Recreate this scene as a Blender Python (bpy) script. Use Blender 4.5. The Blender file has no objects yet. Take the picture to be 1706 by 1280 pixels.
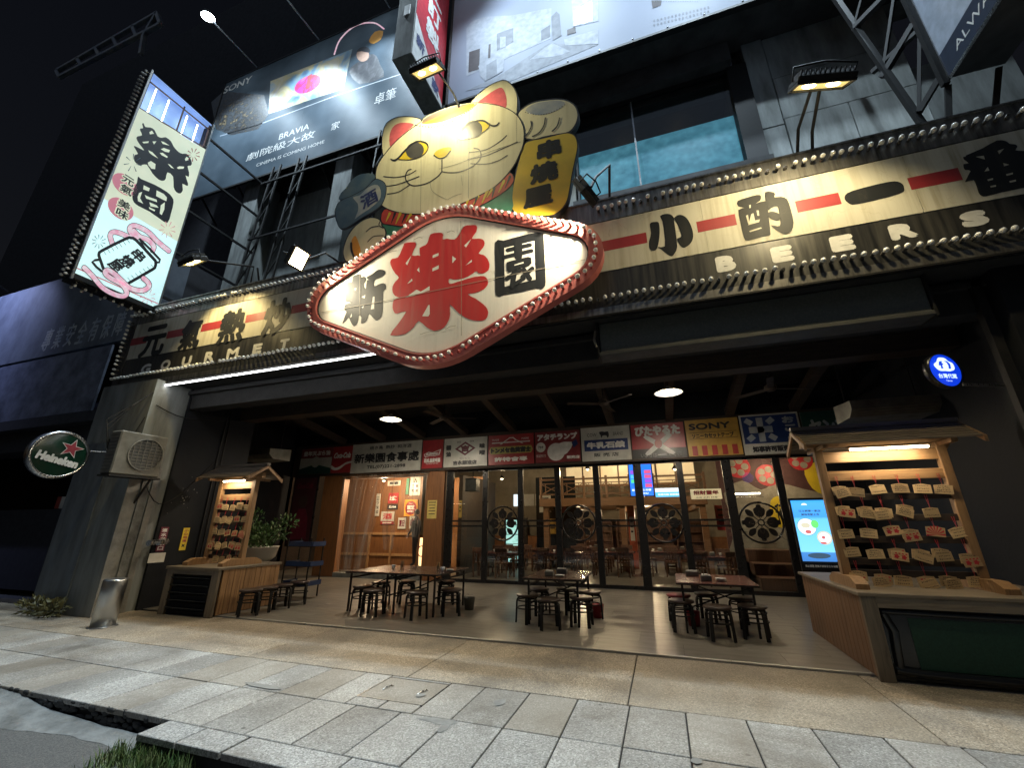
import bpy, bmesh, math, random
from mathutils import Vector, Matrix
D = bpy.data
S = bpy.context.scene
COL = S.collection
R = math.radians
random.seed(7)

# ---------------------------------------------------------------- camera
YAW, PITCH, ROLL, FPX, CAMZ = R(18.844), R(18.730), R(-0.101), 693.665, 1.65
_f = Vector((-math.sin(YAW)*math.cos(PITCH), math.cos(YAW)*math.cos(PITCH), math.sin(PITCH)))
_r = Vector((math.cos(YAW), math.sin(YAW), 0)); _u = _r.cross(_f)
CR = _r*math.cos(ROLL) + _u*math.sin(ROLL); CU = _u*math.cos(ROLL) - _r*math.sin(ROLL); CF = _f
CP = Vector((0, 0, CAMZ))
cam = D.cameras.new('camera'); camo = D.objects.new('camera', cam); COL.objects.link(camo)
cam.sensor_width = 36; cam.lens = FPX/1706*36; cam.clip_end = 500; cam.clip_start = .05
camo.matrix_world = Matrix(((CR.x, CU.x, -CF.x, 0), (CR.y, CU.y, -CF.y, 0), (CR.z, CU.z, -CF.z, CAMZ), (0, 0, 0, 1)))
S.camera = camo

# ---------------------------------------------------------------- world: night sky
w = D.worlds.new('World'); S.world = w; w.use_nodes = True
nt = w.node_tree; bg = nt.nodes['Background']
sky = nt.nodes.new('ShaderNodeTexSky'); sky.sky_type = 'NISHITA'; sky.sun_disc = False
sky.sun_elevation = R(-3.5); sky.sun_rotation = R(200)
nt.links.new(sky.outputs[0], bg.inputs[0]); bg.inputs[1].default_value = 0.15
# faint city glow behind the photographer, standing in for moon and sky shine: weak and very soft
sun = D.lights.new('sun', 'SUN'); sun.energy = 0.13; sun.angle = R(60); sun.color = (.58, .74, 1.0)
suno = D.objects.new('sun', sun); COL.objects.link(suno)
suno.rotation_euler = Vector((.25, .75, -1)).to_track_quat('-Z', 'Y').to_euler()
vs = S.view_settings; vs.view_transform = 'Standard'; vs.look = 'None'; vs.gamma = 1; vs.use_curve_mapping = False; vs.exposure = 0.45
S.cycles.use_denoising = True
S.cycles.max_bounces = 7; S.cycles.transparent_max_bounces = 16; S.cycles.diffuse_bounces = 3
S.cycles.sample_clamp_indirect = 4; S.cycles.caustics_reflective = False; S.cycles.caustics_refractive = False

# ---------------------------------------------------------------- geometry helpers
def ray(u, v):
    return CR*((u-853)/FPX) - CU*((v-640)/FPX) + CF
def at_y(u, v, y):
    d = ray(u, v); return CP + d*(y/d.y)
def at_x(u, v, x):
    d = ray(u, v); return CP + d*(x/d.x)
def at_z(u, v, z=0):
    d = ray(u, v); return CP + d*((z-CAMZ)/d.z)

BASE = {}
def thing(name, label, cat, loc=(0, 0, 0), rz=0, group=None, kind=None):
    o = D.objects.new(name, None); COL.objects.link(o); o.empty_display_size = .1
    o.location = loc; o.rotation_euler = (0, 0, rz)
    BASE[o.name] = Matrix.LocRotScale(Vector(loc), Matrix.Rotation(rz, 3, 'Z'), None).inverted()
    tag(o, label, cat, group, kind); return o
def tag(o, label=None, cat=None, group=None, kind=None):
    if label: o['label'] = label
    if cat: o['category'] = cat
    if group: o['group'] = group
    if kind: o['kind'] = kind
    return o
def inv(p):
    return BASE.get(p.name) if p else None

class MB:
    def __init__(s): s.v = []; s.f = []; s.m = []; s.s = []
    def add(s, vs, fs, m=0, smooth=False):
        n = len(s.v); s.v += [Vector(p) for p in vs]
        for f in fs: s.f.append([i+n for i in f]); s.m.append(m); s.s.append(smooth)
        return s
    def box(s, x0, x1, y0, y1, z0, z1, m=0, M=None, b=0):
        if b:
            bm = bmesh.new(); bmesh.ops.create_cube(bm, size=1)
            for v in bm.verts: v.co = Vector(((x0+x1)/2+v.co.x*(x1-x0), (y0+y1)/2+v.co.y*(y1-y0), (z0+z1)/2+v.co.z*(z1-z0)))
            bmesh.ops.bevel(bm, geom=bm.edges[:], offset=b, segments=1, affect='EDGES')
            bm.verts.index_update()
            vs = [v.co.copy() for v in bm.verts]; fs = [[v.index for v in f.verts] for f in bm.faces]; bm.free()
        else:
            vs = [Vector(p) for p in ((x0,y0,z0),(x1,y0,z0),(x1,y1,z0),(x0,y1,z0),(x0,y0,z1),(x1,y0,z1),(x1,y1,z1),(x0,y1,z1))]
            fs = [(3,2,1,0),(4,5,6,7),(0,1,5,4),(1,2,6,5),(2,3,7,6),(3,0,4,7)]
        if M: vs = [M@v for v in vs]
        return s.add(vs, fs, m)
    def bar(s, p0, p1, w, h, m=0, up=(0, 0, 1)):
        p0, p1 = Vector(p0), Vector(p1); d = (p1-p0); L = d.length; d.normalize()
        up = Vector(up)
        if abs(d.dot(up)) > .98: up = Vector((0, 1, 0))
        a = d.cross(up).normalized(); b = a.cross(d)
        M = Matrix(((a.x, d.x, b.x, p0.x), (a.y, d.y, b.y, p0.y), (a.z, d.z, b.z, p0.z), (0, 0, 0, 1)))
        return s.box(-w/2, w/2, 0, L, -h/2, h/2, m, M)
    def ring(s, c, a, b, r, n):
        return [c + (a*math.cos(2*math.pi*i/n) + b*math.sin(2*math.pi*i/n))*r for i in range(n)]
    def tube(s, pts, r, n=8, m=0, closed=False, cap=True):
        pts = [Vector(p) for p in pts]; rs = r if isinstance(r, (list, tuple)) else [r]*len(pts)
        vs = []; k = len(pts); a = None
        for i, p in enumerate(pts):
            if closed: d = pts[(i+1) % k]-pts[i-1]
            else: d = pts[min(i+1, k-1)]-pts[max(i-1, 0)]
            d.normalize()
            if a is None:
                a = d.cross(Vector((0, 0, 1)))
                if a.length < .05: a = d.cross(Vector((0, 1, 0)))
            else: a = a - d*a.dot(d)
            a.normalize(); b = d.cross(a)
            vs += s.ring(p, a, b, rs[i], n)
        fs = []
        for i in range(k if closed else k-1):
            j = (i+1) % k
            for q in range(n): fs.append((i*n+q, i*n+(q+1) % n, j*n+(q+1) % n, j*n+q))
        s.add(vs, fs, m, True)
        if cap and not closed: s.add(vs[:n], [list(range(n))[::-1]], m); s.add(vs[-n:], [list(range(n))], m)
        return s
    def cyl(s, p0, p1, r0, r1=None, n=12, m=0): return s.tube([p0, p1], [r0, r0 if r1 is None else r1], n, m)
    def lathe(s, c, prof, n=16, m=0, smooth=True, M=None):
        c = Vector(c); vs = []; fs = []
        for r, z in prof:
            for i in range(n):
                t = 2*math.pi*i/n; p = Vector((r*math.cos(t), r*math.sin(t), z))
                vs.append(c + (M@p if M else p))
        for j in range(len(prof)-1):
            for i in range(n): fs.append((j*n+i, j*n+(i+1) % n, (j+1)*n+(i+1) % n, (j+1)*n+i))
        return s.add(vs, fs, m, smooth)
    def sphere(s, c, r, nu=10, nv=6, m=0):
        r = Vector(r) if isinstance(r, (tuple, list)) else Vector((r, r, r))
        pr = [(max(math.sin(math.pi*j/nv), .001), -math.cos(math.pi*j/nv)) for j in range(nv+1)]
        return s.lathe(c, pr, nu, m, True, Matrix.Diagonal(r))
    def prism(s, pts, back, m=0):
        pts = [Vector(p) for p in pts]; back = Vector(back); n = len(pts)
        fr = list(range(n)); s.add(pts + [p+back for p in pts], [fr, [i+n for i in fr][::-1]] + [(i, i+n, (i+1) % n+n, (i+1) % n) for i in range(n)], m)
        return s
    def sheet(s, pts, m=0): return s.add(pts, [list(range(len(pts)))], m)
    def mesh(s, name, mats, M=None):
        me = D.meshes.new(name); vs = s.v if M is None else [M@v for v in s.v]
        me.from_pydata([tuple(v) for v in vs], [], s.f)
        for mt in (mats if isinstance(mats, (list, tuple)) else [mats]): me.materials.append(MATS[mt] if isinstance(mt, str) else mt)
        me.polygons.foreach_set('material_index', s.m); me.polygons.foreach_set('use_smooth', s.s); me.update(); return me
    def build(s, name, mats, parent=None, fix=False):
        """world coordinates in, a mesh object out; a part's mesh is stored relative to its thing's base"""
        o = D.objects.new(name, s.mesh(name, mats, inv(parent))); COL.objects.link(o)
        if fix:
            bm = bmesh.new(); bm.from_mesh(o.data); bmesh.ops.recalc_face_normals(bm, faces=bm.faces); bm.to_mesh(o.data); bm.free()
        if parent: o.parent = parent; BASE[o.name] = BASE[parent.name]
        else: BASE[o.name] = Matrix.Identity(4)
        return o
def inst(me, parent, loc, rot=None, name=None, scale=1):
    """object that shares mesh data, placed in world coordinates under its thing"""
    o = D.objects.new(name or me.name, me); COL.objects.link(o)
    M = Matrix.LocRotScale(Vector(loc), rot or Matrix.Identity(3), Vector((scale,)*3) if not isinstance(scale, Vector) else scale)
    if parent: o.parent = parent; M = BASE[parent.name] @ M
    o.matrix_local = M; return o
def children(o): return list(o.children)
def copy_tree(o, parent=None):
    c = o.copy(); COL.objects.link(c); c.parent = parent
    BASE[c.name] = BASE.get(o.name)
    for ch in children(o): copy_tree(ch, c)
    return c
def place(o, loc, rz=0):
    o.location = loc; o.rotation_euler = (0, 0, rz); return o

def smooth(pts, k=4, closed=True):
    out = []; n = len(pts); P = [Vector(p).to_2d() if len(p) == 2 else Vector(p) for p in pts]
    for i in range(n if closed else n-1):
        if closed: a, b, c, d = P[i-1], P[i], P[(i+1) % n], P[(i+2) % n]
        else: a, b, c, d = P[max(i-1, 0)], P[i], P[i+1], P[min(i+2, n-1)]
        for j in range(k):
            t = j/k; out.append(.5*((2*b) + (c-a)*t + (2*a-5*b+4*c-d)*t*t + (3*b-a-3*c+d)*t**3))
    if not closed: out.append(P[-1])
    return out

class Gfx:
    """flat print and cut-out shapes on a real sign plane (y = const facing the street, or x = const facing right)"""
    def __init__(s, axis, val, zoom=(0, 0, 1)): s.ax = axis; s.val = val; s.z = zoom
    def p(s, q, layer=0):
        u = s.z[0]+q[0]/s.z[2]; v = s.z[1]+q[1]/s.z[2]
        if s.ax == 'y': P = at_y(u, v, s.val); P.y -= layer*.0015
        else: P = at_x(u, v, s.val); P.x += layer*.0015
        return P
    def back(s, t): return Vector((0, t, 0)) if s.ax == 'y' else Vector((-t, 0, 0))
    def poly(s, pts, mat, parent, name, layer=1, thick=.001, sm=0, mb=None):
        pts = smooth(pts, sm) if sm else pts
        b = mb or MB(); b.prism([s.p(q, layer) for q in pts], s.back(thick))
        return b if mb else b.build(name, mat, parent, fix=True)
    def strokes(s, lst, mat, parent, name, layer=1, sm=5, mb=None):
        b = mb or MB()
        for i, (pts, wd) in enumerate(lst):
            wd = wd if isinstance(wd, (list, tuple)) else [wd]*len(pts)
            P = smooth([(*p, w_) for p, w_ in zip(pts, wd)], sm, False) if len(pts) > 2 and sm else [Vector((*p, w_)) for p, w_ in zip(pts, wd)]
            L = layer + i*.25; n = len(P); vs = []
            for j, q in enumerate(P):
                d = (P[min(j+1, n-1)]-P[max(j-1, 0)]).to_2d()
                d = d.normalized() if d.length > 1e-6 else Vector((1, 0)); nn = Vector((-d.y, d.x))*(q.z/2)
                vs += [s.p(q.to_2d()+nn, L), s.p(q.to_2d()-nn, L)]
            b.add(vs, [(2*j, 2*j+1, 2*j+3, 2*j+2) for j in range(n-1)])
            for q, q2 in ((P[0], P[1]), (P[-1], P[-2])):
                if q.z < 2: continue
                d = (q-q2).to_2d().normalized(); a0 = math.atan2(d.y, d.x)
                arc = [s.p((q.x+q.z/2*math.cos(a0+t), q.y+q.z/2*math.sin(a0+t)), L) for t in [(-.5+k/8)*math.pi for k in range(9)]]
                b.add(arc, [list(range(9))])
        return b if mb else b.build(name, mat, parent)

# ---- lettering: queued, then fitted into its box and turned into mesh in one pass
TEXTQ = []
def text(body, mat, parent, c, w, h, ax='y', bold=0, rot=0, name='lettering', shear=0, layer=1.0):
    """c = world centre, w/h = size of the written line on the plane"""
    TEXTQ.append((body, mat, parent, Vector(c), w, h, ax, bold, rot, name, shear, layer))
_glyph = {}
def flush_text():
    todo = []
    for b in {t[0] for t in TEXTQ}:
        cu = D.curves.new('g', 'FONT'); cu.body = b; cu.resolution_u = 3; cu.size = 1
        o = D.objects.new('g', cu); COL.objects.link(o); todo.append((b, o, cu))
    bpy.context.view_layer.update(); dg = bpy.context.evaluated_depsgraph_get()
    for b, o, cu in todo:
        me = o.evaluated_get(dg).to_mesh()
        vs = [v.co.to_2d() for v in me.vertices]; fs = [tuple(p.vertices) for p in me.polygons]
        if vs:
            x0 = min(v.x for v in vs); x1 = max(v.x for v in vs); y0 = min(v.y for v in vs); y1 = max(v.y for v in vs)
            _glyph[b] = ([((v.x-x0)/max(x1-x0, 1e-6)-.5, (v.y-y0)/max(y1-y0, 1e-6)-.5) for v in vs], fs)
        o.evaluated_get(dg).to_mesh_clear()
    for b, o, cu in todo: D.objects.remove(o); D.curves.remove(cu)
    for body, mat, parent, c, w_, h, ax, bold, rot, name, shear, layer in TEXTQ:
        if body not in _glyph: continue
        vs, fs = _glyph[body]; mb = MB(); cr, sr = math.cos(rot), math.sin(rot)
        offs = [(0, 0)] + ([(bold*math.cos(k*math.pi/4), bold*math.sin(k*math.pi/4)) for k in range(8)] if bold else [])
        for k, (ox, oy) in enumerate(offs):
            P = []
            for x, y in vs:
                a = x*(w_-2*bold)+ox; e = y*(h-2*bold)+oy; a += shear*e
                a, e = a*cr-e*sr, a*sr+e*cr; d = .0015*layer + k*.00012
                if ax == 'y': P.append(c+Vector((a, -d, e)))
                elif ax == 'x': P.append(c+Vector((d, a, e)))
                else: P.append(c+Vector((a, e, d)))
            mb.add(P, fs)
        mb.build(name, mat, parent)
# ---------------------------------------------------------------- materials (all procedural)
MATS = {}
def hx(s):
    s = s.lstrip('#'); c = [int(s[i:i+2], 16)/255 for i in (0, 2, 4)]
    return tuple(x/12.92 if x <= .04045 else ((x+.055)/1.055)**2.4 for x in c)
def rgb(c): return (*(hx(c) if isinstance(c, str) else c), 1)
def newmat(name):
    m = D.materials.new(name); m.use_nodes = True; MATS[name] = m
    t = m.node_tree; return m, t, t.nodes['Principled BSDF']
def node(t, kind, **kw):
    n = t.nodes.new(kind)
    for k, v in kw.items():
        if k.startswith('i_'):
            q = k[2:]; n.inputs[int(q) if q.isdigit() else q].default_value = v
        else: setattr(n, k, v)
    return n
def coords(t, scale=(1, 1, 1), gen='Object'):
    tc = node(t, 'ShaderNodeTexCoord'); mp = node(t, 'ShaderNodeMapping'); mp.inputs['Scale'].default_value = scale
    t.links.new(tc.outputs[gen], mp.inputs[0]); return mp.outputs[0]
def ramp(t, src, stops):
    r = node(t, 'ShaderNodeValToRGB'); e = r.color_ramp.elements
    while len(e) < len(stops): e.new(.5)
    for k, (p, c) in zip(e, stops): k.position = p; k.color = c if len(c) == 4 else (*c, 1)
    t.links.new(src, r.inputs[0]); return r.outputs[0]
def mix(t, fac, a, b, mode='MIX'):
    n = node(t, 'ShaderNodeMix', data_type='RGBA', blend_type=mode)
    for s, v in ((n.inputs[0], fac), (n.inputs[6], a), (n.inputs[7], b)):
        if hasattr(v, 'is_output'): t.links.new(v, s)
        else: s.default_value = v
    return n.outputs[2]
def mat(name, col, rough=.6, metal=0, col2=None, scale=6, stretch=(1, 1, 1), amt=1, bump=0, bscale=None, rvar=.12, rand=0, spec=.5, lo=.35, hi=.7, coat=0):
    m, t, p = newmat(name); c1 = rgb(col)
    if col2 is None: col2 = tuple(x*.72 for x in c1[:3])
    v = coords(t, tuple(s for s in stretch))
    nz = node(t, 'ShaderNodeTexNoise', i_Scale=scale, i_Detail=5, i_Roughness=.6); t.links.new(v, nz.inputs['Vector'])
    f = ramp(t, nz.outputs[0], [(lo, (0, 0, 0)), (hi, (amt,)*3)])
    c = mix(t, f, c1, rgb(col2))
    if rand:
        oi = node(t, 'ShaderNodeObjectInfo'); mr = node(t, 'ShaderNodeMapRange', i_3=1-rand, i_4=1+rand)
        t.links.new(oi.outputs['Random'], mr.inputs[0]); c = mix(t, 1, c, mr.outputs[0], 'MULTIPLY')
    t.links.new(c, p.inputs['Base Color'])
    rr = node(t, 'ShaderNodeMapRange', i_3=max(rough-rvar, .03), i_4=min(rough+rvar, 1)); t.links.new(nz.outputs[0], rr.inputs[0]); t.links.new(rr.outputs[0], p.inputs['Roughness'])
    p.inputs['Metallic'].default_value = metal; p.inputs['Specular IOR Level'].default_value = spec
    p.inputs['Coat Weight'].default_value = coat
    if bump:
        nb = node(t, 'ShaderNodeTexNoise', i_Scale=bscale or scale*4, i_Detail=4); t.links.new(v, nb.inputs['Vector'])
        b = node(t, 'ShaderNodeBump', i_Strength=bump, i_Distance=.01); t.links.new(nb.outputs[0], b.inputs['Height']); t.links.new(b.outputs[0], p.inputs['Normal'])
    return m
def emit(name, col, strength, base=(.02, .02, .02)):
    m, t, p = newmat(name); p.inputs['Base Color'].default_value = (*base, 1)
    p.inputs['Emission Color'].default_value = rgb(col); p.inputs['Emission Strength'].default_value = strength; return m
def glow(name, col, strength, col2=None, scale=2, stretch=(1, 1, 1)):
    """backlit sheet, screen or surface given its lamplight as glow: paint colour that also gives off light, unevenly"""
    m, t, p = newmat(name); v = coords(t, stretch)
    nz = node(t, 'ShaderNodeTexNoise', i_Scale=scale, i_Detail=2); t.links.new(v, nz.inputs['Vector'])
    c = mix(t, ramp(t, nz.outputs[0], [(.3, (0, 0, 0)), (.7, (1, 1, 1))]), rgb(col), rgb(col2 or col))
    t.links.new(c, p.inputs['Base Color']); t.links.new(c, p.inputs['Emission Color']); p.inputs['Emission Strength'].default_value = strength
    p.inputs['Roughness'].default_value = .35; return m
def granite(name, base, dark, light, rand=.12, warm=None):
    m, t, p = newmat(name); tc = node(t, 'ShaderNodeTexCoord'); geo = node(t, 'ShaderNodeNewGeometry')
    pos = geo.outputs['Position']
    vo = node(t, 'ShaderNodeTexVoronoi', i_Scale=85.); t.links.new(pos, vo.inputs['Vector'])
    n1 = node(t, 'ShaderNodeTexNoise', i_Scale=1.3, i_Detail=4); t.links.new(pos, n1.inputs['Vector'])
    n2 = node(t, 'ShaderNodeTexNoise', i_Scale=60., i_Detail=3, i_Roughness=.8); t.links.new(pos, n2.inputs['Vector'])
    sp = ramp(t, vo.outputs['Color'], [(.0, rgb(dark)), (.34, rgb(dark)), (.42, rgb(base)), (.72, rgb(base)), (.8, rgb(light)), (1, rgb(light))])
    c = mix(t, .35, sp, ramp(t, n2.outputs[0], [(.35, rgb(dark)), (.65, rgb(light))]))
    c = mix(t, ramp(t, n1.outputs[0], [(.38, (0, 0, 0)), (.72, (.65, .65, .65))]), c, rgb((.11, .10, .088)), 'MIX')
    n3 = node(t, 'ShaderNodeTexNoise', i_Scale=.5, i_Detail=7, i_Roughness=.7, i_Distortion=1.5); t.links.new(pos, n3.inputs['Vector'])
    c = mix(t, ramp(t, n3.outputs[0], [(.52, (0, 0, 0)), (.62, (.4, .4, .4)), (.7, (.15, .15, .15))]), c, rgb((.07, .062, .052)))
    # small dark gum spots and scuffs
    v2 = node(t, 'ShaderNodeTexVoronoi', i_Scale=2.6); t.links.new(pos, v2.inputs['Vector'])
    c = mix(t, ramp(t, v2.outputs['Distance'], [(.035, (.75, .75, .75)), (.06, (0, 0, 0))]), c, rgb((.035, .033, .03)))
    oi = node(t, 'ShaderNodeObjectInfo'); mr = node(t, 'ShaderNodeMapRange', i_3=1-rand, i_4=1+rand)
    t.links.new(oi.outputs['Random'], mr.inputs[0]); c = mix(t, 1, c, mr.outputs[0], 'MULTIPLY')
    wv = node(t, 'ShaderNodeTexWhiteNoise', noise_dimensions='1D'); t.links.new(oi.outputs['Random'], wv.inputs['W']); c = mix(t, ramp(t, wv.outputs[0], [(.45, (0, 0, 0)), (1, (.45, .45, .45))]), c, rgb((.27, .225, .165)))
    t.links.new(c, p.inputs['Base Color']); p.inputs['Roughness'].default_value = .62
    b = node(t, 'ShaderNodeBump', i_Strength=.35, i_Distance=.004); t.links.new(n2.outputs[0], b.inputs['Height']); t.links.new(b.outputs[0], p.inputs['Normal'])
    return m
def wood(name, c1, c2, rough=.55, axis=2, scale=9, rand=.12):
    m, t, p = newmat(name); st = [1, 1, 1]; st[axis] = .08
    v = coords(t, tuple(st)); oi = node(t, 'ShaderNodeObjectInfo')
    ad = node(t, 'ShaderNodeVectorMath', operation='ADD'); t.links.new(v, ad.inputs[0]); t.links.new(oi.outputs['Random'], ad.inputs[1])
    nz = node(t, 'ShaderNodeTexNoise', i_Scale=scale*3., i_Detail=6, i_Roughness=.65, i_Distortion=.6); t.links.new(ad.outputs[0], nz.inputs['Vector'])
    c = ramp(t, nz.outputs[0], [(.3, rgb(c2)), (.5, rgb(c1)), (.72, rgb(tuple(x*1.15 for x in rgb(c1)[:3])))])
    mr = node(t, 'ShaderNodeMapRange', i_3=1-rand, i_4=1+rand); t.links.new(oi.outputs['Random'], mr.inputs[0]); c = mix(t, 1, c, mr.outputs[0], 'MULTIPLY')
    t.links.new(c, p.inputs['Base Color']); p.inputs['Roughness'].default_value = rough
    b = node(t, 'ShaderNodeBump', i_Strength=.25, i_Distance=.004); t.links.new(nz.outputs[0], b.inputs['Height']); t.links.new(b.outputs[0], p.inputs['Normal'])
    return m
def weathered(name, col, streak, rough=.5, amt=.8, sx=5, sz=.22, spec=.5, crack=True):
    """painted sign sheet with rain streaks running down, pin scratches and faded patches"""
    m, t, p = newmat(name); v = coords(t, (sx, sx, sz))
    n1 = node(t, 'ShaderNodeTexNoise', i_Scale=1.6, i_Detail=6, i_Roughness=.65); t.links.new(v, n1.inputs['Vector'])
    v2 = coords(t); n2 = node(t, 'ShaderNodeTexNoise', i_Scale=.9, i_Detail=4); t.links.new(v2, n2.inputs['Vector'])
    f = node(t, 'ShaderNodeMath', operation='MULTIPLY'); t.links.new(ramp(t, n1.outputs[0], [(.45, (0, 0, 0)), (.75, (amt,)*3)]), f.inputs[0])
    t.links.new(ramp(t, n2.outputs[0], [(.3, (.25, .25, .25)), (.65, (1, 1, 1))]), f.inputs[1])
    c = mix(t, f.outputs[0], rgb(col), rgb(streak))
    if crack:
        vo = node(t, 'ShaderNodeTexVoronoi', feature='DISTANCE_TO_EDGE', i_Scale=3.2); nv = node(t, 'ShaderNodeTexNoise', i_Scale=3.); t.links.new(v2, nv.inputs['Vector'])
        t.links.new(mix(t, .35, v2, nv.outputs['Color']), vo.inputs['Vector'])
        c = mix(t, ramp(t, vo.outputs[0], [(.0, (.35, .35, .35)), (.006, (0, 0, 0))]), c, rgb(streak))
    t.links.new(c, p.inputs['Base Color']); p.inputs['Specular IOR Level'].default_value = spec
    rr = node(t, 'ShaderNodeMapRange', i_3=rough-.1, i_4=rough+.2); t.links.new(n1.outputs[0], rr.inputs[0]); t.links.new(rr.outputs[0], p.inputs['Roughness'])
    return m
def thin_glass(name, tint=(1, 1, 1), refl=1.0, rough=.0, ior=1.5, haze=0):
    m = D.materials.new(name); m.use_nodes = True; MATS[name] = m; t = m.node_tree; t.nodes.clear()
    out = node(t, 'ShaderNodeOutputMaterial'); tr = node(t, 'ShaderNodeBsdfTransparent'); tr.inputs[0].default_value = (*tint, 1)
    gl = node(t, 'ShaderNodeBsdfGlossy'); gl.inputs['Roughness'].default_value = rough; gl.inputs[0].default_value = (refl, refl, refl, 1)
    # Schlick reflectance that is the same from both sides of the sheet
    lw = node(t, 'ShaderNodeLayerWeight'); pw = node(t, 'ShaderNodeMath', operation='POWER', i_1=5.); t.links.new(lw.outputs['Facing'], pw.inputs[0])
    f0 = ((ior-1)/(ior+1))**2; fr = node(t, 'ShaderNodeMapRange', i_3=f0, i_4=1.); t.links.new(pw.outputs[0], fr.inputs[0])
    mx = node(t, 'ShaderNodeMixShader'); t.links.new(fr.outputs[0], mx.inputs[0]); t.links.new(tr.outputs[0], mx.inputs[1]); t.links.new(gl.outputs[0], mx.inputs[2])
    o = mx.outputs[0]
    if haze:
        df = node(t, 'ShaderNodeBsdfDiffuse'); df.inputs[0].default_value = (.8, .78, .72, 1); m2 = node(t, 'ShaderNodeMixShader'); m2.inputs[0].default_value = haze
        t.links.new(o, m2.inputs[1]); t.links.new(df.outputs[0], m2.inputs[2]); o = m2.outputs[0]
    t.links.new(o, out.inputs[0]); return m

granite('granite', (.31, .30, .28), (.15, .145, .135), (.52, .51, .48), rand=.24)
granite('aggregate', (.33, .275, .20), (.13, .10, .07), (.58, .50, .39), rand=.06)
granite('kerbstone', (.33, .335, .33), (.12, .12, .12), (.6, .6, .58), rand=.1)
mat('joint', (.022, .021, .019), .95, scale=20)
mat('patch', (.24, .235, .22), .85, scale=9, bump=.3)
mat('asphalt', (.07, .07, .07), .9, col2=(.14, .137, .13), scale=90, bump=.8, bscale=160, lo=.4, hi=.6)
mat('concrete', (.22, .225, .22), .9, col2=(.08, .08, .075), scale=4, bump=.9, bscale=24)
mat('old_concrete', (.22, .235, .228), .85, col2=(.10, .105, .10), scale=1.4, stretch=(2.5, 2.5, .5), bump=.2, bscale=20)
mat('dark_concrete', (.06, .06, .06), .9, col2=(.03, .03, .03), scale=2, bump=.3)
mat('porch_tile', (.21, .19, .16), .32, col2=(.125, .115, .10), scale=2.2, stretch=(.7, 3.2, 1), rvar=.1, bump=.02, bscale=30, rand=.06, lo=.25, hi=.8)
mat('black_wall', (.006, .007, .009), .75, spec=.2, col2=(.013, .014, .017), scale=2.5, bump=.25, bscale=16)
mat('black_metal', (.009, .009, .010), .6, spec=.25, col2=(.018, .017, .016), scale=14)
mat('frame_black', (.010, .010, .011), .3, scale=8)
mat('brown_beam', (.04, .025, .016), .7, col2=(.02, .013, .009), scale=7, stretch=(.3, 3, 3))
mat('ceiling_black', (.012, .012, .013), .8)
mat('worn_alu', (.5, .5, .48), .5, .8, col2=(.3, .3, .28), scale=5, stretch=(.3, 3, 3)); mat('steel', (.55, .55, .55), .28, 1, col2=(.35, .35, .35), scale=30, stretch=(1, 1, .05))
mat('brushed', (.30, .29, .27), .36, .75, col2=(.07, .066, .06), scale=3, stretch=(4, 4, .35), rvar=.15)
mat('dark_brushed', (.022, .023, .025), .38, .35, col2=(.075, .072, .065), scale=3, stretch=(5, 5, .25), rvar=.15)
weathered('cream', (.52, .50, .42), (.24, .20, .11), .55, amt=.95)
weathered('cat_cream', (.68, .65, .46), (.36, .32, .19), .5, amt=.6)
weathered('diamond_white', (.78, .75, .67), (.46, .42, .32), .4, amt=.45, spec=.45)
weathered('sign_red', (.50, .025, .022), (.38, .06, .045), .38, amt=.7, sx=8)
weathered('frame_red', (.54, .15, .13), (.36, .10, .09), .42, amt=.6)
weathered('bar_red', (.30, .024, .03), (.20, .03, .03), .5, amt=.6)
weathered('sign_black', (.014, .016, .019), (.05, .047, .04), .5, amt=.5, spec=.25)
mat('ink', (.012, .013, .018), .5); mat('ink_blue', (.03, .045, .16), .5); mat('ink_red', (.45, .02, .03), .5); mat('ink_white', (.72, .72, .70), .5); mat('ink_pink', (.62, .2, .27), .5)
mat('grey_iris', (.075, .072, .068), .4, col2=(.04, .04, .038), scale=3)
mat('cat_yellow', (.72, .55, .03), .45, scale=3); mat('koban', (.72, .52, .03), .45, col2=(.55, .42, .03), scale=1.5); mat('orange', (.75, .33, .03), .5, scale=2)
mat('cat_green', (.05, .25, .15), .5); mat('cat_red', (.62, .06, .03), .5); mat('ear_red', (.62, .12, .15), .5); mat('bottle_blue', (.05, .10, .17), .5, col2=(.10, .15, .2), scale=4)
mat('paw_grey', (.22, .27, .36), .5, col2=(.5, .5, .45), scale=2)
mat('bulb_glass', (.80, .78, .72), .12, spec=.8); mat('socket', (.05, .045, .04), .5); mat('socket_red', (.40, .07, .06), .45)
wood('cedar', (.27, .155, .07), (.16, .09, .04)); wood('cedar_x', (.30, .175, .08), (.18, .10, .045), axis=0)
wood('plank', (.34, .19, .085), (.17, .09, .04)); wood('grey_plank', (.15, .12, .085), (.075, .06, .042)); wood('grey_plank_x', (.16, .128, .09), (.08, .062, .045), axis=0)
wood('plaque', (.44, .31, .16), (.33, .22, .11), axis=0, rand=.3); wood('roof_wood', (.12, .095, .07), (.06, .048, .036), axis=0)
wood('door_wood', (.20, .085, .03), (.11, .045, .018)); wood('rail_wood', (.20, .10, .045), (.11, .055, .026), axis=0); wood('chair_wood', (.11, .05, .026), (.055, .026, .015))
mat('table_top', (.085, .045, .032), .25, col2=(.05, .028, .02), scale=4, stretch=(.4, 4, 1), rvar=.08, coat=.2)
mat('table_red', (.13, .045, .035), .25, col2=(.08, .03, .024), scale=4, stretch=(.4, 4, 1), rvar=.08, coat=.2)
mat('seat', (.05, .03, .023), .35, col2=(.028, .017, .013), scale=9); mat('seat_red', (.22, .02, .025), .35)
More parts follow.
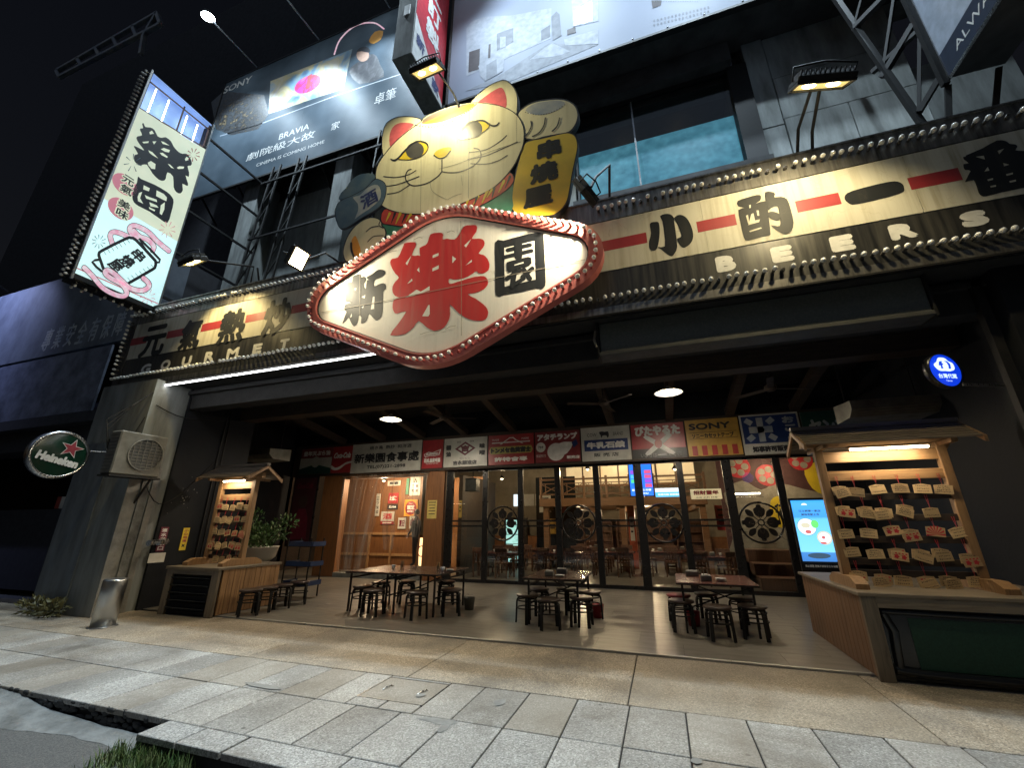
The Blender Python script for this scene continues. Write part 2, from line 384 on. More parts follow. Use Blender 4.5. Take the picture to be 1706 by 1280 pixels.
mat('ceramic', (.72, .73, .72), .2, spec=.6); mat('plastic_blue', (.02, .04, .11), .4); wood('plank_shaded', (.17, .085, .04), (.09, .045, .02)); mat('bollard_steel', (.50, .50, .49), .3, 1, col2=(.42, .42, .41), scale=2, rvar=.05); mat('poster_dim', (.05, .012, .016), .5); mat('plastic_red', (.35, .02, .03), .4)
mat('ac_white', (.15, .145, .125), .6, col2=(.08, .075, .06), scale=4); mat('ac_dark', (.06, .06, .058), .6)
mat('yellow_sign', (.72, .52, .03), .5); mat('maroon', (.13, .012, .03), .5); mat('paper', (.68, .66, .6), .7, scale=4, col2=(.55, .52, .45)); mat('paper_yellow', (.75, .6, .18), .7)
mat('rib_mesh', (.07, .078, .072), .6, col2=(.11, .115, .105), scale=40); mat('skin', (.42, .26, .19), .55); mat('cloth_dark', (.02, .021, .026), .85); mat('hair', (.012, .01, .01), .5)
mat('hein_green', (.006, .032, .018), .18, col2=(.01, .025, .017)); mat('hein_red', (.30, .03, .05), .4); mat('net_green', (.003, .042, .024), .6, col2=(.002, .025, .015), scale=60, stretch=(1, 1, 1)); mat('vinyl', (.012, .014, .017), .22)
mat('wall_plaster', (.30, .255, .19), .8, scale=2); mat('leaf', (.045, .11, .03), .45, col2=(.09, .17, .05), scale=3, rand=.3, spec=.4); mat('leaf_dry', (.12, .11, .04), .6, rand=.3)
mat('grass', (.045, .11, .022), .55, col2=(.13, .14, .05), scale=9); mat('stem', (.07, .05, .03), .7); mat('pot', (.55, .52, .45), .35, col2=(.35, .12, .05), scale=3, lo=.58, hi=.66)
mat('gold_box', (.30, .24, .13), .45, .2); mat('tile_dark', (.02, .022, .028), .5)
thin_glass('glass', (.93, .95, .94), .9); thin_glass('pvc', (.92, .91, .89), .9, .1, 1.5, .10); thin_glass('clear', (.9, .92, .92), .9)
# ---------------------------------------------------------------- ground
def struct(name, mb, mats, parent=None): return tag(mb.build(name, mats, parent), kind='structure') if not parent else mb.build(name, mats, parent)
struct('road', MB().sheet([(-60, -40, -.16), (40, -40, -.16), (40, 12, -.16), (-60, 12, -.16)]), 'asphalt')
pav = struct('pavement', MB().box(-30, 12, 3.30, 6.63, -.3, -.014).box(-4.36, 12, 3.02, 3.31, -.3, -.014), 'joint')
rnd = random.Random(3)
def paver_mesh(sx, sy, name, mt):
    return MB().box(-sx/2+.003, sx/2-.003, -sy/2+.003, sy/2-.003, -.05, 0, b=.005).mesh(name, mt)
pm = paver_mesh(.493, .80, 'paver', 'granite'); pm2 = paver_mesh(.493, .825, 'paver', 'granite')
def lay(me, x, y, dz=.0015, tilt=.0022):
    inst(me, pav, (x, y, rnd.uniform(-dz, dz)), Matrix.Rotation(rnd.uniform(-tilt, tilt), 3, 'X') @ Matrix.Rotation(rnd.uniform(-tilt, tilt), 3, 'Y'))
for k in range(-32, 16):
    x = .27 + .5*k
    if -3.2 < x < -2.3: pass
    lay(pm, x, 3.664)
    if not -3.3 < x < -2.2: lay(pm2, x, 4.485)
# the two pavers cut round the access cover
lay(paver_mesh(.343, .825, 'paver', 'granite'), -3.308, 4.485); lay(paver_mesh(.393, .825, 'paver', 'granite'), -2.178, 4.485)
lay(paver_mesh(.366, .186, 'paver', 'granite'), -2.943, 4.166); lay(paver_mesh(.366, .186, 'paver', 'granite'), -2.567, 4.166); lay(paver_mesh(.745, .045, 'paver', 'granite'), -2.755, 4.873)
# long aggregate slabs before the porch
x = -15.2
sl = paver_mesh(2.444, 1.715, 'paving_slab', 'aggregate')
while x < 8: inst(sl, pav, (x+1.225, 5.765, 0)); x += 2.45
ks = paver_mesh(.993, .27, 'kerb_stone', 'kerbstone')
for k in range(-4, 9): inst(ks, pav, (k+.12, 3.122, .002)) if k > -4 else None
ks2 = paver_mesh(.45, .27, 'kerb_stone', 'kerbstone'); inst(ks2, pav, (-4.115, 3.122, .002)); inst(paver_mesh(.48, .27, 'kerb_stone', 'kerbstone'), pav, (-3.64, 3.122, .002))
# crumbling mortar along the old kerb and the kerb's face
mb = MB()
for i in range(130):
    x = -7.4 + 3.0*rnd.random(); z = -.15+.14*rnd.random()
    mb.sphere((x, 3.268+.012*rnd.random(), z), (.035+.05*rnd.random(), .012, .012+.02*rnd.random()), 6, 4)
tag(mb.build('kerb_rubble', 'dark_concrete', pav), kind='stuff')
# patches of mortar between pavers
for i, (u, v, sx, sy) in enumerate([(735, 1203, .22, .07), (742, 1212, .05, .14), (832, 1172, .06, .1), (440, 1145, .35, .05), (700, 1160, .06, .05), (1160, 1270, .05, .05)]):
    p = at_z(u, v); pts = [(p.x+sx*math.cos(a)*rnd.uniform(.6, 1.1), p.y+sy*math.sin(a)*rnd.uniform(.6, 1.1), .0035) for a in [k*math.pi/6 for k in range(12)]]
    MB().sheet([(a_, b_, c_+.0009*i) for a_, b_, c_ in pts]).build('mortar_patch', 'patch', pav)
# access cover with two lifting handles
cov = thing('access_cover', 'square stone access cover with two lifting slots set in the grey pavers', 'cover', (-2.755, 4.55, 0))
MB().box(-3.125, -2.385, 4.262, 4.268, -.04, .001).box(-3.125, -2.385, 4.842, 4.848, -.04, .001).box(-3.131, -3.125, 4.262, 4.848, -.04, .001).box(-2.385, -2.379, 4.262, 4.848, -.04, .001).build('rim', 'brushed', cov)
MB().box(-3.122, -2.388, 4.271, 4.839, -.05, -.001, b=.003).build('lid', 'granite', cov)
for x in (-2.97, -2.55): MB().tube([(x-.01, 4.48, .0), (x, 4.5, .012), (x+.02, 4.6, .012), (x+.03, 4.62, 0)], .007, 6).build('handle', 'steel', cov)
# concrete ramp from gutter to pavement, with a curved lip
rp = []
mb = MB()
top = [(-8.6, 3.27), (-7.4, 3.27), (-6.7, 3.27), (-6.1, 3.26), (-5.2, 3.25), (-4.45, 3.25)]
low = [(-8.6, 2.70), (-7.2, 2.72), (-6.3, 2.90), (-5.8, 3.02), (-5.1, 3.05), (-4.45, 3.03)]
zt = [-.012, -.015, -.03, -.10, -.135, -.14]
vs = [(*p, z) for p, z in zip(top, zt)] + [(*p, -.152) for p in low]
from mathutils import noise as _nz
NX, NY = 60, 12; gv_ = []
for a_ in range(NX+1):
    t_ = a_/NX*5; k_ = min(int(t_), 4); f_ = t_-k_
    P0 = [top[k_][c]*(1-f_)+top[k_+1][c]*f_ for c in (0, 1)]+[zt[k_]*(1-f_)+zt[k_+1]*f_]; P1 = [low[k_][c]*(1-f_)+low[k_+1][c]*f_ for c in (0, 1)]+[-.158]
    for b_ in range(NY+1):
        g_ = b_/NY; p_ = Vector([P0[c]*(1-g_)+P1[c]*g_ for c in range(3)]); edge = min(g_, 1-g_)*2
        p_.z += (.018*_nz.noise(p_*5)+.012*_nz.noise(p_*14))*min(1, .25+edge); p_.y += .05*_nz.noise(p_*3)*g_; gv_.append(p_)
mb.add(gv_, [(a_*(NY+1)+b_, a_*(NY+1)+b_+1, (a_+1)*(NY+1)+b_+1, (a_+1)*(NY+1)+b_) for a_ in range(NX) for b_ in range(NY)], 0, True); struct('kerb_ramp', mb, 'concrete')
# grass tuft growing against the kerb
gb = MB()
for i in range(1100):
    x = rnd.uniform(-4.5, -3.55); y = 2.985-abs(rnd.gauss(0, .15)); h = rnd.uniform(.03, .13)*(1.1-(2.985-y)); 
    if x > -3.75 and rnd.random() < (x+3.75)/.4: continue
    if y < 2.55: continue
    a = rnd.uniform(0, 6.28); l = rnd.uniform(.02, .07); wv = .004; dx, dy = math.cos(a), math.sin(a)
    b0 = Vector((x, y, -.155)); b1 = b0+Vector((dx*l*.4, dy*l*.4, h*.65)); b2 = b0+Vector((dx*l, dy*l, h)); s_ = Vector((-dy, dx, 0))*wv
    gb.add([b0-s_, b0+s_, b1+s_*.8, b1-s_*.8, b2], [(0, 1, 2, 3), (3, 2, 4)], 0, True)
tag(gb.build('grass', 'grass'), 'short green grass growing against the kerb edge', 'grass', kind='stuff')

# ---------------------------------------------------------------- porch floor, large vinyl tiles
pf = struct('porch_floor', MB().box(-14, 7, 6.66, 12.62, -.2, .005), 'joint')
tm = MB().box(-.5985, .5985, -.2985, .2985, -.02, 0).mesh('tile', 'porch_tile')
for j in range(10):
    for k in range(18): inst(tm, pf, (-14+.6*(j % 2)+1.2*k+.3, 6.97+.6*j, .0195+rnd.uniform(-.0004, .0004)))
es = thing('floor_edge_strip', 'worn aluminium strip along the front edge of the porch floor', 'edge strip', (-3, 6.65, 0))
x = -8.3
while x < 3.0:
    L = rnd.uniform(1.6, 2.6); MB().box(x, min(x+L, 3.0)-.006, 6.632, 6.668, -.01, .026, b=.004).build('strip', 'worn_alu', es); x += L
struct('interior_floor', MB().box(-16, 9, 12.62, 26, -.2, .018), 'porch_tile')

# ---------------------------------------------------------------- the restaurant's building
bd = thing('restaurant_building', 'dark street building with black porch walls, concrete upper storey and large window', 'building', (0, 9, 0))
def part(name, mt, *boxes, parent=None, b=0):
    mb = MB()
    for bx in boxes: mb.box(*bx, b=b)
    return mb.build(name, mt, parent or bd)
part('pillar', 'old_concrete', (-12.3, -10.42, 5.80, 6.55, -.1, 4.79))
mat('clad_blue', (.13, .155, .18), .6, col2=(.07, .08, .09), scale=2, stretch=(2, 2, .5))
part('cladding_sheet', 'clad_blue', (-12.32, -11.25, 5.775, 5.80, 0, 3.4)); part('corner_board', 'patch', (-10.42, -10.40, 5.80, 6.02, 0, 2.95)); part('corner_board', 'concrete', (-10.42, -10.39, 6.05, 6.2, 0, 2.9)); part('corner_board', 'patch', (-10.42, -10.385, 6.24, 6.36, .0, 2.85))
part('side_wall', 'black_wall', (-10.72, -10.36, 6.55, 8.2, -.1, 4.9)); part('side_wall', 'black_wall', (-13.4, -13.1, 8.2, 12.6, -.1, 5.2)); part('return_wall', 'black_wall', (-13.4, -10.36, 8.2, 8.35, -.1, 5.2))
part('side_wall', 'black_wall', (4.75, 5.1, 6.9, 12.6, -.1, 5.2)); part('pillar', 'black_wall', (4.35, 7.0, 6.35, 6.95, -.1, 4.8)); part('downpipe', 'black_metal', (4.2, 4.3, 6.5, 6.6, 0, 4.7))
part('side_wall', 'black_wall', (-16, -13.1, 12.45, 12.6, 0, 5.2)); part('side_wall', 'black_wall', (4.0, 9, 12.5, 12.62, 0, 5.2))
part('porch_ceiling', 'ceiling_black', (-13.4, 7, 6.4, 12.62, 5.3, 5.45)); part('fascia_beam', 'ceiling_black', (-12.4, 8, 6.58, 6.9, 4.28, 4.785), (-12.4, 8, 6.1, 6.58, 4.77, 4.79)); part('soffit', 'ceiling_black', (-12.4, 8, 6.5, 7.9, 4.62, 4.7))
part('lintel_beam', 'brown_beam', (-13.0, 4.7, 7.9, 8.25, 4.30, 4.7))
for x in (-10.8, -9.1, -7.5, -5.88, -4.2, -2.6, -1.12, .51, 2.06, 3.6): MB().bar((x, 8.4, 5.20), (x, 12.45, 4.56), .2, .2).build('rafter', 'brown_beam', bd)
part('sign_rail', 'brown_beam', (-13.0, 5.0, 12.42, 12.6, 3.36, 4.5))
# upper storey
part('roof_slab', 'dark_concrete', (-12.4, 8.2, 6.36, 9.9, 6.78, 6.9))
part('upper_wall', 'old_concrete', (-13.6, -1.2, 9.0, 9.6, 6.9, 13.0)); part('upper_wall', 'ceiling_black', (-13.6, 8, 9.0, 9.6, 13.9, 32)); part('upper_wall', 'dark_concrete', (-13.6, 2.85, 9.15, 9.6, 12.6, 13.9))
part('sill', 'dark_concrete', (-1.3, 3.24, 8.7, 9.1, 9.35, 9.55)); part('upper_wall', 'old_concrete', (-1.2, 3.24, 9.0, 9.4, 6.9, 9.35))
part('soffit', 'dark_concrete', (-5, 7, 8.1, 9.15, 13.55, 13.75)); part('lintel', 'dark_concrete', (-1.4, 2.9, 8.75, 9.15, 12.85, 13.5))
part('column', 'old_concrete', (-8.9, -8.2, 8.2, 9.0, 6.9, 13.4)); part('column', 'old_concrete', (-12.9, -12.2, 8.2, 9.0, 6.9, 13.4))
wn = part('window', 'black_metal', (-1.25, -1.15, 9.0, 9.12, 9.55, 12.85), (2.8, 3.25, 8.95, 9.4, 9.55, 12.85), (-1.2, 2.85, 9.0, 9.1, 12.75, 12.87))
MB().box(-1.15, .38, 9.04, 9.052, 9.56, 12.75).build('pane', 'clear', wn); MB().box(.42, 2.8, 9.04, 9.052, 9.56, 12.75).build('pane', 'clear', wn); MB().box(.38, .42, 9.02, 9.07, 9.56, 12.75).build('mullion', 'steel', wn)
glow('blind_glow', (.08, .28, .38), .6, (.035, .16, .23), 4)  # glow and height stand in for cool lamplight on the window film
part('blind', 'blind_glow', (-1.15, 2.8, 9.22, 9.24, 9.5, 11.5)); part('upper_room', 'ceiling_black', (-1.3, 2.95, 11.5, 11.6, 9.3, 13.0), (-1.3, 2.95, 9.4, 11.5, 12.95, 13.0), (-1.35, -1.3, 9.3, 11.5, 9.3, 13), (2.95, 3.0, 9.3, 11.5, 9.3, 13))
emit('spot_warm', (1, .75, .4), 20)
for x in (.15, 1.7): MB().sphere((x, 10.6, 12.6), .035, 8, 6).build('downlight', 'spot_warm', bd)
cols = [(3.26, 3.73, 9.02, 9.9, 6.9, 10.6), (3.26, 3.73, 9.02, 9.9, 10.62, 15), (3.75, 5.0, 9.0, 9.9, 6.9, 10.75), (5.02, 6.3, 9.0, 9.9, 6.9, 10.75), (3.75, 6.3, 9.03, 9.9, 10.78, 12.1), (3.75, 6.3, 9.06, 9.9, 12.13, 13.8), (3.75, 7.4, 9.09, 9.9, 13.83, 15), (6.32, 8.1, 9.25, 9.9, 6.9, 11.5)]
mat('facade_panel', (.34, .36, .35), .85, col2=(.16, .17, .16), scale=1.4, stretch=(2.5, 2.5, .5), bump=.2, bscale=20)
for c in cols: part('concrete_panel', 'facade_panel', c, b=.012)
# ---------------------------------------------------------------- bulbs shared by the marquee signs (axis local +Z)
def bulb_meshes(sock):
    a = MB().lathe((0, 0, 0), [(.019, -.01), (.019, .045), (.016, .05), (.001, .05)], 8, 0)
    full = MB(); full.v = list(a.v); full.f = list(a.f); full.m = list(a.m); full.s = list(a.s)
    full.lathe((0, 0, 0), [(.013, .05), (.024, .062), (.029, .080), (.025, .098), (.013, .109), (.001, .112)], 8, 1)
    e = MB().lathe((0, 0, 0), [(.021, -.01), (.021, .045), (.015, .045), (.015, .02), (.001, .02)], 8, 0)
    return full.mesh('bulb', [sock, 'bulb_glass']), e.mesh('empty_socket', [sock])
BULB, EMPTY_S = bulb_meshes('socket'); BULB_R, EMPTY_R = bulb_meshes('socket_red')
OUT = Matrix.Rotation(R(90), 3, 'X')   # +Z -> -Y
def bulb(parent, p, rot=OUT, miss=.1, red=False, sc=1):
    e = rnd.random() < miss; me = (EMPTY_R if red else EMPTY_S) if e else (BULB_R if red else BULB)
    j = Matrix.Rotation(rnd.gauss(0, .05), 3, 'X') @ Matrix.Rotation(rnd.gauss(0, .05), 3, 'Z')
    return inst(me, parent, p, j @ rot, scale=sc*1.2)

# ---------------------------------------------------------------- long fascia sign
fs = thing('fascia_sign', 'long weathered marquee sign board with bulb rows across the porch front', 'sign board', (-3, 6.0, 4.8))
MB().box(-12.42, 6.4, 6.0, 6.35, 4.79, 6.93).build('board', 'dark_brushed', fs)
for z0, z1 in ((4.772, 4.90), (6.53, 6.945)):
    MB().box(-12.44, 6.4, 5.985, 6.0, z0, z1).build('border', 'brushed', fs)
MB().box(-12.44, 6.4, 5.96, 6.36, 6.945, 6.975).build('cap', 'brushed', fs); MB().box(-12.44, 6.4, 5.965, 6.0, 4.745, 4.772).build('cap', 'black_metal', fs)
MB().box(-12.44, -12.2, 5.985, 6.0, 4.9, 6.53).build('border', 'dark_brushed', fs)
xs = [-12.18, -8.6, -5.1, -1.5, 1.1, 3.7, 6.4]
for a, b in zip(xs, xs[1:]): MB().box(a+.002, b-.002, 5.988, 6.0, 5.552, 6.515).build('sheet', 'cream', fs)
def bandbar(x0, x1): MB().box(x0, x1, 5.9855, 5.990, 5.93, 6.13).build('red_bar', 'bar_red', fs)
gb_ = Gfx('y', 5.985)
def zx(u, v): return at_y(u, v, 5.985).x
for u0, u1, v in ((1000, 1078, 400), (1160, 1227, 370), (1325, 1402, 338), (1512, 1604, 298), (208, 241, 578), (276, 303, 566), (334, 368, 552), (408, 440, 537), (484, 512, 523)): bandbar(zx(u0, v), zx(u1, v))
g = Gfx('y', 5.985, (1060, 290, 5.687))
def glyph(g, name, outs, holes, ink, paper, parent, layer=1):
    mb = MB()
    for o_ in outs: g.poly(o_, ink, parent, name, layer, .001, mb=mb)
    ob = mb.build(name, ink, parent, fix=True)
    if holes:
        for h in holes: g.poly(h, paper, ob, 'counter', layer+1, .001)
    return ob
glyph(g, 'character', [smooth([(130,470),(180,453),(215,465),(222,560),(210,660),(190,715),(150,725),(125,700),(122,640),(140,560)], 3),
  smooth([(225,400),(270,378),(320,380),(355,410),(362,470),(375,560),(388,690),(365,750),(335,778),(295,760),(240,715),(205,690),(272,685),(265,560),(250,450)], 2),
  smooth([(358,415),(400,388),(450,395),(495,440),(530,520),(540,590),(520,650),(460,697),(420,680),(386,617),(415,600),(428,580),(400,500),(370,440)], 3)], None, 'sign_black', 'cream', fs)
glyph(g, 'character', [smooth([(960,255),(1050,222),(1140,198),(1180,205),(1175,250),(1130,280),(1225,255),(1245,330),(1270,540),(1265,580),(1210,590),(1060,630),(1020,600),(985,450),(968,340),(1030,320),(965,305)], 2)],
  [[(1040,395),(1058,385),(1070,465),(1060,470)], [(1070,295),(1085,290),(1085,320),(1072,325)], [(1090,380),(1110,370),(1125,440),(1170,430),(1165,455),(1060,485)], [(1140,345),(1160,345),(1165,395),(1148,395)], [(1070,540),(1180,505),(1190,515),(1078,550)]], 'sign_black', 'cream', fs)
glyph(g, 'character', [smooth([(1220,172),(1290,170),(1315,190),(1310,220),(1370,215),(1430,240),(1465,340),(1490,460),(1470,540),(1410,570),(1340,540),(1275,485),(1340,495),(1368,470),(1350,350),(1335,305),(1280,320),(1250,345),(1246,330),(1226,256)], 2), smooth([(1240,370),(1290,355),(1350,375),(1370,410),(1345,440),(1290,430),(1250,400)], 3)], None, 'sign_black', 'cream', fs, 2)
glyph(Gfx('y', 5.985), 'character', [smooth([(1407,328),(1420,318),(1480,303),(1500,304),(1506,313),(1498,323),(1430,340),(1413,338)], 3)], None, 'sign_black', 'cream', fs)
glyph(Gfx('y', 5.985, (1560, 200, 9.144)), 'character', [smooth([(455,535),(700,430),(920,310),(1060,320),(1115,360),(1200,370),(1235,405),(1205,460),(1335,470),(1470,520),(1560,600),(1450,640),(1500,980),(1335,1030),(1000,1100),(760,1160),(690,1155),(640,1100),(570,915),(435,945),(520,775),(440,760),(415,720),(415,670),(490,655),(420,600),(410,560),(455,555)], 2)],
  [[(600,560),(720,543),(738,600)], [(930,470),(1030,435),(955,520)], [(730,785),(780,715),(805,770)], [(1015,655),(1110,680),(1030,705)], [(775,905),(860,885),(860,910),(785,930)], [(820,1005),(905,990),(905,1015),(825,1028)], [(1060,825),(1160,800),(1165,825),(1070,850)], [(1110,930),(1210,908),(1210,935),(1120,955)]], 'sign_black', 'cream', fs)
def ptext(ch, u, v, wpx, hpx, mt, parent, y=5.984, bold=0, **k):
    c = at_y(u, v, y); a = at_y(u+wpx/2, v, y).x-at_y(u-wpx/2, v, y).x; h = at_y(u, v-hpx/2, y).z-at_y(u, v+hpx/2, y).z
    text(ch, mt, parent, c, a, h, bold=bold, **k)
for ch, u, v, a, h in (('元', 256, 568, 38, 50), ('氣', 318, 557, 33, 49), ('熱', 387, 543, 42, 54), ('炒', 462, 527, 44, 58)): ptext(ch, u, v, a, h, 'sign_black', fs, bold=.035, name='character')
for ch, u, v in zip('GOURMET', (243, 276, 311, 349, 388, 429, 474), (615, 608, 602, 594, 588, 581, 573)): ptext(ch, u, v, 15 if ch != 'M' else 19, 16, 'ink_white', fs, y=5.999, bold=.02, name='letter')
for ch, u, v, a in zip('BEERS', (1209, 1303, 1403, 1504, 1623), (439, 423, 405, 385, 364), (34, 38, 42, 48, 50)): ptext(ch, u, v, a, 27, 'ink_white', fs, y=5.999, bold=.028, name='letter')
x = -12.3
while x < 5.8:
    if x < -4.45 or x > -1.35: bulb(fs, (x, 5.985, 5.03), miss=.07)
    if x < -5.75 or x > -.48: bulb(fs, (x, 5.985, 6.735), miss=.13)
    x += .116
for k in range(13): bulb(fs, (-12.33, 5.985, 5.17+.118*k), miss=.05)

# ---------------------------------------------------------------- diamond name sign
def rhomb(d, n=10, cx=-3.265, cz=5.69, A=3.79, B=1.784, r=(.664, 1.56)):
    th = math.atan2(B, A); A -= d/math.sin(th); B -= d/math.cos(th); r = (max(r[0]-d, .05), max(r[1]-d, .05)); pts = []
    for (ax, az, rr, half) in ((1, 0, r[0], math.pi/2-th), (0, 1, r[1], th), (-1, 0, r[0], math.pi/2-th), (0, -1, r[1], th)):
        dist = (A if ax else B) - rr/math.sin(math.pi/2-half) ; a0 = math.atan2(az, ax)
        for k in range(n+1):
            t = a0-half+2*half*k/n; pts.append((cx+ax*dist+rr*math.cos(t), cz+az*dist+rr*math.sin(t)))
    return pts
ds = thing('diamond_sign', 'rounded diamond name sign with red bulb frame and large red character in the middle', 'sign', (-3.265, 5.8, 4.1))
def ringpart(name, mt, d0, d1, y0, y1):
    o_, i_ = rhomb(d0), rhomb(d1); n = len(o_); vs = []
    for (pts, y) in ((o_, y0), (i_, y0), (i_, y1), (o_, y1)): vs += [(p[0], y, p[1]) for p in pts]
    fsx = []
    for q in range(4):
        for k in range(n): fsx.append((q*n+k, q*n+(k+1) % n, ((q+1) % 4)*n+(k+1) % n, ((q+1) % 4)*n+k))
    return MB().add(vs, fsx).build(name, mt, ds, fix=True)
ringpart('frame', 'frame_red', .04, .235, 5.55, 5.72); ringpart('frame_lip', 'frame_red', .236, .262, 5.53, 5.62); ringpart('shade_ring', 'sign_black', .263, .285, 5.575, 5.62)  # innermost solid black ring paints the shade inside the frame lip
panel = MB().prism([(p[0], 5.585, p[1]) for p in rhomb(.255)], (0, .05, 0)).build('panel', 'diamond_white', ds, fix=True)
gd = lambda z: Gfx('y', 5.583, z)
glyph(gd((640, 360, 6.095)), 'character', [smooth([(205,275),(290,265),(318,272),(322,300),(280,400),(345,398),(365,402),(360,325),(420,295),(445,260),(470,185),(540,170),(585,172),(600,195),(595,235),(640,230),(715,238),(760,190),(810,105),(880,92),(925,92),(943,115),(935,160),(890,230),(960,228),(1005,240),(1020,275),(1005,320),(960,380),(1010,395),(1050,435),(1070,490),(1060,545),(1025,575),(985,585),(950,575),(935,560),(860,610),(770,640),(700,645),(670,635),(655,650),(665,690),(740,670),(870,630),(980,608),(1030,620),(1053,655),(1050,700),(1010,745),(930,780),(850,795),(930,840),(1010,900),(1050,950),(1055,1000),(1035,1045),(980,1065),(900,1058),(820,1030),(740,970),(670,900),(670,990),(655,1060),(610,1130),(550,1165),(500,1165),(430,1130),(352,1065),(300,1130),(240,1180),(190,1205),(62,1210),(130,1110),(225,970),(130,992),(100,975),(85,930),(90,880),(103,848),(155,832),(110,810),(85,770),(85,720),(110,670),(150,625),(110,580),(75,520),(62,470),(80,435),(140,420),(175,350),(200,290)], 2)],
  [[(218,480),(275,405),(235,500)], [(333,550),(355,520),(360,572)], [(235,690),(283,635),(287,660)], [(493,400),(553,375),(553,403),(493,427)], [(490,532),(555,500),(555,535),(490,563)], [(693,405),(732,435),(693,478)], [(813,300),(885,232),(832,320)], [(826,503),(890,443),(893,465)], [(215,830),(330,748),(372,768),(462,713),(462,755),(300,808)], [(387,1018),(450,905),(463,905),(463,995),(450,1020)]], 'sign_red', 'diamond_white', ds)
glyph(gd((560, 430, 10.67)), 'character', [smooth([(110,1165),(185,960),(155,930),(160,825),(285,785),(190,780),(160,750),(165,660),(150,600),(190,440),(280,425),(285,340),(340,300),(400,285),(440,300),(440,345),(490,330),(530,360),(525,410),(495,460),(500,520),(530,545),(545,400),(580,390),(540,345),(650,280),(750,205),(840,215),(878,255),(850,310),(780,350),(680,405),(675,505),(760,465),(840,447),(885,490),(880,560),(835,605),(825,900),(800,1040),(730,1110),(670,1080),(590,990),(560,1070),(520,1135),(440,1160),(455,1060),(405,1020),(380,1150),(318,1215),(260,1140),(225,1060),(180,1110)], 2)],
  [[(655,690),(685,685),(675,905),(620,915)], [(250,1055),(280,975),(280,1040),(262,1058)], [(325,540),(365,535),(345,580)], [(455,695),(520,655),(510,715)], [(455,875),(490,855),(480,893)]], 'sign_black', 'diamond_white', ds)
gy = gd((810, 370, 9.85))
ch = glyph(gy, 'character', [smooth([(148,335),(240,297),(285,305),(420,265),(780,175),(860,172),(915,190),(942,235),(960,600),(975,980),(950,1070),(890,1105),(835,1088),(560,1150),(290,1200),(230,1225),(180,1215),(150,1140),(150,700)], 2)],
  [[(297,425),(790,310),(810,945),(305,1062)]], 'sign_black', 'diamond_white', ds)
gy.strokes([([(355, 465), (720, 378)], 68), ([(300, 580), (745, 475)], 66), ([(527, 380), (527, 560)], 135), ([(560, 790), (340, 935)], 72), ([(470, 800), (430, 1050)], 85), ([(620, 790), (715, 930)], 80), ([(760, 765), (600, 900)], 68), ([(430, 1040), (620, 930)], 62)], 'sign_black', ch, 'stroke', 3)
gy.poly([(340,665),(440,635),(690,575),(740,590),(748,680),(700,725),(560,755),(380,835),(345,800)], 'sign_black', ch, 'stroke', 6); gy.poly([(465,705),(615,655),(618,680),(470,722)], 'diamond_white', ch, 'counter', 7)
mat('seam', (.30, .26, .20), .6)
Gfx('y', 5.583).strokes([([(536, 521), (640, 502), (815, 466), (975, 433)], .9)], 'seam', ds, 'sheet_seam', 6, 0); Gfx('y', 5.583).strokes([([(768, 368), (769, 480), (769, 560)], .8)], 'seam', ds, 'sheet_seam', 6.5, 0); Gfx('y', 5.583).strokes([([(600, 455), (600, 535)], .7)], 'seam', ds, 'sheet_seam', 6.5, 0)
for pts in ([(700, 558), (712, 554), (726, 552), (735, 550)], [(742, 549), (750, 545), (760, 543)], [(648, 421), (655, 419), (662, 418)], [(690, 400), (698, 396), (704, 397)], [(745, 388), (752, 385), (758, 387)]): Gfx('y', 5.583).strokes([(pts, .8)], 'seam', ds, 'crack', 7)
ct = rhomb(.135, 24)
def walk(pts, step):
    out = []; acc = 0; n = len(pts)
    for i in range(n):
        a, b = Vector(pts[i]), Vector(pts[(i+1) % n]); L = (b-a).length
        while acc <= L: out.append(a+(b-a)*(acc/L) if L else a); acc += step
        acc -= L
    return out
for q in walk(ct, .128): bulb(ds, (q.x, 5.552, q.y), miss=.13, red=True)
MB().box(-4.6, -4.5, 5.72, 6.0, 4.95, 6.4).box(-2.0, -1.9, 5.72, 6.0, 4.95, 6.4).build('bracket', 'black_metal', ds)

# ---------------------------------------------------------------- beckoning cat cut-out sign
cs = thing('cat_sign', 'large painted cut-out sign of a beckoning cat with raised paw and yellow plaque', 'sign', (-3.2, 5.85, 6.9))
gc = Gfx('y', 5.84, (560, 130, 4))
def cut(pts, mt, name, layer, thick=.12, sm=4, parent=cs, outline=None):
    ob = None
    if outline:
        c = Vector((sum(p[0] for p in pts)/len(pts), sum(p[1] for p in pts)/len(pts)))
        sp = smooth(pts, sm) if sm else [Vector(p) for p in pts]; n = len(sp); big = []
        for i, q in enumerate(sp):
            d = (sp[(i+1) % n]-sp[i-1]); d = d.normalized() if d.length else Vector((1, 0)); nn = Vector((d.y, -d.x))
            big.append(q+nn*outline)
        ar = sum(sp[i-1].x*sp[i].y-sp[i].x*sp[i-1].y for i in range(n))
        if ar < 0: big = [2*q-b_ for q, b_ in zip(sp, big)]
        ob = gc.poly(big, 'ink', parent, name, layer, thick)
        return gc.poly(sp, mt, ob, 'face_sheet', layer+1.5, .002), ob
    return gc.poly(pts, mt, parent, name, layer, thick, sm)
def lines(lst, name='painted_line', layer=8, w_=5, parent=cs, mt='ink'):
    for i, p in enumerate(lst): gc.strokes([(p, w_)], mt, parent, name, layer+i*.1)
_, pw = cut([(1215,240),(1260,195),(1320,165),(1400,150),(1480,145),(1540,155),(1590,190),(1608,250),(1590,310),(1550,355),(1480,370),(1400,385),(1320,405),(1280,400),(1255,390),(1250,330),(1230,280)], 'cat_cream', 'raised_paw', 0, outline=10)
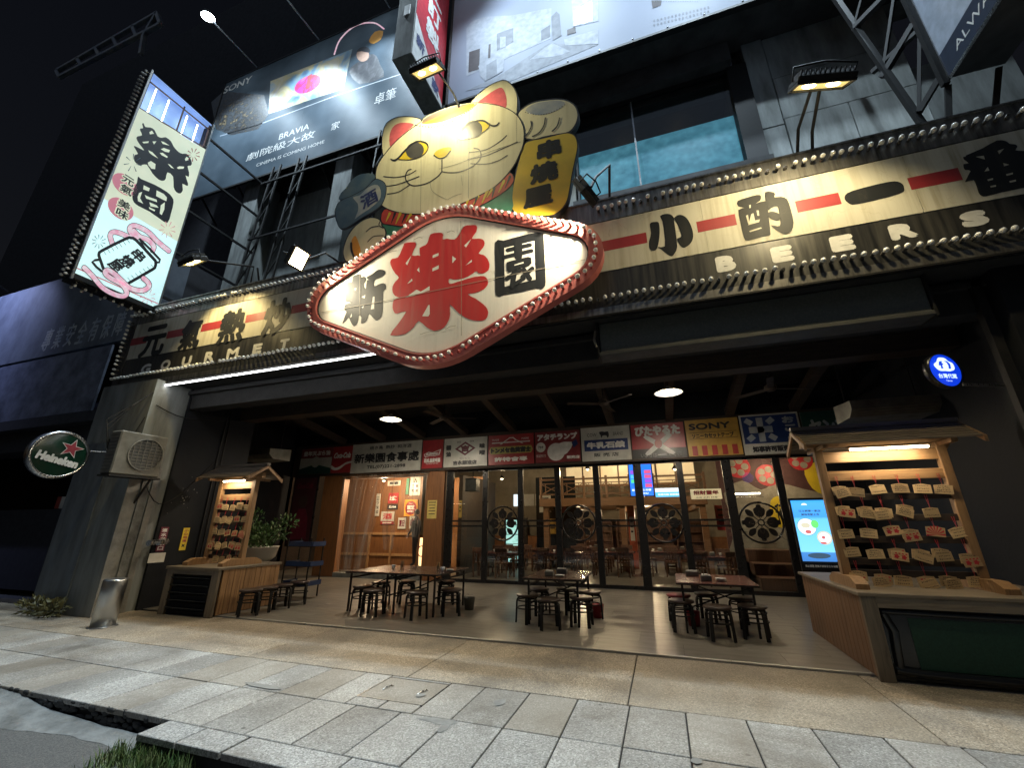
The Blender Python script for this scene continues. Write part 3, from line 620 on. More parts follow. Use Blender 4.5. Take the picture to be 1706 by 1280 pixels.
gc.poly([(1262,215),(1320,172),(1400,156),(1480,151),(1525,168),(1480,212),(1400,242),(1330,245)], 'paw_grey', pw, 'patch', 3, sm=3)
lines([[(1300,290),(1300,330),(1275,375),(1250,395)], [(1395,268),(1385,320),(1355,365),(1310,392)], [(1490,268),(1475,320),(1440,358)]], w_=8, parent=pw)
for t in range(16): MB().sphere(gc.p((1262+262*t/15, 228+26*math.sin(t/15*math.pi)-50*(t/15)**2, 0)[:2], 3.5), (.012, .004, .012), 6, 4).build('dot', 'ink', pw)
_, kb = cut([(1260,440),(1300,420),(1400,400),(1500,375),(1550,370),(1590,390),(1605,440),(1600,500),(1570,640),(1550,760),(1530,830),(1480,890),(1420,915),(1300,915),(1220,905),(1180,880),(1165,830),(1175,760),(1200,640),(1220,560),(1240,490)], 'koban', 'plaque', 2, outline=7)
for chx, X, Y, w_, h_ in (('串', 1418, 475, 165, 128), ('燒', 1385, 628, 190, 135), ('屋', 1345, 790, 200, 135)):
    c = gc.p((X, Y), 5); a = (gc.p((X+w_/2, Y))-gc.p((X-w_/2, Y))).x; h = (gc.p((X, Y-h_/2))-gc.p((X, Y+h_/2))).z
    text(chx, 'sign_black', kb, c, a, h, bold=.028, name='character')
for pts, inn, nm in (([(318,520),(308,430),(320,350),(345,300),(400,268),(470,260),(530,268),(565,290),(500,370),(400,460),(340,520)], [(362,458),(357,390),(377,332),(420,302),(480,300),(520,314),(440,382),(387,445)], 'ear'),
                     ([(900,180),(940,120),(1000,70),(1060,35),(1120,18),(1160,40),(1190,80),(1205,130),(1205,200),(1190,250),(1100,230),(1000,200)], [(947,163),(1000,120),(1060,80),(1105,66),(1130,110),(1138,160),(1126,200),(1060,176),(1000,165)], 'ear')):
    _, e = cut(pts, 'cat_cream', nm, 3, outline=7); gc.poly(inn, 'ear_red', e, 'inner_ear', 6, sm=3)
_, gn = cut([(300,960),(360,975),(430,985),(600,900),(900,850),(1060,800),(1140,740),(1180,700),(1175,800),(1168,895),(1000,960),(700,1000),(400,1050),(330,1060)], 'cat_green', 'bib', 3, sm=2, outline=5)
_, cl = cut([(303,935),(322,880),(400,880),(600,890),(830,835),(960,770),(1060,715),(1120,672),(1160,635),(1182,665),(1177,700),(1130,750),(1050,803),(960,852),(860,900),(640,930),(540,945),(480,980),(430,988),(360,978),(312,968)], 'cat_red', 'collar', 6, .02, 2, outline=6)
gc.strokes([([(1000-i*90+40, 745+i*46), (985-i*90+20, 800+i*46)], [16, 4]) for i in range(0, 2)] + [([(1120, 690), (1085, 765)], [18, 5]), ([(1010, 752), (975, 835)], [20, 6]), ([(880, 815), (870, 850)], [18, 8]), ([(360, 905), (335, 960)], [16, 5]), ([(430, 905), (400, 975)], [18, 5]), ([(500, 912), (470, 960)], [16, 5])], 'cat_yellow', cl, 'stripe', 9.2, 0)
gc.strokes([([(1160, 660), (1128, 735)], [16, 4]), ([(1055, 735), (1040, 805)], [18, 5]), ([(940, 795), (925, 845)], [18, 5]), ([(395, 905), (370, 970)], [15, 4]), ([(465, 915), (440, 970)], [15, 4])], 'ink', cl, 'stripe', 9.2, 0)
_, hd = cut([(270,690),(268,640),(285,580),(330,510),(400,430),(480,360),(565,300),(600,262),(700,217),(800,187),(895,172),(960,172),(1050,182),(1130,205),(1190,240),(1230,290),(1250,350),(1248,430),(1225,500),(1180,590),(1120,665),(1050,730),(960,780),(830,840),(700,890),(600,905),(480,905),(380,885),(310,850),(280,800),(268,740)], 'cat_cream', 'head', 9, .1, 3, outline=6)
m_, t_, p_ = newmat('forehead'); sx_ = node(t_, 'ShaderNodeSeparateXYZ'); gg = node(t_, 'ShaderNodeTexCoord'); t_.links.new(gg.outputs['Generated'], sx_.inputs[0])
sb_ = node(t_, 'ShaderNodeMath', operation='ADD'); mm_ = node(t_, 'ShaderNodeMath', operation='MULTIPLY', i_1=-.35); t_.links.new(sx_.outputs[0], mm_.inputs[0]); t_.links.new(sx_.outputs[2], sb_.inputs[0]); t_.links.new(mm_.outputs[0], sb_.inputs[1])
t_.links.new(ramp(t_, sb_.outputs[0], [(.0, (.72, .40, .05)), (.25, (.68, .27, .03)), (.5, (.10, .075, .06)), (.8, (.09, .085, .085))]), p_.inputs['Base Color'])
gc.poly([(575,296),(602,265),(700,220),(800,190),(895,175),(925,180),(880,222),(800,262),(720,292),(640,307),(580,308)], 'forehead', hd, 'forehead_patch', 12, sm=2)
dots = smooth([(530,318),(600,328),(680,326),(760,302),(840,252),(900,212),(935,178)], 4, False)
for q in dots: MB().sphere(gc.p(q, 12.5), (.018, .004, .018), 6, 4).build('dot', 'ink', hd)
for ol, iris, lash in (([(412,545),(450,503),(480,468),(520,434),(560,424),(600,438),(616,465),(602,500),(560,532),(500,548),(450,549)], (528, 487, 60, 55), [(368,543),(390,553),(420,535),(470,480),(520,438),(560,426),(605,440),(618,468)]),
                       ([(812,396),(840,348),(880,313),(930,293),(980,288),(1027,308),(1017,337),(980,367),(930,397),(870,413),(830,413)], (915, 347, 62, 58), [(815,395),(842,350),(885,312),(935,292),(985,290),(1035,320),(1070,322),(1088,300)])):
    ew = gc.poly(ol, 'cat_yellow', hd, 'eye', 12, sm=3)
    gc.poly([(iris[0]+iris[2]*math.cos(a), iris[1]+iris[3]*math.sin(a)-4*math.cos(a)) for a in [k*math.pi/12 for k in range(24)]], 'grey_iris', ew, 'iris', 13.2)
    gc.strokes([(lash, [6]+[12]*(len(lash)-2)+[5]), (ol[5:]+[ol[0]] if iris[0] < 700 else ol[5:]+ol[:1], 5)], 'ink', ew, 'eye_line', 14)
gc.poly([(655,520),(665,495),(700,475),(745,465),(770,470),(765,495),(740,520),(705,538),(675,535)], 'cat_yellow', hd, 'nose', 12, sm=3)
lines([[(655,518),(672,532),(700,540),(735,526),(764,490)]], w_=7, layer=13.5, parent=hd); lines([[(708,550),(708,590),(707,628)]], w_=8, layer=12, parent=hd)
lines([[(707,628),(680,660),(620,700),(560,718),(510,720),(475,695),(465,660),(480,622),(502,612)], [(707,628),(760,635),(830,628),(900,600),(950,560),(968,520),(955,482),(922,472)]], w_=8, layer=12.4, parent=hd)
lines([[(320,660),(400,666),(480,650),(535,620)], [(320,727),(400,716),(480,690),(555,660)], [(345,777),(420,762),(495,715)], [(890,500),(1000,482),(1090,430),(1138,388)], [(880,545),(1000,522),(1100,480),(1210,430)], [(900,575),(1000,577),(1080,556),(1142,520)]], w_=6.5, layer=12, parent=hd, name='whisker')
# hairline cracks and sheet joints on the face
gc.strokes([([(566, 305), (569, 600), (566, 895)], 1.6), ([(888, 175), (888, 480), (884, 805)], 1.8), ([(1205, 260), (1205, 440)], 1.5)], 'ink', hd, 'sheet_joint', 12, 0)
gc.strokes([([(630, 690), (640, 750), (690, 790), (745, 815)], 1.8), ([(745, 815), (790, 790), (840, 775)], 1.8), ([(690, 610), (800, 580), (960, 520), (1100, 470), (1230, 430)], 2.2), ([(780, 345), (805, 400), (810, 440)], 2.5), ([(835, 650), (845, 720)], 1.4)], 'grey_iris', hd, 'crack', 13)
_, bt = cut([(5,940),(0,890),(20,840),(60,810),(110,790),(200,740),(250,690),(280,680),(320,700),(335,740),(325,800),(300,850),(250,890),(180,930),(120,970),(70,1000),(30,1000)], 'bottle_blue', 'sake_bottle', 12, .04, outline=5)
cut([(20,808),(35,770),(70,735),(90,700),(130,662),(180,640),(250,640),(262,668),(240,690),(200,735),(110,785),(60,806)], 'bottle_blue', 'bottle_neck', 10, .06, 2)
gc.poly([(115,800),(160,787),(200,747),(240,722),(280,717),(300,750),(300,800),(270,840),(220,880),(160,920),(128,945),(150,890),(148,840)], 'paw_grey', bt, 'bottle_label', 15, sm=2)
c = gc.p((225, 810), 16.5); text('酒', 'ink_blue', bt, c, .42, .42, bold=.012, rot=.35, name='character')
_, lp = cut([(60,1200),(55,1150),(75,1080),(110,1020),(160,970),(220,940),(270,940),(300,960),(305,990),(325,1010),(330,1050),(300,1090),(240,1150),(170,1200),(110,1225),(80,1228)], 'cat_cream', 'holding_paw', 12, .06, outline=7)
gc.poly([(105,1100),(130,1055),(150,1090),(168,1150),(160,1190),(120,1195)], 'orange', lp, 'patch', 15, sm=3); lines([[(105,1105),(108,1150),(122,1195)]], w_=14, layer=16, parent=lp)
lines([[(205,1028),(240,1000),(285,992)], [(215,1095),(255,1060),(318,1055)], [(300,955),(290,985),(318,1005)]], w_=6, layer=15, parent=lp)
MB().box(-4.8, -4.7, 5.97, 6.2, 6.95, 9.4).box(-2.2, -2.1, 5.97, 6.2, 6.95, 9.6).bar((-4.75, 6.1, 8.9), (-4.75, 8.2, 7.0), .06, .06).bar((-2.15, 6.1, 9.0), (-2.15, 8.2, 7.0), .06, .06).build('back_frame', 'black_metal', cs)

# ---------------------------------------------------------------- tall lit blade sign
VX = -11.7
vsn = thing('blade_sign', 'tall lit vertical sign with lantern drawing, its top torn open showing bare tubes', 'sign', (VX, 5.2, 6.8))
glow('lit_cream', (.68, .72, .54), .50, (.56, .62, .48), 1.2); glow('lit_white', (.55, .78, .78), .70, (.50, .72, .72), 1.0); emit('tube_white', (.85, .93, 1), 9); glow('lit_blue', (.22, .34, .62), .55, (.16, .27, .55), 2)
mat('rust', (.13, .06, .04), .7)
MB().box(VX-.36, VX-.02, 4.36, 4.40, 6.83, 13.25).box(VX-.36, VX-.02, 6.02, 6.06, 6.83, 13.25).box(VX-.36, VX-.02, 4.36, 6.06, 6.80, 6.84).box(VX-.36, VX-.34, 4.36, 6.06, 6.83, 13.25).build('case', 'black_metal', vsn)
MB().box(VX-.335, VX-.33, 4.4, 6.02, 11.2, 13.24).box(VX-.335, VX-.02, 4.4, 6.02, 13.2, 13.24).build('back_sheet', 'lit_blue', vsn)
gv = Gfx('x', VX, (0, 0, 1))
def yz(y, z, l=0): return (VX+l*.0015, y, z)
MB().prism([yz(4.37, 6.95), yz(6.05, 6.95), yz(6.05, 9.0), yz(4.37, 9.0)], (-.006, 0, 0)).build('panel', 'lit_white', vsn, fix=True)
MB().prism([yz(4.37, 9.005), yz(6.05, 9.005), yz(6.05, 12.28), yz(5.5, 12.14), yz(5.2, 12.1), yz(4.9, 12.02), yz(4.7, 11.99), yz(4.37, 11.92)], (-.006, 0, 0)).build('panel', 'lit_cream', vsn, fix=True)
MB().box(VX-.03, VX+.015, 4.335, 4.375, 6.8, 13.28).box(VX-.03, VX+.015, 6.045, 6.085, 6.8, 13.28).build('edge_trim', 'steel', vsn); MB().box(VX-.03, VX+.01, 4.375, 6.045, 6.83, 6.945).build('base_trim', 'black_metal', vsn)
for a, b in (((4.4, 12.95), (6.02, 13.05)), ((4.37, 11.97), (6.02, 12.35)), ((5.28, 12.1), (5.28, 13.1)), ((6.0, 12.3), (6.0, 13.2))): MB().bar((VX-.06, *a), (VX-.06, *b), .03, .03, up=(1, 0, 0)).build('frame_bar', 'rust', vsn)
for y in (4.62, 4.95, 5.45, 5.75): MB().cyl((VX-.16, y, 11.3), (VX-.16, y, 12.98), .016, n=8).build('tube', 'tube_white', vsn)
for k in range(49):
    for xx in (VX-.09, VX-.25): bulb(vsn, (xx, 4.36, 6.9+.131*k), miss=.08, sc=.9)
for k in range(9):
    for xx in (VX-.1, VX-.25): bulb(vsn, (xx, 4.5+.18*k, 6.80), Matrix.Rotation(R(180), 3, 'X'), .1, sc=.9)
gv = Gfx('x', VX, (180, 170, 5.817))
glyph(gv, 'character', [smooth([(345,205),(360,240),(410,245),(450,270),(480,330),(520,345),(560,340),(610,380),(635,430),(680,480),(720,500),(760,500),(795,540),(812,590),(800,615),(770,620),(785,680),(780,725),(750,710),(775,790),(765,812),(720,790),(725,850),(700,885),(660,870),(635,820),(630,720),(575,680),(560,740),(535,762),(490,750),(430,690),(375,605),(320,610),(270,590),(250,550),(260,510),(290,500),(250,430),(270,430),(320,455),(350,465),(300,400),(275,350),(290,330),(330,320),(310,270),(315,255),(340,250),(330,210)], 2)],
  [[(400,290),(425,275),(445,305),(405,312)], [(330,385),(395,378),(390,395),(345,400)], [(430,380),(468,380),(445,410)], [(512,378),(540,385),(595,420),(570,415),(530,405)], [(510,455),(540,443),(600,465),(590,488),(550,480)], [(500,492),(530,490),(580,530),(570,540),(520,515)], [(390,465),(430,485),(485,545),(430,515),(400,490)], [(385,585),(415,570),(460,600),(455,650),(420,645),(390,610)], [(578,597),(600,605),(640,645),(610,635)], [(745,550),(760,528),(785,545),(780,560),(750,570)], [(665,635),(690,622),(738,625),(730,645),(680,648)]], 'ink', 'lit_cream', vsn)
glyph(gv, 'character', [smooth([(290,720),(320,745),(450,800),(570,870),(620,920),(635,970),(610,1080),(575,1170),(500,1130),(400,1060),(300,1010),(250,970),(235,920),(245,850),(280,780)], 2)],
  [[(345,805),(405,835),(395,865),(340,845)], [(470,855),(540,890),(570,925),(565,960),(540,950),(465,910)], [(355,900),(400,920),(470,945),(475,970),(370,935)], [(300,880),(330,870),(310,930),(340,985),(290,960),(285,920)], [(400,970),(470,1000),(490,1025),(410,1010)], [(395,1015),(455,1045),(450,1060),(400,1035)], [(510,1000),(550,970),(545,1040),(520,1095),(500,1080)]], 'ink', 'lit_cream', vsn)
glow('lit_pink', (.62, .22, .28), .35); glow('lit_rope', (.72, .62, .66), .5, (.70, .30, .42), 9)
for (cx_, cy_, r_, tx) in ((165, 800, 84, '元氣'), (125, 1035, 92, '美味')):
    c = gv.p((cx_, cy_), 1); mbx = MB().prism([(c.x, c.y+.26*math.cos(a), c.z+.27*math.sin(a)) for a in [k*math.pi/14 for k in range(28)]], (-.001, 0, 0)); sp = mbx.build('spot', 'lit_pink', vsn, fix=True)
    for k, chx in enumerate(tx):
        q = gv.p((cx_+30-18*k, cy_-40+90*k), 2); text(chx, 'lit_cream', sp, q, .30, .28, ax='x', bold=.03, name='outline'); text(chx, 'ink', sp, q+Vector((.002, 0, 0)), .25, .23, ax='x', bold=.006, name='character')
gl_ = Gfx('x', VX, (120, 340, 6.737))
rope = [[(720,385),(650,300),(660,252),(720,245),(850,310),(960,420),(1085,525)], [(690,300),(760,365),(850,400),(915,470),(905,520)], [(450,440),(428,360),(450,318),(520,320),(650,375)]]
low_ = [[(135,715),(220,800),(330,930),(450,1005),(560,1035),(612,1000),(560,905),(420,825),(368,770),(400,742),(480,790),(560,865),(650,945),(780,972),(858,930),(850,880),(800,835)]]
gl_.strokes([(p, 64) for p in rope], 'ink', vsn, 'rope_outline', 1); gl_.strokes([(p, 52) for p in rope], 'lit_rope', vsn, 'rope', 2)
gl_.poly([(310,600),(300,560),(340,520),(600,390),(660,380),(720,408),(900,600),(938,650),(930,705),(900,735),(640,885),(580,880),(350,725),(310,650)], 'lit_white', vsn, 'lantern', 3.2, sm=2)
gl_.strokes([([(640,885),(900,735),(930,705),(938,650),(900,600),(720,408),(660,380),(600,390),(340,520),(300,560),(310,610),(350,725)], 34), ([(350,725),(580,880),(640,885)], 28), ([(760, 410), (930, 650)], 14), ([(760, 395), (985, 625), (940, 655)], 26), ([(300, 625), (225, 650), (330, 755), (380, 735)], 28)], 'ink', vsn, 'lantern_outline', 4, 2)
gl_.strokes([([(350+i*44, 525-i*22), (382+i*44, 570-i*22)], 5) for i in range(7)] + [([(620+i*44, 825-i*24), (655+i*44, 865-i*24)], 5) for i in range(7)], 'ink', vsn, 'lantern_rib', 4, 0)
for chx, X, Y in (('串', 745, 575), ('燒', 622, 640), ('屋', 495, 690)): text(chx, 'ink', vsn, gl_.p((X, Y), 5), .27, .31, ax='x', bold=.012, rot=R(-24), name='character')
gl_.strokes([(p, 66) for p in low_], 'ink', vsn, 'rope_outline', 6); gl_.strokes([(p, 52) for p in low_], 'lit_rope', vsn, 'rope', 7)
MB().box(VX, VX+.002, 4.38, 6.04, 7.06, 7.09).build('red_line', 'lit_pink', vsn)
def burst(g_, X, Y, r0, r1, n, mt): g_.strokes([([(X+r0*math.cos(a), Y+r0*math.sin(a)), (X+r1*math.cos(a), Y+r1*math.sin(a))], [3, 9]) for a in [k*2*math.pi/n+.3 for k in range(n)]], mt, vsn, 'firework', 1.5, 0)
burst(gl_, 1070, 285, 35, 90, 9, 'lit_pink'); burst(gl_, 300, 420, 30, 75, 10, 'bottle_blue'); burst(gl_, 850, 1040, 35, 85, 9, 'lit_pink'); burst(gv, 240, 590, 35, 85, 7, 'bottle_blue'); burst(gv, 825, 510, 25, 62, 9, 'ink_red')
for z in (7.4, 8.8, 10.2, 11.6, 12.9): MB().bar((VX-.2, 6.06, z), (VX-.2, 8.3, z), .06, .06).build('support', 'black_metal', vsn)
# ---------------------------------------------------------------- billboards
def frame_of(parent, x0, x1, y, z0, z1, mt='black_metal', n=5):
    for k in range(n+1):
        x = x0+(x1-x0)*k/n; MB().box(x-.03, x+.03, y+.06, y+.12, z0, z1).build('post', mt, parent); MB().bar((x, y+.1, z0+.3), (x, 8.95, z0-.5), .05, .05).build('strut', mt, parent); MB().bar((x, y+.1, z1-.4), (x, 8.95, z1-.4), .05, .05).build('strut', mt, parent)
bb = thing('billboard', 'dark grey cinema television billboard lit by cool lamps above the porch', 'billboard', (-10.4, 8, 13.2))
m_, t_, p_ = newmat('print_dark'); v_ = coords(t_); n_ = node(t_, 'ShaderNodeTexNoise', i_Scale=.45, i_Detail=3); t_.links.new(v_, n_.inputs['Vector'])
t_.links.new(ramp(t_, n_.outputs[0], [(.3, (.04, .058, .075)), (.55, (.09, .12, .15)), (.75, (.15, .19, .225))]), p_.inputs['Base Color']); p_.inputs['Roughness'].default_value = .42; p_.inputs['Specular IOR Level'].default_value = .05
n2_ = node(t_, 'ShaderNodeTexNoise', i_Scale=26., i_Detail=2); t_.links.new(v_, n2_.inputs['Vector']); b_ = node(t_, 'ShaderNodeBump', i_Strength=.25, i_Distance=.02); t_.links.new(n2_.outputs[0], b_.inputs['Height']); t_.links.new(b_.outputs[0], p_.inputs['Normal'])
MB().box(-15.45, -10.6, 8.0, 8.05, 13.25, 19.35).build('sheet', 'print_dark', bb); MB().box(-10.595, -5.2, 8.0, 8.05, 13.25, 19.35).build('sheet', 'print_dark', bb)
MB().box(-15.5, -5.2, 7.98, 8.06, 13.18, 13.25).box(-15.5, -5.2, 7.98, 8.06, 19.35, 19.42).box(-15.5, -15.45, 7.98, 8.06, 13.18, 19.42).build('frame', 'black_metal', bb)
frame_of(bb, -15.2, -6, 8.0, 13.2, 19.4)
def colour_print(name, cols, scale, dist=1.5):
    m, t, p = newmat(name); v = coords(t); n = node(t, 'ShaderNodeTexNoise', i_Scale=scale, i_Detail=3, i_Distortion=dist); t.links.new(v, n.inputs['Vector'])
    k = len(cols); t.links.new(ramp(t, n.outputs[0], [(.28+.44*i/(k-1), c) for i, c in enumerate(cols)]), p.inputs['Base Color']); p.inputs['Roughness'].default_value = .4; return m
colour_print('print_sky', [(.06, .10, .2), (.16, .30, .42), (.5, .42, .2), (.55, .5, .42)], .9); colour_print('print_flower', [(.5, .02, .3), (.6, .03, .03), (.4, .04, .45), (.65, .2, .05)], 2.5)
colour_print('print_city', [(.01, .012, .015), (.05, .055, .06), (.012, .012, .014), (.18, .14, .08)], 4); colour_print('print_mono', [(.02, .022, .03), (.05, .05, .055), (.10, .10, .11)], 3)
gs = Gfx('y', 8.0, (427, 0, 4))
tvp = gs.poly([(95,540),(640,325),(580,590),(80,760)], 'print_sky', bb, 'picture', 1)
gs.poly([(255+88+88*math.cos(a), 560+55*math.sin(a)-30*math.cos(a)) for a in [k*math.pi/12 for k in range(24)]], 'print_flower', tvp, 'picture', 2.2); gs.poly([(345,505),(372,490),(355,585),(330,600)], 'ink_red', tvp, 'picture', 3.4)
fg = gs.poly([(620,480),(650,430),(700,400),(760,360),(800,370),(825,430),(850,510),(690,560)], 'print_mono', bb, 'picture', 1, sm=2); gs.poly([(710+42*math.cos(a), 365+45*math.sin(a)) for a in [k*math.pi/8 for k in range(16)]], 'skin', fg, 'picture', 2.2); gs.poly([(668,345),(690,318),(730,310),(758,330),(750,350),(700,340)], 'ink', fg, 'picture', 3.4, sm=2)
gs.strokes([([(520, 360), (560, 260), (660, 170), (780, 150), (850, 190)], 10)], 'lit_rope', bb, 'picture', 1); gs.poly([(750,270),(790,210),(845,205),(830,260),(780,290)], 'orange', bb, 'picture', 1, sm=2)
gs.strokes([([(-240, 905), (0, 835), (520, 640), (1000, 480)], 5)], 'paw_grey', bb, 'sheet_joint', 1, 0)
gs2 = Gfx('y', 8.0)
gs2.poly([(352,170),(372,152),(440,158),(448,190),(430,215),(385,225),(360,215)], 'print_city', bb, 'picture', 1)
def bt_(tx, u, v, w_, h, mt, parent, y=7.998, bold=0, rot=0, name='lettering'):
    c = at_y(u, v, y); a = at_y(u+w_/2, v, y).x-at_y(u-w_/2, v, y).x; hh = at_y(u, v-h/2, y).z-at_y(u, v+h/2, y).z; text(tx, mt, parent, c, a, hh, bold=bold, rot=rot, name=name)
bt_('SONY', 396, 141, 40, 10, 'ink_white', bb, bold=.012); bt_('BRAVIA', 490, 219, 46, 9, 'ink_white', bb); bt_('劇院級大故', 466, 243, 104, 12, 'ink_white', bb); bt_('CINEMA IS COMING HOME', 482, 256, 104, 5, 'ink_white', bb); bt_('家', 559, 209, 13, 12, 'ink_white', bb); bt_('卓筆', 642, 160, 34, 18, 'ink_white', bb)

rb = thing('billboard', 'pale billboard printed with a white living room above the upper window', 'billboard', (1, 8, 13.5))
m_, t_, p_ = newmat('print_pale'); v_ = coords(t_); n_ = node(t_, 'ShaderNodeTexNoise', i_Scale=.3, i_Detail=2); t_.links.new(v_, n_.inputs['Vector'])
t_.links.new(ramp(t_, n_.outputs[0], [(.3, (.16, .18, .235)), (.6, (.21, .23, .285)), (.8, (.19, .225, .28))]), p_.inputs['Base Color']); p_.inputs['Roughness'].default_value = .55; p_.inputs['Specular IOR Level'].default_value = .08
MB().box(-4.72, 7.5, 7.96, 8.0, 13.52, 22).build('sheet', 'print_pale', rb); MB().box(-4.8, -4.72, 7.95, 8.1, 13.45, 22).box(-4.8, 7.5, 7.95, 8.1, 13.45, 13.52).build('frame', 'black_metal', rb)
for k in range(14): MB().sphere((-4.5+.85*k, 7.955, 13.56), .025, 6, 4).build('eyelet', 'steel', rb)
mat('pr_grey', (.12, .13, .155), .6, spec=.1); mat('pr_lite', (.27, .29, .335), .6, spec=.1); mat('pr_brown', (.04, .03, .035), .6, spec=.1); mat('pr_mid', (.17, .185, .22), .6, spec=.1)
gr = Gfx('y', 7.958, (640, 0, 4.739))
for pts, mt, ly in (([(650,330),(650,220),(700,160),(800,130),(1010,120),(1320,60),(1320,300),(650,600)], 'pr_lite', 1), ([(640,720),(900,600),(1300,340),(1690,350),(1000,640)], 'pr_mid', 2), ([(672,410),(757,382),(750,545),(665,572)], 'pr_brown', 3), ([(825,350),(842,345),(838,455),(820,460)], 'pr_brown', 3), ([(890,265),(1020,220),(1020,330),(890,400)], 'pr_grey', 3), ([(915,290),(960,288),(960,370),(915,385)], 'pr_lite', 4), ([(745,520),(920,410),(950,440),(940,560),(890,590),(800,640),(760,600)], 'pr_lite', 4), ([(808,515),(888,465),(893,590),(808,632)], 'pr_mid', 5), ([(1240,240),(1310,195),(1310,290),(1240,320)], 'pr_grey', 3), ([(1320,130),(1360,90),(1385,110),(1400,280),(1330,320)], 'pr_grey', 4),
    ([(1497,85),(1640,5),(1645,165),(1500,200)], 'print_flower', 5), ([(1480,0),(1690,0),(1690,165),(1520,205),(1490,210)], 'pr_lite', 3), ([(1445,235),(1510,210),(1515,255),(1445,275)], 'pr_brown', 5), ([(1420,310),(1690,230),(1690,345),(1430,360)], 'pr_lite', 4), ([(1270,375),(1330,340),(1470,405),(1380,440),(1150,470)], 'pr_lite', 3)):
    gr.poly(pts, mt, rb, 'picture', ly)
mat('print_aqua', (.05, .2, .16), .3, col2=(.3, .4, .1), scale=5); gr.poly([(1500,90),(1638,12),(1642,160),(1504,196)], 'print_aqua', rb, 'picture', 6.5)
for k, (v0, v1) in enumerate(((34, 10), (41, 17))):
    for i in range(16): bt_('會', 1090+i*6, v0+(v1-v0)*i/16, 4, 4, 'pr_grey', rb, y=7.955)
gr.poly([(2110,0),(2190,0),(2185,40),(2120,65)], 'pr_brown', rb, 'picture', 2)
for i in range(20): bt_('。', 1086+i*4, 2, 2, 2, 'pr_grey', rb, y=7.955)

rd = thing('blade_sign', 'red and white projecting box sign with grey end between the two billboards', 'sign', (-5.2, 7.1, 13.4))
MB().box(-5.5, -4.92, 6.27, 7.95, 13.37, 21, b=.01).build('case', 'old_concrete', rd)
gx = Gfx('x', -4.91)
mat('rd_face', (.55, .04, .06), .35); MB().prism([(-4.905, 6.30, 15.0), (-4.905, 7.93, 13.55), (-4.905, 7.93, 21), (-4.905, 6.30, 21)], (-.01, 0, 0)).build('red_panel', 'rd_face', rd, fix=True); MB().prism([(-4.905, 6.30, 13.40), (-4.905, 7.93, 13.42), (-4.905, 7.93, 13.545), (-4.905, 6.30, 14.99)], (-.01, 0, 0)).build('white_panel', 'ink_white', rd, fix=True)
for k, chx in enumerate('歐洲精工訂製'): text(chx, 'ink_white', rd, (-4.90, 7.15, 15.4+.95*(5-k)), .75, .8, ax='x', bold=.03, rot=.0)
for k, (chx, y, z) in enumerate((('新', 6.62, 14.2), ('家', 7.5, 13.72))): text(chx, 'ink_blue', rd, (-4.90, y, z), .42, .42, ax='x', bold=.02)
MB().box(-5.28, -5.1, 6.25, 6.27, 15.0, 15.4).build('vent', 'ink_white', rd)

ts = thing('blade_sign', 'white projecting box sign with navy base strip at the building corner', 'sign', (5.6, 6, 8.7))
mat('navy', (.03, .04, .07), .4); mat('sign_white', (.42, .47, .56), .5)
MB().box(5.31, 6.0, 4.6, 7.0, 8.66, 14, b=.01).build('case', 'dark_concrete', ts); MB().box(5.295, 5.31, 4.6, 6.99, 9.2, 14).build('face_panel', 'sign_white', ts); MB().box(5.293, 5.31, 4.6, 6.99, 8.70, 9.198).build('base_panel', 'navy', ts); MB().box(5.28, 5.31, 4.6, 7.0, 8.655, 8.695).box(5.28, 5.31, 6.99, 7.02, 8.655, 14).build('trim', 'steel', ts)
# the letters run away from the street on the face that looks left
TEXTQ_FLIP = []
def ltext(tx, mt, parent, x, yc, z, w_, h):
    TEXTQ_FLIP.append((tx, mt, parent, x, yc, z, w_, h))
ltext('ALWAYS GLAD', 'ink_white', ts, 5.291, 5.75, 8.95, 1.9, .16)
sf = thing('steel_bracket', 'dark welded steel lattice bracket holding the corner sign', 'bracket', (5.0, 7.4, 7))
for a, b, w_ in (((4.75, 7.9, 13), (5.0, 7.2, 7.0), .09), ((5.3, 7.1, 8.6), (4.95, 7.2, 7.0), .08), ((5.25, 7.05, 13), (5.25, 7.05, 8.6), .09), ((5.9, 7.0, 8.6), (5.45, 7.2, 7.0), .08), ((4.9, 7.4, 7.05), (5.6, 7.1, 7.05), .1), ((4.95, 7.3, 8.4), (5.3, 7.1, 8.9), .08), ((4.85, 7.6, 9.7), (5.25, 7.1, 10.2), .1), ((4.8, 7.7, 10.0), (5.25, 7.1, 10.0), .08), ((4.8, 7.7, 11.3), (5.25, 7.1, 11.3), .1), ((4.85, 7.6, 9.7), (5.25, 7.1, 11.3), .05), ((4.95, 7.3, 8.4), (5.25, 7.1, 9.9), .05), ((4.8, 7.75, 11.3), (5.25, 7.1, 12.6), .05)):
    MB().bar(a, b, w_, w_).build('strut', 'black_metal', sf)

# steel lattice behind the sign board, left storey
lt = thing('lattice_scaffold', 'black steel lattice standing behind the left sign board', 'lattice', (-8, 7.6, 6.9))
for x in (-11.3, -10.2, -7.0, -6.2):
    for dx in (0, .32): MB().bar((x+dx, 7.5, 6.9), (x+dx, 7.9, 13.3), .05, .05).build('post', 'black_metal', lt)
    for k in range(8): MB().bar((x, 7.52+.05*k, 7.0+.78*k), (x+.32, 7.55+.05*k, 7.7+.78*k), .03, .03).build('brace', 'black_metal', lt)
for z in (8.2, 10.1, 12.3): MB().bar((-11.3, 7.62, z), (-5.9, 7.62, z), .05, .05).build('rail', 'black_metal', lt)

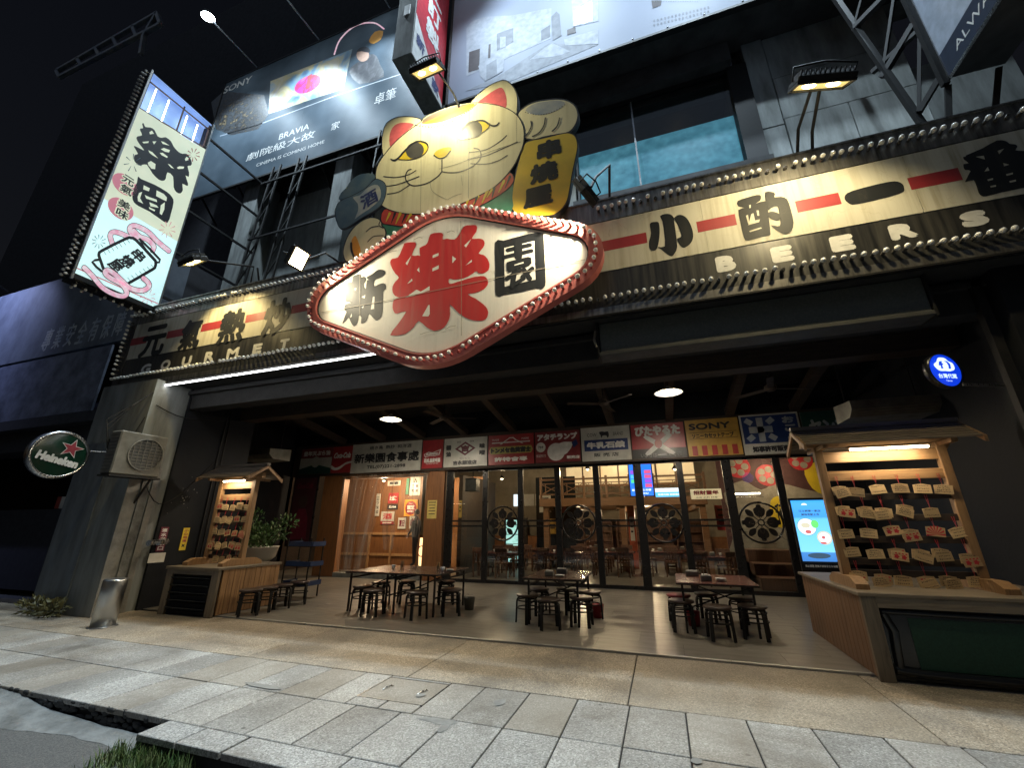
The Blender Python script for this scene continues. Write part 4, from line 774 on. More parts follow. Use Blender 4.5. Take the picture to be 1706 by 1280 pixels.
# ---------------------------------------------------------------- flood lights
emit('led_warm', (1, .86, .45), 26); emit('led_cool', (.80, .93, 1), 45); glow('lens_warm', (.8, .62, .22), .7)
def spot(name, loc, d, power, col, angle, blend=.6, rad=.06):
    l = D.lights.new(name, 'SPOT'); l.energy = power; l.color = col; l.spot_size = R(angle); l.spot_blend = blend; l.shadow_soft_size = rad
    o = D.objects.new(name, l); COL.objects.link(o); o.location = loc; o.rotation_euler = Vector(d).to_track_quat('-Z', 'Y').to_euler(); return o
def flood(label, loc, d, up, size, poles, led, power, col, angle=110, cells=2, lens='lens_warm'):
    t = thing('floodlight', label, 'floodlight', loc, group='floodlights over the signs')
    d = Vector(d).normalized(); a = d.cross(Vector(up)).normalized(); b = a.cross(d); L = Vector(loc); w_, h = size
    M = Matrix(((a.x, b.x, d.x, L.x), (a.y, b.y, d.y, L.y), (a.z, b.z, d.z, L.z), (0, 0, 0, 1)))
    MB().box(-w_/2, w_/2, -h/2, h/2, -.07, 0, M=M, b=.012).build('housing', 'black_metal', t)
    mb = MB()
    for k in range(12): x = -w_*.45+w_*.9*k/11; mb.box(x-.006, x+.006, -h*.42, h*.42, -.13, -.07, M=M)
    mb.build('heat_sink', 'black_metal', t)
    MB().box(-w_/2, w_/2, h/2-.03, h/2, 0, .03, M=M).box(-w_/2, w_/2, -h/2, -h/2+.03, 0, .03, M=M).box(-w_/2, -w_/2+.03, -h/2+.03, h/2-.03, 0, .03, M=M).box(w_/2-.03, w_/2, -h/2+.03, h/2-.03, 0, .03, M=M).build('bezel', 'black_metal', t)
    MB().box(-w_/2+.03, w_/2-.03, -h/2+.03, h/2-.03, .002, .008, M=M).build('lens', lens, t)
    for k in range(cells):
        x = (k-(cells-1)/2)*w_*.42; MB().lathe(M@Vector((x, 0, .009)), [(w_*.12, 0), (w_*.10, .012), (.001, .016)], 12, M=M.to_3x3()).build('led', led, t)
    MB().tube([M@Vector((-w_/2-.01, 0, -.05)), M@Vector((-w_/2-.03, 0, -.2)), M@Vector((0, 0, -.24)), M@Vector((w_/2+.03, 0, -.2)), M@Vector((w_/2+.01, 0, -.05))], .012, 6).build('yoke', 'black_metal', t)
    for pl in poles: MB().tube(pl, .022, 8).build('pole', 'black_metal', t)
    spot('floodlight_beam', L+d*.06, d, power, col, angle); return t
WARM = (1, .77, .34); COOL = (.70, .87, 1.0)
p = at_y(712, 117, 5.05); flood('twin warm floodlight on a pole over the cat sign', p, (.05, .7, -1), (0, .8, .6), (.62, .42), [[(-3.1, 5.95, 9.9), (-3.25, 5.7, 10.4), p+Vector((.1, .12, .2))]], 'led_warm', 185, (1, .88, .50), 175)
p = at_y(1368, 140, 4.7); flood('warm floodlight on a bent pole over the lettering beside the corner sign', p, (-.25, .75, -1), (0, .8, .6), (.62, .36), [[(2.55, 6.1, 6.95), (2.5, 5.7, 7.15), p+Vector((-.05, .15, .1))], [(2.75, 6.1, 6.95), (2.68, 5.75, 7.1), p+Vector((.05, .15, .1))]], 'led_warm', 210, (1, .82, .46), 135)
p = at_y(322, 437, 5.0); flood('warm floodlight on a long arm above the left lettering', p, (.1, .62, -1), (0, .8, .6), (.5, .34), [[(-8.6, 6.1, 6.95), (-8.2, 5.8, 7.25), p+Vector((0, .12, .14))], [(-8.3, 6.1, 6.95), (-8.15, 5.85, 7.25)]], 'led_warm', 200, WARM, 105)
p = at_y(497, 431, 5.1); flood('bright square floodlight aimed along the diamond sign', p, (.85, -.12, -.42), (0, 0, 1), (.34, .4), [[(-5.9, 6.1, 6.95), (-5.95, 5.6, 6.95), p+Vector((-.12, .1, .0))]], 'led_warm', 330, (1, .88, .62), 120, 1, 'led_warm')
p = at_y(972, 322, 5.2); flood('dark finned floodlight seen from behind beside the yellow plaque', p, (-.85, .28, -.42), (0, 0, 1), (.4, .34), [[(-.28, 6.1, 6.95), (-.2, 5.6, 7.3), p+Vector((.2, .1, .35)), p+Vector((.12, .02, .1))]], 'led_warm', 370, (1, .88, .62), 120)

# lamps on long arms lighting the billboards from above
def armlamp(label, tip, root, d, power, ang=150):
    t = thing('billboard_lamp', label, 'lamp', tip, group='billboard lamps'); tip = Vector(tip); root = Vector(root)
    MB().tube([root, tip], .03, 8).build('arm', 'paw_grey', t)
    q = Vector(d).normalized().to_track_quat('Z', 'Y').to_matrix()
    MB().lathe(tip, [(.05, -.2), (.16, -.14), (.24, 0), (.25, .03), (.22, .03)], 14, M=q).build('hood', 'ac_white', t); MB().lathe(tip, [(.22, .005), (.10, .05), (.001, .06)], 14, M=q).build('led', 'led_cool', t)
    spot('billboard_beam', tip+Vector(d).normalized()*.12, d, power, COOL, ang, .9, .12); return t
for k, x in enumerate((-13.85, -10.7, -7.5)):
    armlamp(('glaring cool lamp on a long arm above the dark billboard', 'cool lamp arm reaching past the picture edge over the dark billboard', 'cool lamp beyond the picture edge over the red sign')[k], (x-.1, 6.05, 19.55), (x+.15, 7.95, 19.4), (.0, .22, -1), 2500, 86)
for k, x in enumerate((-3.6, -.4, 2.8, 6.0)): armlamp(('first', 'second', 'third', 'fourth')[k]+' cool lamp over the pale billboard above the picture', (x, 6.05, 19.6), (x+.1, 7.95, 19.6), (.0, -.06, -1), 2500, 88)
for k, x in enumerate((-1.8, 3.2)): armlamp(('first', 'second')[k]+' added long armed cool lamp aimed back at the pale billboard above the picture', (x, 4.7, 19.6), (x+.1, 7.95, 20.4), (.05, .80, -1), 2400, 72)  # second unseen set, added to light the board, wall and window
# ---------------------------------------------------------------- row of enamel shop signs over the glass front
SY = 12.38
def mid_v(u): return 766-.0638*(u-587)
def sx_(u): return at_y(u, mid_v(u), SY).x
mat('en_white', (.50, .50, .46), .35, scale=3); mat('en_red', (.33, .03, .035), .35); mat('en_maroon', (.20, .03, .035), .35); mat('en_yellow', (.48, .29, .06), .35); mat('en_blue', (.02, .045, .16), .35); mat('en_green', (.015, .06, .05), .4); mat('en_black', (.015, .015, .018), .4); mat('en_lime', (.40, .38, .09), .4)
class Shop:
    def __init__(s, label, u0, u1, mt, z0=3.44, z1=4.39, gap=.012):
        s.x0, s.x1, s.z0, s.z1 = sx_(u0)+gap, sx_(u1)-gap, z0, z1; s.t = thing('shop_sign', label, 'sign', ((s.x0+s.x1)/2, SY, z0), group='row of enamel shop signs over the glass front')
        MB().box(s.x0, s.x1, SY, SY+.035, z0, z1, b=.006).build('panel', mt, s.t)
    def P(s, fx, fz, l=0): return Vector((s.x0+(s.x1-s.x0)*fx, SY-.0015-l*.0015, s.z0+(s.z1-s.z0)*fz))
    def tx(s, body, fx, fz, fw, fh, mt, bold=0, l=1, rot=0, shear=0): text(body, mt, s.t, s.P(fx, fz, 0), (s.x1-s.x0)*fw, (s.z1-s.z0)*fh, bold=bold, layer=l, rot=rot, shear=shear)
    def poly(s, pts, mt, name='emblem', l=1, sm=0):
        pts = smooth(pts, sm) if sm else pts; return MB().prism([s.P(q[0], q[1], l) for q in pts], (0, .001, 0)).build(name, mt, s.t, fix=True)
    def rect(s, a, b, c, d, mt, name='band', l=1): return s.poly([(a, b), (c, b), (c, d), (a, d)], mt, name, l)
    def disc(s, fx, fz, r, mt, name='emblem', l=1, ry=None):
        c = s.P(fx, fz, l); return MB().prism([c+Vector((r*math.cos(a), 0, (ry or r)*math.sin(a))) for a in [k*math.pi/12 for k in range(24)]], (0, .001, 0)).build(name, mt, s.t, fix=True)
q = Shop('dim maroon and green cooking oil sign left of the cola sign', 500, 553, 'en_maroon'); q.rect(0, 0, 1, .3, 'en_green', l=1); q.rect(0, .2, 1, .62, 'en_white', l=2); q.poly([(0, .2), (.5, .38), (1, .2), (1, .1), (0, .1)], 'en_green', l=3); q.disc(.5, .46, .2, 'en_white', l=4); q.tx('豊年天ぷら油', .5, .8, .85, .2, 'ink_white', .01)
q = Shop('red cola sign with white script and wave left of the restaurant name', 553, 587, 'en_red'); q.tx('Coca-Cola', .5, .66, .85, .22, 'ink_white', .012, shear=.25); q.poly([(0, .3), (.2, .2), (.45, .25), (.7, .38), (1, .42), (1, .36), (.7, .3), (.45, .14), (.2, .1), (0, .17)], 'ink_white', sm=2)
q = Shop('white board with the restaurant name and telephone number over the doorway', 585, 702, 'en_white', 3.40, 4.42); q.tx('新樂園食事處', .51, .49, .93, .34, 'ink', .012); q.tx('焼き鳥  熱炒  和洋酒', .56, .84, .6, .13, 'ink', .003); q.tx('TEL(07)221-2898', .52, .17, .55, .14, 'ink', .006)
q = Shop('red beer sign beside the white restaurant name board', 703, 738, 'en_red'); q.poly([(.08, .5), (.3, .58), (.5, .55), (.92, .66), (.85, .46), (.6, .42), (.4, .44), (.15, .38)], 'ink_white', l=1); q.poly([(.13, .5), (.3, .55), (.5, .525), (.86, .62), (.8, .48), (.6, .44), (.4, .46), (.19, .41)], 'en_red', l=2); q.tx('Budweiser', .5, .51, .6, .1, 'ink_white', .006, l=3, rot=.06, shear=.2); q.tx('百威.皇家啤酒', .5, .28, .8, .15, 'ink_white', .008); q.tx('THIS BUDS FOR YOU', .5, .17, .6, .05, 'ink_white')
q = Shop('white soy sauce and miso sign with a brown diamond emblem', 739, 812, 'en_white'); q.poly([(.26, .62), (.5, .86), (.74, .62), (.5, .38)], 'maroon', l=1); q.poly([(.33, .62), (.5, .79), (.67, .62), (.5, .45)], 'en_white', l=2); q.tx('吉', .5, .62, .2, .23, 'maroon', .018, l=3); q.tx('醤', .11, .68, .13, .18, 'ink', .012); q.tx('油', .11, .45, .12, .18, 'ink', .012); q.tx('味', .89, .68, .13, .18, 'ink', .012); q.tx('噌', .89, .45, .13, .18, 'ink', .012); q.tx('ヨシビシ', .5, .29, .25, .07, 'ink'); q.tx('吉永醸造店', .5, .14, .55, .15, 'ink', .01); q.tx('登録', .35, .86, .1, .06, 'ink'); q.tx('商標', .65, .86, .1, .06, 'ink')
q = Shop('red sign with a mountain outline and yellow lozenge of black writing', 813, 890, 'en_red'); q.poly([(.06, .6), (.02, .48), (.06, .36), (.94, .36), (.98, .48), (.94, .6)], 'en_lime', l=1); q.tx('トンメセ色黄富士', .5, .48, .88, .19, 'ink', .018, l=2); q.tx('許特會專', .5, .18, .72, .15, 'ink_white', .01); q.rect(.08, .72, .92, .755, 'ink_white'); q.poly([(.25, .68), (.42, .84), (.47, .9), (.56, .9), (.62, .82), (.78, .68), (.74, .68), (.6, .8), (.55, .87), (.48, .87), (.43, .82), (.3, .68)], 'ink_white', l=2); q.tx('TRADE', .16, .84, .16, .06, 'ink_white'); q.tx('MARK', .82, .84, .16, .06, 'ink_white')
q = Shop('maroon lamp sign with a large white light bulb', 891, 967, 'en_maroon'); q.tx('アタチランプ', .5, .82, .9, .22, 'ink_white', .016); q.disc(.47, .33, .27, 'ink_white', ry=.27); q.poly([(.5, .58), (.82, .62), (.8, .42), (.62, .2)], 'ink_white', l=1.5, sm=2); q.poly([(.82, .6), (.92, .7), (.96, .55), (.86, .42)], 'en_blue', l=2); q.disc(.13, .5, .15, 'ink_white'); q.tx('アタチ', .13, .5, .12, .09, 'ink', .004, l=3); q.tx('保証附付', .13, .22, .22, .09, 'ink_white'); q.tx('販売店', .84, .14, .28, .1, 'ink_white', .006)
q = Shop('white milk soap sign with navy band and small cow', 968, 1051, 'en_white', 3.42, 4.42); q.rect(.06, .29, .95, .62, 'en_blue'); q.tx('牛乳石鹸', .5, .455, .78, .2, 'ink_white', .016, l=2); q.tx('COW', .23, .77, .2, .1, 'ink'); q.tx('BRAND', .77, .77, .2, .1, 'ink'); q.poly([(.38, .84), (.45, .86), (.5, .84), (.57, .85), (.58, .72), (.55, .66), (.53, .73), (.45, .73), (.43, .66), (.41, .75)], 'ink', sm=2); q.tx('販 売 店', .5, .17, .5, .11, 'ink', .003)
q = Shop('red and black sign with crossed white sticking plasters', 1052, 1142, 'en_red', 3.41, 4.40); q.rect(0, 0, 1, .28, 'en_black'); q.tx('びたやるた', .5, .8, .86, .3, 'ink_white', .02)
for (a, b) in (((.3, .16), (.7, .62)), ((.72, .16), (.3, .6))):
    d = Vector((b[0]-a[0], (b[1]-a[1]))).normalized(); n = Vector((-d.y*.8, d.x))*.06; q.poly([(a[0]-n.x, a[1]-n.y), (b[0]-n.x, b[1]-n.y), (b[0]+d.x*.08, b[1]+d.y*.06), (b[0]+n.x, b[1]+n.y), (a[0]+n.x, a[1]+n.y), (a[0]-d.x*.08, a[1]-d.y*.06)], 'ink_white', 'plaster', 2 if a[0] < .5 else 3, 2)
q.disc(.5, .42, .1, 'en_red', l=4.2, ry=.13); q.tx('いよきは', .3, .1, .3, .12, 'ink_white'); q.tx('てく強', .78, .1, .25, .12, 'ink_white'); q.rect(.47, .09, .63, .11, 'ink_white', l=2)
q = Shop('yellow cassette tape sign with red stripes along its foot', 1143, 1234, 'en_yellow', 3.41, 4.42); q.tx('SONY', .46, .81, .78, .18, 'ink', .012); q.tx('ソニーカセットテープ', .5, .55, .78, .13, 'ink', .006); q.rect(.05, .465, .95, .475, 'ink'); q.rect(.05, .635, .95, .645, 'ink')
for k in range(5): q.rect(.08+.185*k, 0.02, .18+.185*k, .28, 'en_red', 'stripe')
q = Shop('white bordered blue rice sign with a large striped character', 1235, 1336, 'en_white', 3.38, 4.45); q.rect(.03, .27, .97, .96, 'en_blue'); q.tx('知事許可販売店', .5, .13, .72, .15, 'ink', .012)
for (cx_, cz_, L, wd, an) in ((.34, .61, .6, .11, 90), (.34, .61, .4, .16, 0), (.15, .82, .13, .13, -38), (.52, .82, .13, .13, 38), (.15, .41, .13, .13, 38), (.52, .41, .13, .13, -38)):
    W, H = q.x1-q.x0, q.z1-q.z0; c = q.P(cx_, cz_, 2); Lw = L*(H if an == 90 else W)/2; Ww = wd*(W if an == 90 else H)/2; ca, sa = math.cos(R(an)), math.sin(R(an))
    MB().prism([c+Vector((x*ca-z*sa, 0, x*sa+z*ca)) for x, z in ((-Lw, -Ww), (Lw, -Ww), (Lw, Ww), (-Lw, Ww))], (0, .001, 0)).build('stroke', 'paw_grey', q.t, fix=True)
for k, chx in enumerate('おこめ'): q.tx(chx, .82+.02*k, .82-.21*k, .2, .17, 'paw_grey', .012, l=2)
q = Shop('dark green engine maker sign above the right plaque rack', 1338, 1450, 'en_green', 3.38, 4.42); q.tx('ヤンマー', .5, .6, .8, .4, 'paw_grey', .02); q.rect(.15, .3, .95, .36, 'paw_grey')

# ---------------------------------------------------------------- glass front with emblem doors
gf = thing('glass_front', 'black framed glass sliding doors with round flower emblems', 'glass doors', (-1.5, 12.62, 0))
GY = 12.62
px_ = [-6.45, -5.2, -4.03, -2.86, -1.7, -.52, .61, 1.79, 2.98, 4.0]
for i, x in enumerate(px_):
    w_ = .24 if i == 0 else .17 if i not in (5, 7) else .22
    MB().box(x-w_/2, x+w_/2, GY-.05, GY+.05, .02, 3.40, b=.006).build('post', 'frame_black', gf)
MB().box(-6.5, 4.0, GY-.055, GY+.055, .02, .11).build('sill', 'frame_black', gf); MB().box(-6.5, 4.0, GY-.055, GY+.055, 3.30, 3.40).build('head', 'frame_black', gf)
for i, (a, b) in enumerate(zip(px_, px_[1:])):
    MB().box(a+.075, b-.075, GY-.004, GY+.004, .11, 3.3).build('pane', 'glass', gf)
    cx_ = (a+b)/2
    if i in (1, 3, 5, 7):
        for z in (1.62, 1.77):
            MB().box(a+.075, cx_-.5, GY-.03, GY+.03, z-.025, z+.025).build('rail', 'frame_black', gf); MB().box(cx_+.5, b-.075, GY-.03, GY+.03, z-.025, z+.025).build('rail', 'frame_black', gf)
        em = MB().tube([(cx_+.49*math.cos(t), GY-.01, 1.70+.49*math.sin(t)) for t in [k*2*math.pi/40 for k in range(40)]], .026, 8, closed=True).build('emblem', 'frame_black', gf)
        for k in range(8):
            t = k*math.pi/4; d = Vector((math.cos(t), 0, math.sin(t))); n = Vector((-d.z, 0, d.x)); c = Vector((cx_, GY-.012, 1.70)); mb = MB()
            if k % 2 == 0:
                pts = [(.13, .0), (.17, .09), (.26, .13), (.34, .12), (.38, .06), (.43, .05), (.44, 0), (.43, -.05), (.38, -.06), (.34, -.12), (.26, -.13), (.17, -.09)]
                pts = smooth(pts, 3); mb.prism([c+d*p_.x+n*p_.y for p_ in pts], (0, .015, 0)); mb.build('petal', 'frame_black', em, fix=True)
                MB().tube([c+d*.09+Vector((0, -.01, 0)), c+d*.16+n*.045, c+d*.24+n*.03, c+d*.28, c+d*.24-n*.03, c+d*.16-n*.045], .011, 6, closed=True).build('petal_line', 'brown_beam', em)
            else:
                mb.prism([c+d*p_.x+n*p_.y for p_ in smooth([(.2, 0), (.3, .07), (.40, .055), (.45, 0), (.40, -.055), (.3, -.07)], 3)], (0, .014, 0)); mb.build('petal', 'frame_black', em, fix=True)
                MB().tube([c+d*.06, c+d*.22], .012, 6).build('petal_line', 'frame_black', em)
        MB().tube([(cx_+.07*math.cos(t), GY-.02, 1.70+.07*math.sin(t)) for t in [k*2*math.pi/20 for k in range(20)]], .018, 6, closed=True).build('hub', 'frame_black', em)
    else:
        for z in (1.62, 1.77): MB().box(a+.075, b-.075, GY-.03, GY+.03, z-.025, z+.025).build('rail', 'frame_black', gf)

# ---------------------------------------------------------------- doorway: posts, plastic curtain, notices
dw = thing('doorway', 'brown wooden doorway at the left of the glass front', 'doorway', (-9, 12.6, 0))
MB().box(-7.28, -6.60, 12.48, 12.75, .02, 3.40, b=.008).build('post', 'door_wood', dw); MB().box(-11.5, -10.6, 12.48, 12.75, .02, 3.40, b=.008).build('post', 'door_wood', dw); MB().box(-10.6, -7.28, 12.5, 12.7, 3.22, 3.40).build('lintel', 'door_wood', dw); MB().box(-10.6, -7.3, 12.45, 12.8, .02, .16).build('step', 'old_concrete', dw)
nt_ = thing('notice', 'yellow paper notice on the brown post beside the glass front', 'notice', (-7.0, 12.47, 2)); MB().box(-7.17, -6.83, 12.468, 12.474, 1.85, 2.42).build('sheet', 'paper_yellow', nt_)
for k, w_ in enumerate((.26, .24, .2, .25, .22)): MB().box(-7.0-w_/2, -7.0+w_/2, 12.464, 12.467, 2.34-.09*k, 2.365-.09*k).build('printed_line', 'ink', nt_)
cu = thing('plastic_curtain', 'clear plastic strip curtain drawn aside in the brown doorway', 'curtain', (-9, 12.35, 0))
for (xt0, xt1, xb0, xb1, zb, n) in ((-10.55, -8.75, -10.35, -9.35, .15, 9), (-8.2, -7.15, -7.75, -7.45, 1.3, 6), (-8.85, -8.25, -8.6, -8.3, .9, 3)):
    for k in range(n):
        vs = []; J = 12; W = 5
        for j in range(J+1):
            t = j/J; bulge = math.sin(t*math.pi)*.10
            for i in range(W+1):
                s_ = (k+i/W*1.25)/n; x = (xt0+(xt1-xt0)*s_)*(1-t)+(xb0+(xb1-xb0)*s_)*t-bulge*(1-s_); y = 12.34+.05*math.sin(i/W*math.pi+k*1.7)+.03*math.sin(k*2.1+t*3)
                vs.append((x, y+k*.004, 3.28*(1-t)+zb*t))
        MB().add(vs, [(j*(W+1)+i, j*(W+1)+i+1, (j+1)*(W+1)+i+1, (j+1)*(W+1)+i) for j in range(J) for i in range(W)], 0, True).build('strip', 'pvc', cu)
MB().cyl((-10.6, 12.34, 3.3), (-7.1, 12.34, 3.3), .02).build('rod', 'steel', cu)

# poster board at the dark left end
pb = thing('poster_board', 'dim red drink poster in a black frame beside the doorway', 'poster', (-11.6, 12.2, 1))
MB().box(-12.55, -11.45, 12.15, 12.2, .95, 3.35).build('frame', 'frame_black', pb); MB().box(-12.48, -11.52, 12.14, 12.15, 1.05, 3.28).build('print', 'poster_dim', pb)
MB().prism([(-12.0+.2*math.cos(a), 12.137, 2.45+.22*math.sin(a)) for a in [k*math.pi/8 for k in range(16)]], (0, .002, 0)).build('picture', 'seat', pb, fix=True); MB().prism([(-12.35, 12.137, 1.2), (-11.65, 12.137, 1.2), (-11.7, 12.137, 1.9), (-11.85, 12.137, 2.2), (-12.15, 12.137, 2.2), (-12.3, 12.137, 1.9)], (0, .002, 0)).build('picture', 'maroon', pb, fix=True); text('Coca-Cola', 'maroon', pb, (-12.0, 12.136, 3.0), .7, .2, bold=.01, shear=.25)

# ---------------------------------------------------------------- stools and tables
def make_stool(label, seat='seat'):
    t = thing('stool', label, 'stool', group='round stools on the porch')
    MB().lathe((0, 0, 0), [(.001, .415), (.18, .415), (.200, .424), (.206, .44), (.198, .455), (.18, .459), (.001, .452)], 24).build('seat', seat, t)
    for k in range(4):
        a = k*math.pi/2+.4; d = Vector((math.cos(a), math.sin(a), 0)); up = Vector((0, 0, 1))
        pth = [d*.06+up*.408, d*.13+up*.408, d*.168+up*.398, d*.19+up*.37, d*.198+up*.33, d*.215]
        mb = MB()
        for p0, p1 in zip(pth, pth[1:]): mb.bar(p0, p1, .050, .024, up=d if abs((p1-p0).normalized().dot(d)) < .5 else up)
        mb.build('leg', 'black_metal', t)
    for r_, z in ((.178, .36), (.19, .24)): MB().tube([(r_*math.cos(a), r_*math.sin(a), z) for a in [k*2*math.pi/24 for k in range(24)]], .011, 6, closed=True).build('brace_ring', 'black_metal', t)
    return t
def make_table(label, W, Dp, top='table_top'):
    t = thing('table', label, 'table', group='folding tables on the porch')
    MB().box(-W/2, W/2, 0, Dp, .705, .74, b=.006).build('top', top, t); MB().box(-W/2-.004, W/2+.004, -.004, Dp+.004, .712, .733).build('edge_band', 'black_metal', t)
    for sx in (-1, 1):
        for y in (.08, Dp-.08): MB().box(sx*(W/2-.09)-.016, sx*(W/2-.09)+.016, y-.016, y+.016, 0, .705).build('leg', 'black_metal', t)
        MB().box(sx*(W/2-.09)-.012, sx*(W/2-.09)+.012, .09, Dp-.09, .60, .63).build('rail', 'black_metal', t); MB().box(sx*(W/2-.09)-.012, sx*(W/2-.09)+.012, .09, Dp-.09, .30, .325).build('rail', 'black_metal', t)
    MB().bar((-W/2+.1, .3, .31), (W/2-.1, .3, .66), .02, .02).build('brace', 'black_metal', t); MB().bar((-W/2+.1, Dp-.3, .66), (W/2-.1, Dp-.3, .31), .02, .02).build('brace', 'black_metal', t)
    return t
FZ = .02
tb1 = make_table('brown table at the left end of the wide porch table pair', 1.05, 1.45); t2 = copy_tree(tb1); t2['label'] = 'brown table forming the right half of the wide table pair'
t3 = copy_tree(tb1); t3['label'] = 'single brown table in the middle of the porch'; t4 = make_table('reddish table nearest the right plaque rack', 1.2, 1.42, 'table_red')
place(tb1, (-5.72, 7.72, FZ)); place(t2, (-4.66, 7.72, FZ)); place(t3, (-1.93, 7.76, FZ), .02); place(t4, (.71, 7.92, FZ), -.02)
st0 = make_stool('x')
spots = [(-5.95, 7.95, 'stool at the outer left corner of the wide table pair'), (-5.42, 7.58, 'stool standing forward of the left half of the wide table pair'), (-5.98, 8.6, 'stool deep under the left side of the wide table pair'), (-5.55, 8.95, 'rear stool behind the left half of the wide table pair'), (-4.49, 7.62, 'stool standing forward of the right half of the wide table pair'), (-4.67, 9.15, 'rear stool behind the right half of the wide table pair'), (-4.02, 8.1, 'stool at the right end of the wide table pair'),
  (-2.42, 7.95, 'stool at the front left of the single middle table'), (-1.95, 7.62, 'foremost stool in front of the single middle table'), (-2.42, 8.7, 'stool at the rear left of the single middle table'), (-1.92, 8.95, 'stool behind the single middle table'), (-1.47, 7.98, 'stool at the front right of the single middle table'), (-1.42, 8.65, 'stool at the rear right of the single middle table'),
  (.16, 8.15, 'upper stool edge left of the reddish table'), (.62, 9.1, 'stool behind the reddish table'), (.66, 7.75, 'foremost stool in front of the reddish table'), (1.14, 8.75, 'stool at the rear right of the reddish table'), (1.18, 7.98, 'stool at the front right of the reddish table'),
  (-7.72, 6.85, 'foremost stool of the row beside the left planked cabinet'), (-7.72, 7.22, 'second stool of the row beside the left planked cabinet'), (-7.72, 7.60, 'third stool of the row beside the left planked cabinet'), (-7.75, 8.10, 'rearmost stool of the row beside the left planked cabinet')]
for i, (x, y, lb) in enumerate(spots):
    o = st0 if i == 0 else copy_tree(st0); o['label'] = lb; place(o, (x, y, FZ), rnd.uniform(0, 3))
sr = make_stool('red topped stool behind the left side of the reddish table', 'seat_red'); place(sr, (.14, 8.75, FZ), .6)

# tableware
def cup(x, y, z, label, r=.045, h=.075):
    t = thing('cup', label, 'cup', (x, y, z), group='cups on the porch tables'); MB().lathe((x, y, z), [(.001, .003), (r*.7, .003), (r*.75, .01), (r, h), (r-.006, h), (r*.7, .014), (.001, .012)], 16).build('body', 'ceramic', t)
def plates(x, y, z, n, label):
    for k in range(n):
        o = thing('plate', label[k], 'plate', (x+rnd.uniform(-.006, .006), y+rnd.uniform(-.006, .006), z+k*.014), group='plates on the porch tables'); MB().lathe(o.location, [(.001, 0), (.05, 0), (.085, .016), (.088, .018), (.05, .006), (.001, .005)], 20).build('body', 'ceramic', o)
def skewers(x, y, z, label):
    t = thing('chopstick_holder', label, 'holder', (x, y, z)); MB().lathe((x, y, z), [(.001, .002), (.042, .002), (.044, .085), (.040, .085), (.038, .008), (.001, .008)], 16).build('glass', 'clear', t)
    for k in range(16):
        a = rnd.uniform(0, 6.28); r_ = .032*math.sqrt(rnd.random()); MB().cyl((x+r_*math.cos(a)*.6, y+r_*math.sin(a)*.6, z+.01), (x+r_*1.1*math.cos(a), y+r_*1.1*math.sin(a), z+.15+rnd.uniform(-.02, .02)), .0035, n=6).build('chopstick', 'plaque', t)
TZ = .741+FZ
def napkin(x, y, z, label, w_=.16):
    t = thing('napkin_box', label, 'napkin box', (x, y, z)); MB().box(x-w_/2, x+w_/2, y-.055, y+.055, z, z+.085, b=.008).build('box', 'ac_white', t); MB().box(x-w_/2+.02, x+w_/2-.02, y-.03, y+.03, z+.08, z+.10).build('tissue', 'paper', t)
cup(-5.60, 8.45, TZ, 'white cup on the left half of the wide table pair'); skewers(-5.42, 8.5, TZ, 'glass of chopsticks beside the left white cup'); cup(-4.36, 8.35, TZ, 'white cup on the right half of the wide table pair'); skewers(-4.5, 8.42, TZ, 'glass of chopsticks beside the right white cup'); plates(-4.22, 8.4, TZ, 2, ['lower plate beside the right white cup', 'upper plate beside the right white cup'])
napkin(-2.06, 8.15, TZ, 'pale napkin box on the single middle table'); plates(-1.86, 8.1, TZ, 2, ['lower plate on the single middle table', 'upper plate on the single middle table']); napkin(-1.93, 8.62, TZ, 'small napkin box behind the plates on the middle table', .2)
napkin(.60, 8.30, TZ, 'pale napkin box on the reddish table', .17); plates(.83, 8.32, TZ, 3, ['bottom plate on the reddish table', 'middle plate on the reddish table', 'top plate on the reddish table']); napkin(.42, 8.95, TZ, 'flat napkin pack at the back of the reddish table', .22)
for (x, y, lb, mt) in ((-1.30, 8.75, 'small red bucket under the right edge of the middle table', 'plastic_red'), (.34, 8.6, 'small red bucket under the reddish table', 'plastic_red'), (-3.9, 8.7, 'grey wire bin at the right end of the wide table pair', 'ac_white')):
    t = thing('bucket', lb, 'bucket', (x, y, FZ)); MB().lathe((x, y, FZ), [(.001, .002), (.09, .002), (.115, .22), (.12, .225), (.11, .22), (.085, .012), (.001, .012)], 18).build('body', mt, t); MB().tube([(x-.115, y, FZ+.22), (x-.07, y, FZ+.28), (x+.07, y, FZ+.28), (x+.115, y, FZ+.22)], .004, 5).build('handle', 'steel', t)

# ---------------------------------------------------------------- plaque racks on planked cabinets
def planks_side(parent, x, y0, y1, z0, z1, mt, n, th=.02):
    w_ = (y1-y0)/n
    for k in range(n): MB().box(x-th, x+th+rnd.uniform(-.002, .002), y0+w_*k+.003, y0+w_*(k+1)-.003, z0, z1, b=.003).build('plank', mt, parent)
lc = thing('cabinet', 'low planked cabinet with a black louvred front under the left plaque rack', 'cabinet', (-8.9, 7.2, 0))
MB().box(-9.58, -8.24, 6.52, 7.9, .02, .82).build('carcass', 'black_wall', lc); planks_side(lc, -8.22, 6.58, 7.92, .03, .82, 'plank', 11)
MB().box(-9.64, -8.18, 6.44, 7.95, .82, .87, b=.006).build('top', 'grey_plank_x', lc)
for a in (-9.62, -8.36): MB().box(a, a+.17, 6.47, 6.53, .0, .82, b=.004).build('stile', 'grey_plank', lc)
MB().box(-9.45, -8.36, 6.47, 6.53, .73, .82, b=.004).build('rail', 'grey_plank_x', lc)
